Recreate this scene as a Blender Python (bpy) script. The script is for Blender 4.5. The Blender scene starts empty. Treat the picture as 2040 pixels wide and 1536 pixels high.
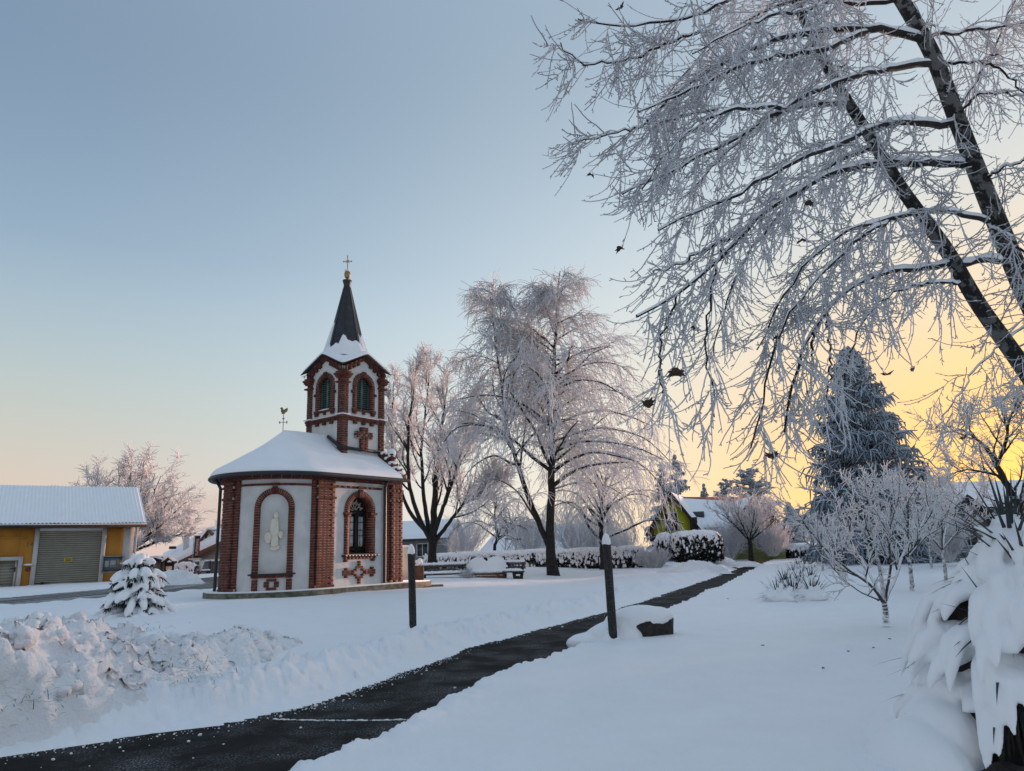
import bpy, math, random
import numpy as np
from mathutils import Matrix, Vector
R_ = math.radians
scene = bpy.context.scene
COL = scene.collection

# ------------------------------------------------------------------ camera
F_PX, EYE, PITCH, ROLL = 1400.0, 1.35, R_(13.25), R_(-2.0)
cam_data = bpy.data.cameras.new('camera')
cam_data.sensor_width = 36.0
cam_data.lens = 36.0 * F_PX / 2040.0
cam_data.clip_start, cam_data.clip_end = 0.05, 3000
cam = bpy.data.objects.new('camera', cam_data)
cam.matrix_world = Matrix.Translation((0, 0, EYE)) @ Matrix.Rotation(math.pi / 2 + PITCH, 4, 'X') @ Matrix.Rotation(ROLL, 4, 'Z')
COL.objects.link(cam)
scene.camera = cam

# ------------------------------------------------------------------ sky, sun, exposure
SUN_AZ, SUN_EL = R_(46), R_(3.3)          # azimuth to the right of +Y
world = bpy.data.worlds.new('World')
scene.world = world
world.use_nodes = True
wn, wl = world.node_tree.nodes, world.node_tree.links
wn.clear()
w_out = wn.new('ShaderNodeOutputWorld')
w_bg = wn.new('ShaderNodeBackground')
w_sky = wn.new('ShaderNodeTexSky')
w_sky.sky_type = 'NISHITA'
w_sky.sun_disc = False
w_sky.sun_elevation = SUN_EL
w_sky.sun_rotation = SUN_AZ
w_sky.altitude = 200
w_sky.air_density = 1.0
w_sky.dust_density = 1.0
w_sky.ozone_density = 1.0
def srgb(r, g, b):
    f = lambda c: (c / 255 / 12.92) if c <= 10 else ((c / 255 + 0.055) / 1.055) ** 2.4
    return (f(r), f(g), f(b), 1.0)
def wmath(op, a, b=None):
    n = wn.new('ShaderNodeMath'); n.operation = op
    for i, v in enumerate((a, b)):
        if v is None: continue
        if isinstance(v, (int, float)): n.inputs[i].default_value = v
        else: wl.new(v, n.inputs[i])
    return n.outputs[0]
def wramp(fac, stops):
    n = wn.new('ShaderNodeValToRGB'); e = n.color_ramp.elements
    n.color_ramp.interpolation = 'B_SPLINE'
    while len(e) < len(stops): e.new(0.5)
    for el, (p, c) in zip(e, stops): el.position = p; el.color = c
    wl.new(fac, n.inputs[0]); return n.outputs[0]
w_geo = wn.new('ShaderNodeNewGeometry')
w_neg = wn.new('ShaderNodeVectorMath'); w_neg.operation = 'SCALE'; w_neg.inputs['Scale'].default_value = -1.0
wl.new(w_geo.outputs['Incoming'], w_neg.inputs[0])
w_sep = wn.new('ShaderNodeSeparateXYZ'); wl.new(w_neg.outputs[0], w_sep.inputs[0])
w_dot = wn.new('ShaderNodeVectorMath'); w_dot.operation = 'DOT_PRODUCT'
w_st = wn.new('ShaderNodeVectorMath'); w_st.operation = 'MULTIPLY'; w_st.inputs[1].default_value = (1, 1, 2.5)
wl.new(w_neg.outputs[0], w_st.inputs[0])
w_nm = wn.new('ShaderNodeVectorMath'); w_nm.operation = 'NORMALIZE'; wl.new(w_st.outputs[0], w_nm.inputs[0])
wl.new(w_nm.outputs[0], w_dot.inputs[0])
GL = (math.sin(SUN_AZ) * math.cos(R_(5)), math.cos(SUN_AZ) * math.cos(R_(5)), math.sin(R_(5)))
w_dot.inputs[1].default_value = GL
elev = wmath('DIVIDE', wmath('ARCSINE', wmath('MAXIMUM', w_sep.outputs[2], 0.0)), math.pi / 2)
psi = wmath('DIVIDE', wmath('ARCCOSINE', wmath('MINIMUM', wmath('MAXIMUM', w_dot.outputs['Value'], -1.0), 1.0)), math.pi / 2)
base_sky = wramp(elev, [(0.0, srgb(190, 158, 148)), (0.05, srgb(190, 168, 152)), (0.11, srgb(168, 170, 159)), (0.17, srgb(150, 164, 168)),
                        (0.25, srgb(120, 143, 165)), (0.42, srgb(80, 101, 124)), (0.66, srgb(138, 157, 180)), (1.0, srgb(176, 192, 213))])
sun_sky = wramp(psi, [(0.0, srgb(232, 158, 56)), (0.14, srgb(222, 174, 86)), (0.31, srgb(221, 181, 132)), (0.44, srgb(206, 197, 180)),
                      (0.60, srgb(192, 203, 208)), (0.78, srgb(168, 182, 191)), (1.0, srgb(136, 153, 170))])
w_fac = wn.new('ShaderNodeMapRange'); w_fac.interpolation_type = 'SMOOTHSTEP'
w_fac.inputs['From Min'].default_value = 0.16; w_fac.inputs['From Max'].default_value = 1.12
w_fac.inputs['To Min'].default_value = 1.0; w_fac.inputs['To Max'].default_value = 0.0
wl.new(psi, w_fac.inputs['Value'])
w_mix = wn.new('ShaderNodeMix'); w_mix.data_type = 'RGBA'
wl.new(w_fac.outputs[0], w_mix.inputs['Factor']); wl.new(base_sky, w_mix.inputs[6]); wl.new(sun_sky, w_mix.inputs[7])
w_sc = wn.new('ShaderNodeMix'); w_sc.data_type = 'RGBA'; w_sc.blend_type = 'MULTIPLY'; w_sc.inputs['Factor'].default_value = 1.0
wl.new(w_sky.outputs[0], w_sc.inputs[6]); w_sc.inputs[7].default_value = (0.10, 0.10, 0.10, 1)
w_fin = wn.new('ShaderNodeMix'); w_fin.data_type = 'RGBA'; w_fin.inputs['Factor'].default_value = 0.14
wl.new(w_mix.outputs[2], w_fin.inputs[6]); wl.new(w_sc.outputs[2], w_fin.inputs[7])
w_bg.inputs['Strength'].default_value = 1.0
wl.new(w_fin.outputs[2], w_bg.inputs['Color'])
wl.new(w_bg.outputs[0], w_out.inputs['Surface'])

sun_data = bpy.data.lights.new('sun', 'SUN')
sun_data.energy = 4.0
sun_data.angle = R_(4.0)
sun_data.color = (1.0, 0.60, 0.44)
sun = bpy.data.objects.new('sun', sun_data)
sdir = Vector((math.sin(SUN_AZ) * math.cos(SUN_EL), math.cos(SUN_AZ) * math.cos(SUN_EL), math.sin(SUN_EL)))
sun.rotation_euler = (-sdir).to_track_quat('-Z', 'Y').to_euler()
sun.location = sdir * 100
COL.objects.link(sun)
vs = scene.view_settings
vs.view_transform, vs.look, vs.exposure, vs.gamma = 'Standard', 'None', 0.76, 1.0
vs.use_curve_mapping = False

# ------------------------------------------------------------------ helpers
rng = np.random.default_rng(11)
CAMM = np.array(cam.matrix_world)[:3, :3]
CAMP = np.array([0, 0, EYE])
def at(u, v, Y):
    """world point seen at photo pixel (u, v), at depth Y"""
    d = CAMM @ np.array([(u - 1020) / F_PX, -(v - 768) / F_PX, -1.0])
    return CAMP + d * (Y / d[1])
def atz(u, v, z):
    d = CAMM @ np.array([(u - 1020) / F_PX, -(v - 768) / F_PX, -1.0])
    return CAMP + d * ((z - EYE) / d[2])
def gx(u, Y, v=1110):
    return float(at(u, v, Y)[0])
def link(o, parent=None):
    COL.objects.link(o)
    if parent is not None: o.parent = parent
    return o
def tag(o, label=None, cat=None, group=None, kind=None):
    if label: o['label'] = label
    if cat: o['category'] = cat
    if group: o['group'] = group
    if kind: o['kind'] = kind
    return o
def empty(name, loc=(0, 0, 0), rz=0.0, label=None, cat=None, group=None):
    o = bpy.data.objects.new(name, None)
    o.location = [float(c) for c in loc]; o.rotation_euler = (0, 0, rz); o.empty_display_size = 0.2
    link(o); return tag(o, label, cat, group)
def mesh_np(name, V, Fs, mats, parent=None, smooth=False, midx=None, kind=None):
    V = np.ascontiguousarray(V, dtype=np.float32)
    me = bpy.data.meshes.new(name)
    me.vertices.add(len(V)); me.vertices.foreach_set('co', V.ravel())
    loops, starts, tot, n = [], [], [], 0
    for F in Fs:
        F = np.asarray(F, dtype=np.int32)
        if len(F) == 0: continue
        k = F.shape[1]
        loops.append(F.ravel()); starts.append(n + np.arange(len(F)) * k); tot.append(np.full(len(F), k)); n += F.size
    loops = np.concatenate(loops).astype(np.int32); starts = np.concatenate(starts).astype(np.int32); tot = np.concatenate(tot).astype(np.int32)
    me.loops.add(len(loops)); me.loops.foreach_set('vertex_index', loops)
    me.polygons.add(len(starts)); me.polygons.foreach_set('loop_start', starts)
    try: me.polygons.foreach_set('loop_total', tot)
    except Exception: pass
    if smooth: me.polygons.foreach_set('use_smooth', np.ones(len(starts), dtype=bool))
    for m in (mats if isinstance(mats, (list, tuple)) else [mats]): me.materials.append(m)
    if midx is not None: me.polygons.foreach_set('material_index', np.asarray(midx, dtype=np.int32))
    me.update(calc_edges=True); me.validate()
    o = bpy.data.objects.new(name, me); link(o, parent)
    if kind: o['kind'] = kind
    return o
BOXF = np.array([[0, 3, 2, 1], [4, 5, 6, 7], [0, 1, 5, 4], [1, 2, 6, 5], [2, 3, 7, 6], [3, 0, 4, 7]])
BOXV = np.array([[-1, -1, -1], [1, -1, -1], [1, 1, -1], [-1, 1, -1], [-1, -1, 1], [1, -1, 1], [1, 1, 1], [-1, 1, 1]], float)
def rotz(a):
    c, s = math.cos(a), math.sin(a); return np.array([[c, -s, 0], [s, c, 0], [0, 0, 1.0]])
def rotx(a):
    c, s = math.cos(a), math.sin(a); return np.array([[1.0, 0, 0], [0, c, -s], [0, s, c]])
def roty(a):
    c, s = math.cos(a), math.sin(a); return np.array([[c, 0, s], [0, 1.0, 0], [-s, 0, c]])
class MB:
    def __init__(s): s.V, s.F4, s.F3, s.n = [], [], [], 0
    def add(s, V, F):
        F = np.asarray(F)
        (s.F4 if F.shape[1] == 4 else s.F3).append(F + s.n)
        s.V.append(np.asarray(V, float)); s.n += len(V); return s
    def box(s, c, size, M=None):
        V = BOXV * (np.asarray(size, float) / 2)
        if M is not None: V = V @ np.asarray(M).T
        return s.add(V + np.asarray(c, float), BOXF)
    def bar(s, p, q, w, h=None, up=(0, 0, 1)):
        """a rectangular bar from p to q, w wide, h tall"""
        p, q = np.asarray(p, float), np.asarray(q, float); h = h or w
        d = q - p; L = np.linalg.norm(d); d = d / L
        u = np.asarray(up, float)
        if abs(u @ d) > .98: u = np.array([1.0, 0, 0])
        x = np.cross(d, u); x /= np.linalg.norm(x); z = np.cross(x, d)
        M = np.stack([x, d, z], 1)
        return s.add((BOXV * [w / 2, L / 2, h / 2]) @ M.T + (p + q) / 2, BOXF)
    def tube(s, P, R, k=8, cap=True):
        P = np.asarray(P, float); R = np.broadcast_to(np.asarray(R, float), (len(P),))
        V, F = tubes(P[None], R[None], k); s.add(V, F)
        if cap:
            n = len(P)
            for i, rev in ((0, True), (n - 1, False)):
                c = np.vstack([P[i][None], V[i * k:(i + 1) * k]])
                f = np.array([[0, 1 + j, 1 + (j + 1) % k] for j in range(k)])
                s.add(c, f[:, ::-1] if rev else f)
        return s
    def lathe(s, prof, k=16, c=(0, 0, 0), sx=1.0, sy=1.0, a0=0.0):
        a = np.arange(k) / k * 2 * math.pi + a0; V = []
        for r, z in prof: V.append(np.stack([np.cos(a) * r * sx, np.sin(a) * r * sy, np.full(k, z)], 1))
        V = np.concatenate(V) + np.asarray(c, float); F = []
        for i in range(len(prof) - 1):
            for j in range(k): F.append((i * k + j, i * k + (j + 1) % k, (i + 1) * k + (j + 1) % k, (i + 1) * k + j))
        return s.add(V, np.array(F))
    def blob(s, c, r, M=None, k=10, m=6, lump=0.0, seed=0):
        r = np.broadcast_to(np.asarray(r, float), (3,))
        t = np.linspace(0, math.pi, m + 1); a = np.arange(k) / k * 2 * math.pi
        T, A = np.meshgrid(t, a, indexing='ij')
        U = np.stack([np.sin(T) * np.cos(A), np.sin(T) * np.sin(A), np.cos(T)], -1).reshape(-1, 3)
        if lump:
            U = U * (1 + lump * (noise3(U * 1.7 + seed * 3.1 + 5) - .5) * 2)[:, None]
        V = U * r
        if M is not None: V = V @ np.asarray(M).T
        F = []
        for i in range(m):
            for j in range(k): F.append((i * k + j, (i + 1) * k + j, (i + 1) * k + (j + 1) % k, i * k + (j + 1) % k))
        return s.add(V + np.asarray(c, float), np.array(F))
    def poly_prism(s, pts, d):
        """pts: closed planar polygon (n,3); d: extrusion vector. convex or star-shaped about its centroid"""
        P = np.asarray(pts, float); n = len(P); Q = P + np.asarray(d, float)
        V = np.vstack([P, Q, P.mean(0)[None], Q.mean(0)[None]])
        return s.add2(V, [[i, (i + 1) % n, n + (i + 1) % n, n + i] for i in range(n)], [[2 * n, (i + 1) % n, i] for i in range(n)] + [[2 * n + 1, n + i, n + (i + 1) % n] for i in range(n)])
    def add2(s, V, F4, F3):
        s.F4.append(np.asarray(F4) + s.n); s.F3.append(np.asarray(F3) + s.n); s.V.append(np.asarray(V, float)); s.n += len(V); return s
    def quad(s, a, b, c, d): return s.add(np.array([a, b, c, d], float), np.array([[0, 1, 2, 3]]))
    def arrays(s):
        return np.concatenate(s.V), [np.concatenate(x) for x in (s.F4, s.F3) if x]
    def build(s, name, mat, parent=None, smooth=False, kind=None, off=None):
        V, Fs = s.arrays()
        if off is not None: V = V - np.asarray(off, float)
        return mesh_np(name, V, Fs, mat, parent, smooth, kind=kind)
def tubes(P, R, k=4):
    B, n, _ = P.shape
    T = np.gradient(P, axis=1); T /= np.linalg.norm(T, axis=2, keepdims=True) + 1e-9
    mean = P[:, -1] - P[:, 0]; mean /= np.linalg.norm(mean, axis=1, keepdims=True) + 1e-9
    ref = np.where(np.abs(mean[:, 2:3]) < .8, [[0, 0, 1.0]], [[1.0, 0, 0]])[:, None, :]
    N = ref - (ref * T).sum(2, keepdims=True) * T; N /= np.linalg.norm(N, axis=2, keepdims=True) + 1e-9
    Bn = np.cross(T, N)
    a = np.arange(k) / k * 2 * math.pi + .4
    V = P[:, :, None, :] + R[:, :, None, None] * (np.cos(a)[None, None, :, None] * N[:, :, None, :] + np.sin(a)[None, None, :, None] * Bn[:, :, None, :])
    V = V.reshape(-1, 3)
    i = np.arange(n - 1)[:, None] * k; j = np.arange(k)[None, :]; j2 = (j + 1) % k
    q = np.stack([i + j, i + j2, i + k + j2, i + k + j], -1).reshape(-1, 4)
    F = (q[None] + (np.arange(B) * n * k)[:, None, None]).reshape(-1, 4)
    return V, F
# ---- noise (numpy)
_pt = np.random.default_rng(3).random(4096)
def _h2(ix, iy): return _pt[(ix * 131 + iy * 2917 + (ix * iy) % 577 * 7) % 4096]
def noise2(x, y):
    x = np.asarray(x, float); y = np.asarray(y, float)
    ix, iy = np.floor(x).astype(int), np.floor(y).astype(int); fx, fy = x - ix, y - iy
    fx = fx * fx * fx * (fx * (fx * 6 - 15) + 10); fy = fy * fy * fy * (fy * (fy * 6 - 15) + 10)
    return (_h2(ix, iy) * (1 - fx) + _h2(ix + 1, iy) * fx) * (1 - fy) + (_h2(ix, iy + 1) * (1 - fx) + _h2(ix + 1, iy + 1) * fx) * fy
def fbm(x, y, o=4, g=.5):
    s, a, t = 0, 1.0, 0
    for i in range(o):
        s = s + a * noise2(x * 2 ** i + 17.3 * i, y * 2 ** i - 9.1 * i); t += a; a *= g
    return s / t
def noise3(P):
    return (noise2(P[..., 0] + P[..., 2] * .37, P[..., 1] - P[..., 2] * .71) + noise2(P[..., 1] * .9 + 31, P[..., 2] * 1.1 + P[..., 0] * .4)) / 2
def worley(x, y):
    ix, iy = np.floor(x).astype(int), np.floor(y).astype(int); best = np.full(np.shape(x), 9.0)
    for dx in (-1, 0, 1):
        for dy in (-1, 0, 1):
            cx, cy = ix + dx, iy + dy
            px, py = cx + _h2(cx, cy), cy + _h2(cx + 57, cy + 113)
            best = np.minimum(best, (px - x) ** 2 + (py - y) ** 2)
    return np.sqrt(best)
def sstep(a, b, x):
    t = np.clip((x - a) / (b - a), 0, 1); return t * t * (3 - 2 * t)

# ------------------------------------------------------------------ materials
def new_mat(name):
    m = bpy.data.materials.new(name); m.use_nodes = True
    return m, m.node_tree.nodes, m.node_tree.links, m.node_tree.nodes['Principled BSDF']
def node_noise(N, L, scale, detail=4, rough=.6, coord='Object', dist=0.0, vec=None):
    n = N.new('ShaderNodeTexNoise'); n.inputs['Scale'].default_value = scale; n.inputs['Detail'].default_value = detail
    n.inputs['Roughness'].default_value = rough; n.inputs['Distortion'].default_value = dist
    if vec is None:
        c = N.new('ShaderNodeNewGeometry'); L.new(c.outputs['Position'], n.inputs['Vector'])
    else: L.new(vec, n.inputs['Vector'])
    return n.outputs['Fac']
def node_ramp(N, L, fac, stops, interp='LINEAR'):
    r = N.new('ShaderNodeValToRGB'); e = r.color_ramp.elements; r.color_ramp.interpolation = interp
    while len(e) < len(stops): e.new(.5)
    for el, (p, c) in zip(e, stops): el.position = p; el.color = (*c[:3], 1)
    L.new(fac, r.inputs[0]); return r.outputs[0]
def node_bump(N, L, b, height, strength, dist):
    n = N.new('ShaderNodeBump'); n.inputs['Strength'].default_value = strength; n.inputs['Distance'].default_value = dist
    L.new(height, n.inputs['Height']); L.new(n.outputs[0], b.inputs['Normal'])
def mat(name, c1, c2=None, rough=.6, scale=6, bump=0, bscale=40, metal=0, bdist=.01, lo=.35, hi=.65):
    m, N, L, b = new_mat(name)
    b.inputs['Roughness'].default_value = rough; b.inputs['Metallic'].default_value = metal
    if c2 is None: b.inputs['Base Color'].default_value = (*c1, 1)
    else: L.new(node_ramp(N, L, node_noise(N, L, scale), [(lo, c1), (hi, c2)]), b.inputs['Base Color'])
    if bump: node_bump(N, L, b, node_noise(N, L, bscale, 6, .7), bump, bdist)
    return m
def mat_snow(name, c=(.91, .925, .95), b1=14, b2=90, s=.45, d=.03, dirt=0.0):
    m, N, L, b = new_mat(name)
    b.inputs['Roughness'].default_value = .6
    b.inputs['Specular IOR Level'].default_value = .25
    col = node_ramp(N, L, node_noise(N, L, 2.2, 5), [(.3, tuple(x * .955 for x in c)), (.7, c)])
    if dirt:
        mx = N.new('ShaderNodeMix'); mx.data_type = 'RGBA'
        L.new(node_ramp(N, L, node_noise(N, L, 3.1, 8, .75), [(.56, (0, 0, 0)), (.74, (dirt,) * 3)]), mx.inputs['Factor'])
        L.new(col, mx.inputs[6]); mx.inputs[7].default_value = (.16, .13, .10, 1); col = mx.outputs[2]
    L.new(col, b.inputs['Base Color'])
    ma = N.new('ShaderNodeMath'); ma.operation = 'MULTIPLY_ADD'
    L.new(node_noise(N, L, b2, 3, .7), ma.inputs[0]); ma.inputs[1].default_value = .35
    L.new(node_noise(N, L, b1, 5, .6), ma.inputs[2])
    node_bump(N, L, b, ma.outputs[0], s, d)
    return m
def mat_frost(name, bark, frost, lo=-.35, hi=.25, amt=.5, nscale=30, thru=.4):
    """bark that carries rime: thick on upper faces, thin and patchy below"""
    m, N, L, b = new_mat(name)
    b.inputs['Roughness'].default_value = .75; b.inputs['Specular IOR Level'].default_value = .2
    g = N.new('ShaderNodeNewGeometry'); sp = N.new('ShaderNodeSeparateXYZ'); L.new(g.outputs['Normal'], sp.inputs[0])
    ma = N.new('ShaderNodeMath'); ma.operation = 'MULTIPLY_ADD'
    L.new(node_noise(N, L, nscale, 3), ma.inputs[0]); ma.inputs[1].default_value = amt * 2; L.new(sp.outputs[2], ma.inputs[2])
    mr = N.new('ShaderNodeMapRange'); L.new(ma.outputs[0], mr.inputs[0])
    mr.inputs['From Min'].default_value = lo + amt; mr.inputs['From Max'].default_value = hi + amt
    L.new(node_ramp(N, L, mr.outputs[0], [(0, bark), (1, frost)]), b.inputs['Base Color'])
    if thru:
        tl = N.new('ShaderNodeBsdfTranslucent'); tl.inputs[0].default_value = (*frost, 1); mxs = N.new('ShaderNodeMixShader'); mu = N.new('ShaderNodeMath'); mu.operation = 'MULTIPLY'; mu.inputs[1].default_value = thru
        L.new(mr.outputs[0], mu.inputs[0]); L.new(mu.outputs[0], mxs.inputs[0]); L.new(b.outputs[0], mxs.inputs[1]); L.new(tl.outputs[0], mxs.inputs[2]); L.new(mxs.outputs[0], N['Material Output'].inputs[0])
    return m
M = {}
M['snow'] = mat_snow('snow')
M['snow_soft'] = mat_snow('snow_soft', b1=10, s=.3, d=.02)
M['snow_rough'] = mat_snow('snow_rough', c=(.90, .91, .935), b1=22, b2=70, s=.7, d=.04, dirt=.28)
M['roof_snow'] = mat_snow('roof_snow', b1=5, b2=60, s=.2, d=.03)
M['twig'] = mat_frost('twig', (.34, .32, .31), (.88, .89, .92), -1.0, -.3, .45, 40)
M['twig_near'] = mat_frost('twig_near', (.30, .285, .28), (.86, .87, .90), -.85, -.1, .45, 60)
M['bark'] = mat('bark', (.008, .007, .006), (.032, .027, .023), .9, 9, .8, 28, bdist=.03)
M['bark_pale'] = mat('bark_pale', (.014, .013, .011), (.15, .15, .145), .85, 8, .9, 22, bdist=.04, lo=.49, hi=.56)
M['bark_snow'] = mat_frost('bark_snow', (.06, .055, .05), (.8, .82, .86), -.3, .4, .5, 14, 0)
M['rime'] = mat_frost('rime', (.55, .55, .57), (.9, .91, .93), -.9, -.2, .4, 40)
M['plaster'] = mat('plaster', (.52, .52, .51), (.64, .64, .635), .85, 2.2, .15, 60, lo=.3, hi=.62)
M['mortar'] = mat('mortar', (.34, .26, .23), (.48, .39, .35), .9, 14, .2, 90)
M['gutter'] = mat('gutter', (.012, .013, .016), (.022, .024, .03), .45, 5)
M['slate'] = mat('slate', (.013, .014, .017), (.03, .031, .035), .5, 6, .15, 30)
M['stone'] = mat('stone', (.07, .07, .045), (.2, .19, .15), .9, 6, .5, 30)
M['gold'] = mat('gold', (.42, .30, .12), (.25, .18, .09), .45, 8, metal=.6)
M['statue'] = mat('statue', (.74, .69, .57), (.62, .58, .47), .8, 8, .15, 50)
M['green_wood'] = mat('green_wood', (.07, .12, .105), (.11, .17, .15), .6, 5)
M['dark'] = mat('dark', (.008, .008, .009), (.015, .014, .013), .7, 5)
M['iron'] = mat('iron', (.012, .012, .013), None, .5)
M['curtain'] = mat('curtain', (.42, .42, .42), (.55, .55, .55), .9, 9)
M['wood_dark'] = mat('wood_dark', (.012, .010, .009), (.038, .031, .027), .8, 12, .6, 40, bdist=.02)
M['wood_grey'] = mat('wood_grey', (.05, .045, .042), (.13, .12, .11), .85, 10, .5, 30)
M['wood_brown'] = mat('wood_brown', (.10, .045, .025), (.17, .08, .045), .7, 8)
M['leaf_dead'] = mat('leaf_dead', (.035, .02, .014), (.08, .045, .03), .8, 20)
M['orange'] = mat('orange', (.40, .17, .022), (.47, .21, .03), .85, 1.5, .1, 50)
M['trim'] = mat('trim', (.46, .45, .44), (.54, .53, .52), .8, 3)
M['door_grey'] = mat('door_grey', (.25, .24, .195), (.29, .28, .23), .55, 2)
M['steel'] = mat('steel', (.22, .25, .27), (.3, .33, .35), .4, 3, metal=.2)
M['white_paint'] = mat('white_paint', (.6, .6, .6), (.68, .68, .67), .6, 3)
M['glass'] = mat('glass', (.02, .025, .03), (.05, .055, .06), .08, 2)
M['olive'] = mat('olive', (.20, .21, .07), (.27, .28, .11), .85, 2)
M['lime'] = mat('lime', (.48, .50, .02), (.55, .57, .03), .8, 2)
M['tile'] = mat('tile', (.16, .045, .03), (.25, .08, .05), .8, 10)
M['cream'] = mat('cream', (.55, .50, .42), (.62, .57, .49), .85, 2)
M['house_grey'] = mat('house_grey', (.16, .16, .16), (.24, .24, .235), .85, 2)
M['needle'] = mat_frost('needle', (.018, .036, .042), (.50, .60, .70), -.95, .35, .6, 10, .15)
M['needle_dark'] = mat_frost('needle_dark', (.008, .014, .011), (.45, .5, .55), .25, 1.2, .45, 18, 0)
M['hedge_leaf'] = mat_frost('hedge_leaf', (.006, .010, .008), (.8, .82, .86), .35, 1.15, .6, 9, 0)
M['hedge_core'] = mat('hedge_core', (.004, .006, .005), None, 1)
M['yucca'] = mat('yucca', (.012, .017, .017), (.04, .05, .05), .6, 20)
def brick_material():
    m, N, L, b = new_mat('brick')
    b.inputs['Roughness'].default_value = .8
    oi = N.new('ShaderNodeObjectInfo')
    c1 = node_ramp(N, L, node_noise(N, L, 7.5, 2, .5), [(.3, (.060, .014, .009)), (.5, (.112, .028, .016)), (.7, (.175, .048, .027))])
    mx = N.new('ShaderNodeMix'); mx.data_type = 'RGBA'; mx.blend_type = 'MULTIPLY'; mx.inputs['Factor'].default_value = 1
    L.new(c1, mx.inputs[6]); L.new(node_ramp(N, L, oi.outputs['Random'], [(0, (.82, .80, .8)), (1, (1.12, 1.1, 1.1))]), mx.inputs[7])
    mx2 = N.new('ShaderNodeMix'); mx2.data_type = 'RGBA'; mx2.blend_type = 'MULTIPLY'; mx2.inputs['Factor'].default_value = 1
    L.new(mx.outputs[2], mx2.inputs[6]); L.new(node_ramp(N, L, node_noise(N, L, 60, 4, .7), [(.3, (.7, .7, .7)), (.7, (1.15, 1.15, 1.15))]), mx2.inputs[7])
    L.new(mx2.outputs[2], b.inputs['Base Color'])
    node_bump(N, L, b, node_noise(N, L, 80, 4, .7), .3, .006)
    return m
M['brick'] = brick_material()

# ------------------------------------------------------------------ ground, path, road
LEDGE = np.array([(-16, 2.4), (-9.0, 4.1), (-5.6, 4.95), (-3.85, 5.61), (-3.2, 6.05), (-2.52, 6.38), (-1.92, 7.19), (-1.4, 8.7), (-.77, 10.61), (.58, 13.43), (1.72, 15.39), (4.0, 20.46), (8.99, 32.13), (13.2, 42.5)])
REDGE = np.array([(-12, -2.5), (-4.2, 1.6), (-2.2, 3.7), (-1.44, 4.96), (-1.19, 5.6), (-.98, 6.37), (-.23, 8.46), (1.06, 11.07), (3.27, 16.3), (5.98, 22.63), (11.84, 36.79), (14.6, 43.5)]) * .945
def sdist(px, py, line):
    """distance to a polyline, positive on its left"""
    best = np.full(px.shape, 1e9); sg = np.zeros(px.shape)
    for (x0, y0), (x1, y1) in zip(line[:-1], line[1:]):
        dx, dy = x1 - x0, y1 - y0; t = np.clip(((px - x0) * dx + (py - y0) * dy) / (dx * dx + dy * dy), 0, 1)
        qx, qy = px - x0 - t * dx, py - y0 - t * dy; d = qx * qx + qy * qy
        cr = dx * (py - y0) - dy * (px - x0)
        m = d < best; best = np.where(m, d, best); sg = np.where(m, np.sign(cr), sg)
    return np.sqrt(best) * sg
CH_O, CH_TH, CH_W, CH_Z = np.array([-7.103, 21.493]), R_(53.76), 1.679, .521
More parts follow.
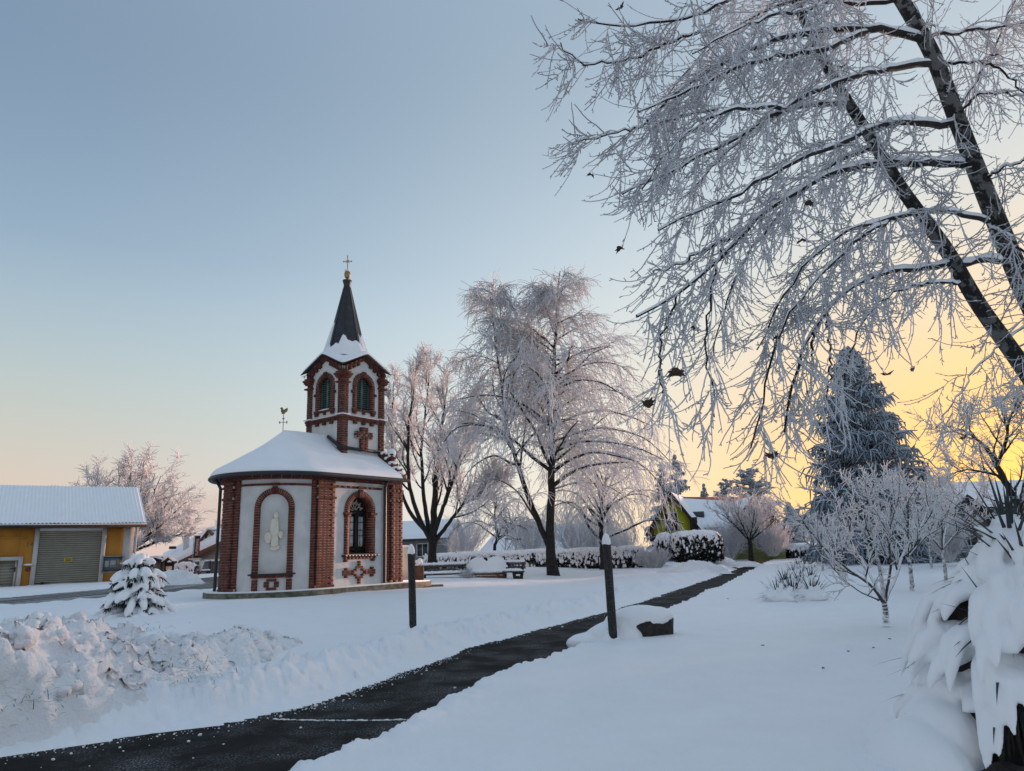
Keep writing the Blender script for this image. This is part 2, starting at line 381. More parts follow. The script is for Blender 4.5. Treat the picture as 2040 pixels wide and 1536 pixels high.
# the road on the left: centre line and half width
ROAD = np.array([(-29, 2.6), (-23, 8.6), (-18.4, 16.6), (-15.2, 23.4), (-14.2, 31), (-14.9, 40), (-15.6, 60), (-14, 80)])
def terrain(x, y):
    z = .26 * sstep(8, 19, y) * (1 - sstep(-5.5, 1.5, x - .18 * (y - 20)))
    z = z + .10 * sstep(25, 45, y) + -.03 * np.exp(-(((x + 6.3) / 3.6) ** 2 + ((y - 21.5) / 4) ** 2))
    z = z - .06 * sstep(1.5, 4.5, x) * (1 - sstep(10, 20, y))
    return z
def snow_h(x, y):
    b = terrain(x, y)
    n = (fbm(x * .35, y * .35, 3) - .5) * .10 + (fbm(x * 1.3 + 3, y * 1.3, 3) - .5) * .03
    dL = sdist(x, y, LEDGE); dR = -sdist(x, y, REDGE)
    eL = dL + (fbm(x * 1.1, y * 1.1, 2) - .5) * .18 + (fbm(x * 9, y * 9, 4, .6) - .5) * .05; eR = dR + (fbm(x * 4.4 + 9, y * 4.4, 5, .62) - .5) * .20
    far = sstep(30, 44, y)
    z = b + .12 + n
    # ploughed bank on the left
    lump = (fbm(x * 5.2, y * 5.2, 5, .6) - .5)
    lump2 = np.maximum(0, .5 - worley(x * 4.3, y * 4.3)) * .10 + np.maximum(0, .5 - worley(x * 10, y * 10)) * .07 + (fbm(x * 17, y * 17, 3, .6) - .5) * .03
    eP = dL + (fbm(x * 1.1, y * 1.1, 2) - .5) * .18
    bank = sstep(.0, .35, eP) * .035 + sstep(.22, .80, eP) * .15
    crest = np.exp(-((eP - .85) / .36) ** 2) * (.06 + lump * .13 + lump2 * .9)
    lz = bank * (1 - sstep(.7, 1.5, eP)) + (b + .12 + n) * sstep(.7, 1.5, eP) + crest * sstep(.1, .5, eP)
    lz = lz + lump2 * .5 * sstep(.1, .3, eL) * (1 - sstep(.9, 1.5, eL))
    lz = lz + ((fbm(x * 9 + 2, y * 9, 4, .65) - .5) * .09 + (fbm(x * 19, y * 19, 3, .7) - .5) * .05) * sstep(.15, .5, eL) * (1 - sstep(.8, 1.45, eL)) + (fbm(x * 26, y * 26, 2, .7) - .5) * .025 * sstep(0, .1, eL) * (1 - sstep(.5, .9, eL))
    z = np.where(eL > 0, np.where(eL < 1.6, lz, z), z)
    # soft cut edge on the right
    rz = (b + .12 + n) * sstep(-.01, .10, eR) + (lump * .10 + lump2 * .5) * np.exp(-((eR - .12) / .16) ** 2)
    z = np.where((eL <= 0) & (eR > 0), np.where(eR < .8, rz, z), z)
    z = np.where((eL <= 0) & (eR <= 0), -.07, z)
    # the road on the left
    dr = np.abs(sdist(x, y, ROAD)) + (fbm(x * .9, y * .9, 3) - .5) * .6
    z = np.where(dr < 3.9, np.minimum(z, b + .03), z) + np.where((dr > 3.6) & (dr < 5.2), .12 * np.exp(-((dr - 4.3) / .4) ** 2) * (.4 + fbm(x * 2, y * 2, 3)), 0)
    # wind ripples and small dimples on the open lawn on the right
    z = z + .0022 * np.sin((x * .25 + y * 1.0) * 9 + fbm(x * .8, y * .8, 3) * 9) * (dR > .7)
    return z
def grid_mesh(name, X, Y, Z, m, smooth=True, parent=None, flip=False):
    a, b = X.shape; V = np.stack([X, Y, Z], -1).reshape(-1, 3)
    i = np.arange(a - 1)[:, None] * b + np.arange(b - 1)[None, :]; i = i.ravel()
    F = np.stack([i, i + 1, i + b + 1, i + b], 1)
    if flip: F = F[:, ::-1]
    return mesh_np(name, V, [F], m, parent, smooth)
def build_ground():
    ang = np.radians(np.linspace(-54, 54, 490)); d = 3.2 * (90 / 3.2) ** np.linspace(0, 1, 300)
    D, A = np.meshgrid(d, ang, indexing='ij')
    X, Y = D * np.sin(A), D * np.cos(A)
    Z = snow_h(X, Y)
    # skirts down at the rim so that the sheet meets the far ground
    o = grid_mesh('snow_lawn', X, Y, Z, M['snow'], flip=True); tag(o, 'wide snow-covered lawn around the asphalt path', kind='structure')
    x = np.array([-1500, -400, -150, -80, -40, 0, 40, 80, 150, 400, 1500.]); y = np.array([-300, -100, -40, -10, -2, 2.4, 60, 89, 150, 400, 1500, 2800.])
    XX, YY = np.meshgrid(x, y, indexing='ij'); ZZ = np.full(XX.shape, -.12)
    o = grid_mesh('ground', XX, YY, ZZ, M['snow']); tag(o, 'snow-covered flat ground reaching to the horizon', kind='structure')
build_ground()

def asphalt_material():
    m, N, L, b = new_mat('asphalt')
    fine = node_noise(N, L, 130, 4, .8)
    col = node_ramp(N, L, fine, [(.35, (.005, .005, .006)), (.6, (.014, .014, .014)), (.78, (.05, .05, .05))])
    mx = N.new('ShaderNodeMix'); mx.data_type = 'RGBA'
    ma = N.new('ShaderNodeMath'); ma.operation = 'MULTIPLY'
    L.new(node_ramp(N, L, node_noise(N, L, 1.6, 5, .65), [(.44, (0, 0, 0)), (.72, (1, 1, 1))]), ma.inputs[0])
    L.new(node_ramp(N, L, node_noise(N, L, 55, 5, .8), [(.50, (0, 0, 0)), (.66, (1, 1, 1))]), ma.inputs[1])
    L.new(ma.outputs[0], mx.inputs['Factor']); L.new(col, mx.inputs[6]); mx.inputs[7].default_value = (.5, .52, .55, 1)
    L.new(mx.outputs[2], b.inputs['Base Color'])
    L.new(node_ramp(N, L, node_noise(N, L, 2.5, 3), [(.35, (.75,) * 3), (.65, (.95,) * 3)]), b.inputs['Roughness'])
    b.inputs['Specular IOR Level'].default_value = .15
    node_bump(N, L, b, fine, .7, .008)
    return m
def road_material():
    m, N, L, b = new_mat('slushy_road')
    uv = N.new('ShaderNodeUVMap')
    mp = N.new('ShaderNodeMapping'); mp.inputs['Scale'].default_value = (.10, 2.4, 1); L.new(uv.outputs[0], mp.inputs[0])
    n1 = node_noise(N, L, 1.0, 6, .65, vec=mp.outputs[0], dist=.4)
    n2 = node_noise(N, L, 9, 5, .75)
    ma = N.new('ShaderNodeMath'); ma.operation = 'MULTIPLY_ADD'; L.new(n2, ma.inputs[0]); ma.inputs[1].default_value = .35; L.new(n1, ma.inputs[2])
    col = node_ramp(N, L, ma.outputs[0], [(.60, (.03, .028, .027)), (.70, (.12, .115, .11)), (.78, (.42, .43, .45)), (.88, (.70, .72, .76))])
    L.new(col, b.inputs['Base Color']); b.inputs['Roughness'].default_value = .75
    node_bump(N, L, b, n2, .5, .03)
    return m
M['asphalt'] = asphalt_material(); M['road'] = road_material()
def build_path():
    t = np.linspace(0, 1, 60)
    def res(line):
        s = np.r_[0, np.cumsum(np.hypot(*np.diff(line, axis=0).T))]; s /= s[-1]
        return np.stack([np.interp(t, s, line[:, 0]), np.interp(t, s, line[:, 1])], 1)
    A, B = res(LEDGE), res(REDGE)
    A = A + (A - B) / np.linalg.norm(A - B, axis=1, keepdims=True) * .5; B = B + (B - A) / np.linalg.norm(B - A, axis=1, keepdims=True) * .5
    w = np.linspace(0, 1, 5)
    P = A[:, None] * (1 - w[None, :, None]) + B[:, None] * w[None, :, None]
    o = grid_mesh('path', P[..., 0], P[..., 1], np.zeros(P.shape[:2]), M['asphalt'], False)
    tag(o, 'dark wet asphalt path cleared of snow', kind='structure')
build_path()
def build_road():
    s = np.r_[0, np.cumsum(np.hypot(*np.diff(ROAD, axis=0).T))]
    t = np.linspace(0, s[-1], 90)
    P = np.stack([np.interp(t, s, ROAD[:, 0]), np.interp(t, s, ROAD[:, 1])], 1)
    for _ in range(6): P[1:-1] = (P[:-2] + 2 * P[1:-1] + P[2:]) / 4
    T = np.gradient(P, axis=0); T /= np.linalg.norm(T, axis=1, keepdims=True); Nn = np.stack([-T[:, 1], T[:, 0]], 1)
    w = np.linspace(-4.1, 4.1, 9)
    Q = P[:, None] + Nn[:, None] * w[None, :, None]
    Z = terrain(Q[..., 0], Q[..., 1]) + .065
    o = grid_mesh('road', Q[..., 0], Q[..., 1], Z, M['road'], True)
    uv = o.data.uv_layers.new(name='UVMap'); li = np.empty(len(o.data.loops), dtype=np.int32); o.data.loops.foreach_get('vertex_index', li)
    U = np.stack([np.repeat(t, 9), np.tile(w, 90)], 1)[li]; uv.data.foreach_set('uv', U.astype(np.float32).ravel())
    tag(o, 'village road with slush and tyre streaks', kind='structure')
build_road()
def build_pile():
    n, m = 250, 190
    U, W = np.meshgrid(np.linspace(0, 1, n), np.linspace(0, 1, m), indexing='ij')
    X = -7.8 + U * 6.9; Y0 = 4.9 + W * 6.0; Y = Y0
    dL = sdist(X, Y, LEDGE)
    prof = .66 * (1 - sstep(-4.9, -2.2, X)) + .10 * np.exp(-(((X + 4.6) / .7) ** 2))
    prof = prof * (1 - .3 * sstep(-5.4, -7.2, X))
    cross = sstep(-.05, .6, dL + (fbm(X * 2, Y * 2, 3) - .5) * .35) * (1 - sstep(1.9, 4.0, dL + (fbm(X * 1.2, Y * 1.2, 3) - .5) * 1.2))
    h = prof * cross
    rough = (fbm(X * 1.4, Y * 1.4, 4) - .5) * .48 + np.maximum(0, .62 - worley(X * 1.9 + fbm(X * 2, Y * 2, 2), Y * 1.9)) * .16 + np.maximum(0, .55 - worley(X * 4.7 + 3 + fbm(X * 4, Y * 4, 2), Y * 4.7)) * .08 + (np.abs(fbm(X * 3.1 + 4, Y * 3.1, 4, .6) - .5) * -.5 + .08) + (fbm(X * 6, Y * 6, 5, .6) - .5) * .17 + np.maximum(0, .5 - worley(X * 12, Y * 12 + 5)) * .07 + (fbm(X * 22, Y * 22, 3, .6) - .5) * .05
    amp = sstep(.02, .3, h)
    Z = terrain(X, Y) + h + rough * amp * (.45 + .55 * np.minimum(1, h / .5)) - (1 - amp) * .22
    V = np.stack([X, Y, Z], -1)
    # push lumps sideways a little, so the clods overhang
    gxn = np.gradient(Z, axis=0); gyn = np.gradient(Z, axis=1)
    ov = (fbm(X * 5 + 7, Y * 5, 3) - .5) * amp
    V[..., 0] += np.clip(-gxn * 6, -.1, .1) * ov * 1.5; V[..., 1] += np.clip(-gyn * 6, -.1, .1) * ov * 1.5
    root = empty('snow_pile', (-4.6, 7.0, 0), label='big lumpy heap of ploughed snow beside the path at lower left', cat='snow pile')
    i = np.arange(n - 1)[:, None] * m + np.arange(m - 1)[None, :]; i = i.ravel()
    mesh_np('heap', V.reshape(-1, 3) - np.array([-4.6, 7.0, 0]), [np.stack([i, i + m, i + m + 1, i + 1], 1)], M['snow_rough'], root, True)
    mb = MB(); r = np.random.default_rng(5); k = 0
    while k < 260:
        a, b = r.integers(5, n - 5), r.integers(5, m - 5)
        if h[a, b] < .1: continue
        s = .018 + .055 * r.random() ** 3
        mb.blob(V[a, b] + [0, 0, s * .2], (s * (1 + r.random() * .5), s, s * (.7 + .4 * r.random())), rotz(r.random() * 6) @ rotx(r.random() - .5), 9, 6, .45, k); k += 1
    for q in range(34):
        a, b = r.integers(8, n - 8), r.integers(8, m - 8)
        if h[a, b] < .15: continue
        s = r.uniform(.06, .13); mb.blob(V[a, b] + [0, 0, -s * .1], (s * 1.3, s * .9, s * .75), rotz(r.random() * 6) @ rotx(r.normal(0, .5)), 12, 8, .55, 700 + q)
    mb.build('clods', M['snow_rough'], root, True, kind='stuff', off=(-4.6, 7.0, 0))
    return V, h
PILE_V, PILE_H = build_pile()

# ------------------------------------------------------------------ chapel
W_, L_, TX, TW = CH_W, 3.392, 2.403, 1.829
TH_ = TW / 2
COURSE = .0745
chapel = empty('chapel', (CH_O[0], CH_O[1], CH_Z), CH_TH, 'small white plastered chapel with red brick piers, bell tower and dark spire', 'chapel')
def apse(s, z, d=0.0):
    a = s / W_; r = W_ + d
    return np.array([-math.sin(a) * r, -math.cos(a) * r, z])
def nave(s, z, d=0.0): return np.array([s, -(W_ + d), z])
def nave_back(s, z, d=0.0): return np.array([L_ - s, W_ + d, z])
def tower_face(k):
    c, sn = round(math.cos(k * math.pi / 2)), round(math.sin(k * math.pi / 2))
    def f(s, z, d=0.0):
        x, y = s, -(TH_ + d)
        return np.array([TX + c * x - sn * y, sn * x + c * y, z])
    return f
BR = {'nave': [], 'tower': []}
def put(f, s, z, ws, hz, d0, d1, rot=0.0, part='nave', j=.0):
    e = f(s + .001, z) - f(s - .001, z); e /= np.linalg.norm(e)
    n = f(s, z, 1.0) - f(s, z, 0.0); k = np.array([0, 0, 1.0])
    c, sn = math.cos(rot), math.sin(rot)
    e1, e2 = c * e + sn * k, -sn * e + c * k
    d1 = d1 + (rng.random() - .5) * .006
    A = np.stack([e1 * (ws / 2), n * ((d1 - d0) / 2), e2 * (hz / 2)], 1)
    if np.linalg.det(A) < 0: A[:, 1] *= -1
    BR[part].append((f(s, z, (d0 + d1) / 2), A, n))
backing = MB()
def slab(f, s0, s1, z0, z1, d0, d1, mb=None, seg=.12):
    n = max(1, int(abs(s1 - s0) / seg)); mb = mb or backing
    S = np.linspace(s0, s1, n + 1)
    for a, b in zip(S[:-1], S[1:]):
        V = np.array([f(a, z0, d0), f(b, z0, d0), f(b, z0, d1), f(a, z0, d1), f(a, z1, d0), f(b, z1, d0), f(b, z1, d1), f(a, z1, d1)])
        mb.add(V, BOXF)
J = .0105
def pier(f, s0, s1, z0, z1, d0, d1, part='nave', pattern=(1 / 3, 2 / 3)):
    n = int(round((z1 - z0) / COURSE)); h = (z1 - z0) / n
    for i in range(n):
        z = z0 + (i + .5) * h
        cuts = [s0, s0 + (s1 - s0) * pattern[i % 2], s1] if pattern else [s0, s1]
        for a, b in zip(cuts[:-1], cuts[1:]): put(f, (a + b) / 2, z, b - a - J, h - J, d0, d1, 0, part)
    slab(f, s0 + .014, s1 - .014, z0, z1, d0 - .02, d1 - .009)
def row(f, s0, s1, z0, z1, d0, d1, n, part='nave', back=True):
    w = (s1 - s0) / n
    for i in range(n): put(f, s0 + (i + .5) * w, (z0 + z1) / 2, w - J, z1 - z0 - J * .6, d0, d1, 0, part)
    if back: slab(f, s0 + .004, s1 - .004, z0 + .004, z1 - .004, d0 - .01, d1 - .01)
def arch(f, sc, zs, r0, r1, zb, d0, d1, n, part='nave'):
    rm = (r0 + r1) / 2; st = math.pi * rm / n
    for i in range(n):
        a = (i + .5) / n * math.pi
        put(f, sc + rm * math.cos(a), zs + rm * math.sin(a), r1 - r0, st * .86 - J * .5, d0, d1, a, part)
    m = int(round((zs - zb) / COURSE)); h = (zs - zb) / m
    for sd in (-1, 1):
        for i in range(m): put(f, sc + sd * rm, zb + (i + .5) * h, r1 - r0, h - J, d0, d1, 0, part)
        slab(f, sc + sd * rm - (r1 - r0) / 2 + .004, sc + sd * rm + (r1 - r0) / 2 - .004, zb, zs, d0 - .01, d1 - .009)
    N_ = 24
    for i in range(N_):
        a, b = i / N_ * math.pi, (i + 1) / N_ * math.pi
        g = lambda r, t, d: f(sc + r * math.cos(t), zs + r * math.sin(t), d)
        ra, rb = r0 + .004, r1 - .004
        V = np.array([g(ra, a, d0 - .01), g(rb, a, d0 - .01), g(rb, a, d1 - .009), g(ra, a, d1 - .009), g(ra, b, d0 - .01), g(rb, b, d0 - .01), g(rb, b, d1 - .009), g(ra, b, d1 - .009)])
        backing.add(V, BOXF)
def arch_wall(mb, f, s0, s1, z0, ztop, sc, r, zs, zb, d, reveal, seg=.15):
    inner = sc - r * np.cos(np.linspace(0, math.pi, 19))
    S = np.unique(np.round(np.r_[np.linspace(s0, sc - r, max(2, int((sc - r - s0) / seg) + 1)), inner, np.linspace(sc + r, s1, max(2, int((s1 - sc - r) / seg) + 1))], 5))
    ar = lambda s: zs + math.sqrt(max(0, r * r - (s - sc) ** 2))
    for a, b in zip(S[:-1], S[1:]):
        if abs((a + b) / 2 - sc) < r:
            if zb > z0 + 1e-4: mb.quad(f(a, z0, d), f(b, z0, d), f(b, zb, d), f(a, zb, d))
            mb.quad(f(a, ar(a), d), f(b, ar(b), d), f(b, ztop(b), d), f(a, ztop(a), d))
        else: mb.quad(f(a, z0, d), f(b, z0, d), f(b, ztop(b), d), f(a, ztop(a), d))
    O = [(sc - r, zb)] + [(s, ar(s)) for s in inner] + [(sc + r, zb)]
    for (a, za), (b, zb_) in zip(O, O[1:] + O[:1]):
        mb.quad(f(a, za, d), f(b, zb_, d), f(b, zb_, d - reveal), f(a, za, d - reveal))
def arch_panel(mb, f, sc, r, zs, zb, d):
    P = [f(sc - r, zb, d)] + [f(sc - r * math.cos(t), zs + r * math.sin(t), d) for t in np.linspace(0, math.pi, 19)] + [f(sc + r, zb, d)]
    c = f(sc, (zs + zb) / 2, d); V = np.array([c] + P); n = len(P)
    mb.add(V, np.array([[0, 1 + i, 1 + (i + 1) % n] for i in range(n)]))
A_ = lambda deg: R_(deg) * W_
HW = 3.19
PD = -.055                     # plaster face behind the brick face
# -------- plaster
wall = MB()
NIC, NIR, NIZ, NIB = A_(41.9), .39, 2.23, .44
arch_wall(wall, apse, 0, A_(180), 0, lambda s: HW, NIC, NIR, NIZ, NIB, PD, .07)
arch_panel(wall, apse, NIC, NIR + .01, NIZ, NIB - .01, PD - .065)
WC, WR, WZ, WB = 1.655, .43, 2.19, .90
arch_wall(wall, nave, 0, L_, 0, lambda s: HW, WC, WR + .03, WZ, WB, PD, .32)
for a, b in ((0, L_),): wall.quad(nave_back(a, 0, PD), nave_back(b, 0, PD), nave_back(b, HW, PD), nave_back(a, HW, PD))
wall.box((L_ - .16, 0, 1.75), (.3, 2 * W_ - .14, 3.5))
wall_o = wall.build('wall', M['plaster'], chapel)
# -------- brick piers of nave and apse
pier(nave, 0.005, .615, 0, HW - .15, -.06, .055)
pier(apse, .012, A_(5.6), 0, HW - .15, -.06, .0, pattern=None)
pier(apse, A_(78.3), A_(85.3), 0, HW - .15, -.06, .0, pattern=None)
pier(apse, A_(85.5), A_(103.4), 0, HW - .15, -.06, .055)
pier(nave, 2.735, 2.885, 0, HW - .15, -.06, .0, pattern=None)
pier(nave, 2.895, L_ - .005, 0, HW - .15, -.06, .055)
for f, a, b, d in ((nave, -.02, .65, .085), (apse, A_(84.6), A_(104.3), .085), (nave, 2.86, L_ + .02, .085)):
    for z in (2.50, 2.82): row(f, a, b, z, z + COURSE, -.06, d, 3)
# foot course
for f, a, b in ((nave, -.015, .64), (apse, A_(77.6), A_(104)), (nave, 2.72, L_ + .01)): row(f, a, b, 0, COURSE, -.06, .07, 3)
# cornice: two rows under the eaves
row(apse, A_(0), A_(118), HW - .15, HW - .075, -.06, .03, 13); row(apse, A_(0), A_(118), HW - .075, HW, -.06, .075, 13)
row(nave, 0, L_, HW - .15, HW - .075, -.06, .03, 12); row(nave, 0, L_, HW - .075, HW, -.06, .075, 12)
# thin band
for f, a, b, n in ((apse, A_(5.8), A_(38.3), 4), (apse, A_(46), A_(78.2), 4), (nave, .66, 1.54, 4), (nave, 1.78, 2.55, 4)): row(f, a, b, 2.86, 2.925, -.06, -.01, n)
# niche frame
arch(apse, NIC, NIZ, .39, .555, .45, -.06, -.005, 26)
for i, o in enumerate((-.055, 0, .055)): put(apse, NIC + o, 2.72, .045, .22, -.06, .02, o * .9)
put(apse, NIC, 2.895, .24, .07, -.06, .03)
row(apse, A_(61.5), A_(22), .33, .405, -.06, .0, 6) if False else row(apse, A_(22.4), A_(61.2), .335, .41, -.06, .01, 5)
for a in (25.8, 57.7):
    for i in range(4): put(apse, A_(a), .04 + i * .0745, .15, COURSE - J, -.06, .0)
    slab(apse, A_(a) - .07, A_(a) + .07, 0, .33, -.08, -.012)
for s, z, w_ in ((0, .275, .27), (-.135, .2, .14), (.135, .2, .14), (-.135, .125, .14), (.135, .125, .14), (0, .05, .27)): put(apse, NIC + s, z, w_ - J, COURSE - J, -.06, -.01)
sill = MB(); slab(apse, A_(20.6), A_(63.4), .41, .455, -.09, .05, sill); sill.build('sill', M['slate'], chapel)
# window frame in brick
arch(nave, WC, WZ, .43, .60, .90, -.32, -.005, 28)
for o in (-.055, 0, .055): put(nave, WC + o, 2.71, .045, .24, -.06, .03, o * .9)
put(nave, WC, 2.895, .25, .07, -.06, .03)
for sd in (-1, 1):
    put(nave, WC + sd * .515, 2.10, .26, .06, -.1, .05); put(nave, WC + sd * .515, 2.04, .22, .055, -.1, .03)
row(nave, 1.02, 2.29, .755, .83, -.06, .0, 9)
for sd in (-1, 1): put(nave, WC + sd * .53, .715, .15, .07, -.06, -.005)
sill = MB(); slab(nave, .985, 2.375, .83, .885, -.3, .06, sill); sill.build('sill', M['slate'], chapel)
# brick cross below the window
cz = .365
orn = [(0, cz + .30, .13), (0, cz + .225, .13), (0, cz + .15, .27), (-.135, cz + .075, .14), (.135, cz + .075, .14)]
for s, z, w_ in orn: put(nave, WC + s, z, w_ - J, COURSE - J, -.06, -.005)
for s, z, w_ in orn: put(nave, WC + s, 2 * cz - z, w_ - J, COURSE - J, -.06, -.005)
for sd in (-1, 1):
    for z in (-.037, .037):
        put(nave, WC + sd * .24, cz + z, .15 - J, COURSE - J, -.06, -.005); put(nave, WC + sd * .48, cz + z, .31 - J, COURSE - J, -.06, -.005)
    for z in (-.112, .112): put(nave, WC + sd * .5, cz + z, .13, COURSE - J, -.06, -.005)
# window: dark casement, curtained panes, iron scrolls in the arch
win = MB(); arch_panel(win, nave, WC, WR + .02, WZ, WB - .02, PD - .30)
win = win.build('window', M['dark'], chapel)
fr = MB()
fr.box(nave(WC, 2.15, -.30), (.86, .06, .08)); fr.box(nave(WC + .07, 1.5, -.30), (.12, .06, 1.3))
for s in (-.40, .40): fr.box(nave(WC + s, 1.5, -.30), (.07, .06, 1.3))
for z in (.93, 1.05): fr.box(nave(WC, z, -.30), (.86, .06, .06))
fr.build('frame', M['dark'], win)
for s0, s1, za, zb in ((1.355, 1.50, 1.87, 2.03), (1.355, 1.50, 1.63, 1.85), (1.355, 1.50, 1.46, 1.61), (1.355, 1.50, 1.13, 1.44),
                       (1.72, 1.765, 1.87, 2.03), (1.72, 1.765, 1.63, 1.85), (1.72, 1.765, 1.46, 1.61), (1.72, 1.765, 1.13, 1.44),
                       (1.795, 1.91, 1.87, 2.03), (1.795, 1.91, 1.63, 1.85), (1.795, 1.91, 1.46, 1.61), (1.795, 1.91, 1.13, 1.44)):
    mb = MB(); mb.box(nave((s0 + s1) / 2 + .135, (za + zb) / 2, -.325), (s1 - s0, .02, zb - za)); mb.build('pane', M['curtain'], win)
sc_ = MB()
for k in range(5):
    a0 = R_(30 + 30 * k); P = []
    for t in np.linspace(0, 1, 16):
        r = .06 + .30 * t; a = a0 + math.sin(t * 5) * .22
        P.append(nave(WC + r * math.cos(a), WZ + .0 + r * math.sin(a), -.29))
    sc_.tube(P, .008, 5)
for k in range(6):
    a0 = R_(15 + 30 * k); c = (WC + .25 * math.cos(a0), WZ + .25 * math.sin(a0))
    sc_.tube([nave(c[0] + (.05 - .04 * t) * math.cos(t * 10), c[1] + (.05 - .04 * t) * math.sin(t * 10), -.29) for t in np.linspace(0, 1, 18)], .006, 5)
sc_.build('scrollwork', M['statue'], win)
# relief figure in the niche
st = MB()
def relief(pts, d1, jitter=0):
    d1 = d1 * 1.5
    P = [apse(A_(a), z, PD - .066) for a, z in pts]; Q = [apse(A_(a), z, PD - .066 + d1) for a, z in pts]
    c0 = np.mean(Q, 0); k = len(P)
    In = [c0 + (q - c0) * .86 for q in Q]; Q2 = [apse(A_(a), z, PD - .066 + d1 * .75) for a, z in pts]
    nrm = Q[0] - P[0]; In = [p + nrm * .06 for p in In]
    V = np.array(P + Q2 + In + [np.mean(In, 0)])
    st.add(V, np.array([[i, (i + 1) % k, k + (i + 1) % k, k + i] for i in range(k)] + [[k + i, k + (i + 1) % k, 2 * k + (i + 1) % k, 2 * k + i] for i in range(k)]))
    st.add(V, np.array([[3 * k, 2 * k + i, 2 * k + (i + 1) % k] for i in range(k)]))
relief([(42.2, 2.02), (41.8, 2.10), (40.6, 2.13), (39.0, 2.13), (38.0, 2.08), (37.9, 1.98), (39.0, 1.94), (41.5, 1.95)], .10)
relief([(44.2, 1.93), (41.5, 1.97), (38.2, 1.98), (37.2, 1.80), (36.8, 1.62), (36.9, 1.50), (40, 1.42), (43.6, 1.46), (45.4, 1.60), (45.2, 1.78)], .085)
relief([(45.6, 1.60), (43.8, 1.52), (43.2, 1.38), (44.4, 1.30), (46.2, 1.25), (48.4, 1.28), (50.2, 1.38), (50.6, 1.48), (48.8, 1.56)], .06)
relief([(38.6, 1.55), (36.0, 1.60), (33.2, 1.58), (33.0, 1.50), (33.8, 1.40), (35.4, 1.36), (37.2, 1.44)], .07)
relief([(43.6, 1.50), (38.8, 1.52), (37.0, 1.40), (36.8, 1.20), (38.6, 1.16), (42.8, 1.16), (43.9, 1.22), (43.5, 1.36)], .09)
relief([(43.8, 1.19), (40.5, 1.17), (36.6, 1.20), (35.2, 1.18), (36.0, 1.11), (37.8, 1.06), (40.2, 1.05), (43.2, 1.07), (45.6, 1.11)], .07)
for a, z, r in ((40.0, 2.05, (.03, .03, .05)), (43.0, 1.56, (.03, .03, .03)), (38.5, 1.53, (.03, .03, .03)), (42.2, 1.36, (.012, .03, .14)), (40.6, 1.34, (.012, .03, .15)), (39.2, 1.36, (.012, .03, .12)), (42.5, 1.75, (.012, .03, .16)), (39.8, 1.74, (.012, .03, .17)), (41.2, 1.72, (.010, .03, .15))):
    st.blob(apse(A_(a), z, PD - .066 + .085), r, rotz(-R_(a)), 8, 6)
st.build('relief_figure', M['statue'], chapel)
# downpipe
dp = MB(); dp.tube([nave(2.63, z, .03) for z in (0, .8, 1.6, 2.4, 2.95)] + [nave(2.63, 3.12, .12), nave(2.63, 3.2, .22)], .05, 10); dp.build('downpipe', M['gutter'], chapel, True)
dp = MB(); dp.tube([apse(A_(117), z, .06) for z in (0, 1, 2, 2.9)] + [apse(A_(117), 3.2, .22)], .045, 8); dp.build('downpipe', M['gutter'], chapel, True)
# plinth
pl = MB()
path_pts = [(L_ + 1.0, -(W_ + .36))] + [(x, -(W_ + .36)) for x in np.linspace(L_, 0, 8)] + [(-math.sin(a) * (W_ + .36), -math.cos(a) * (W_ + .36)) for a in np.linspace(0, math.pi, 40)[1:]] + [(L_ + 1.0, W_ + .36)]
pts = np.array([(x, y, -.30) for x, y in path_pts]); pl.poly_prism(pts, (0, 0, .27)); pl.build('plinth', M['stone'], chapel)
ps = MB(); pin = np.array([(x, y, 0) for x, y in path_pts]); cen = np.array([1.2, 0, 0]); pin = cen + (pin - cen) * .985; pin[:, 2] = -.05
ps.poly_prism(pin, (0, 0, .048)); ps = ps.build('plinth_snow', M['snow_soft'], chapel)
# -------- roof
RE = W_ + .33; ZE, ZR = 3.22, 4.60
outl = [(x, -1, x, None) for x in np.linspace(L_ - .32, 0, 22)] + [(None, None, 0, a) for a in np.linspace(0, math.pi, 60)[1:-1]] + [(x, 1, x, None) for x in np.linspace(0, L_ - .32, 22)]
def roof_grid(dz, grow, rho):
    X, Y, Z = [], [], []
    for x, sd, rx, a in outl:
        xs, ys, zs = [], [], []
        for r in rho:
            R1 = RE + grow
            if a is None: px, py = rx, sd * r * R1
            else: px, py = -math.sin(a) * r * R1, -math.cos(a) * r * R1
            zz = ZR + (ZE - ZR) * (r + .05 * math.sin(r * math.pi))
            xs.append(px); ys.append(py); zs.append(zz + (dz(r, px, py) if callable(dz) else dz))
        X.append(xs); Y.append(ys); Z.append(zs)
    return np.array(X), np.array(Y), np.array(Z)
rho = np.r_[np.linspace(0, .92, 26), np.linspace(.93, 1, 9)]
X, Y, Z = roof_grid(-.02, 0, np.linspace(0, 1, 8)); roof = grid_mesh('roof', X, Y, Z, M['slate'], True, chapel)
def snow_dz(r, px, py):
    e = min(1, max(0, (1 - r) / .075)); t = .13 * math.sqrt(max(0, 1 - (1 - e) ** 2))
    return t + (noise2(px * 1.6 + 9, py * 1.6) - .5) * .05 * e - .005
X, Y, Z = roof_grid(snow_dz, .05, rho); grid_mesh('snow', X, Y, Z, M['roof_snow'], True, roof)
gt = MB(); P = []
for x, sd, rx, a in outl:
    P.append((rx, sd * (RE + .03), ZE - .045) if a is None else (-math.sin(a) * (RE + .03), -math.cos(a) * (RE + .03), ZE - .045))
P[0] = (L_ - .02, P[0][1], P[0][2]); P[-1] = (L_ - .02, P[-1][1], P[-1][2])
gt.tube(P, .062, 8); gt.build('gutter', M['gutter'], roof, True)
sf = MB()
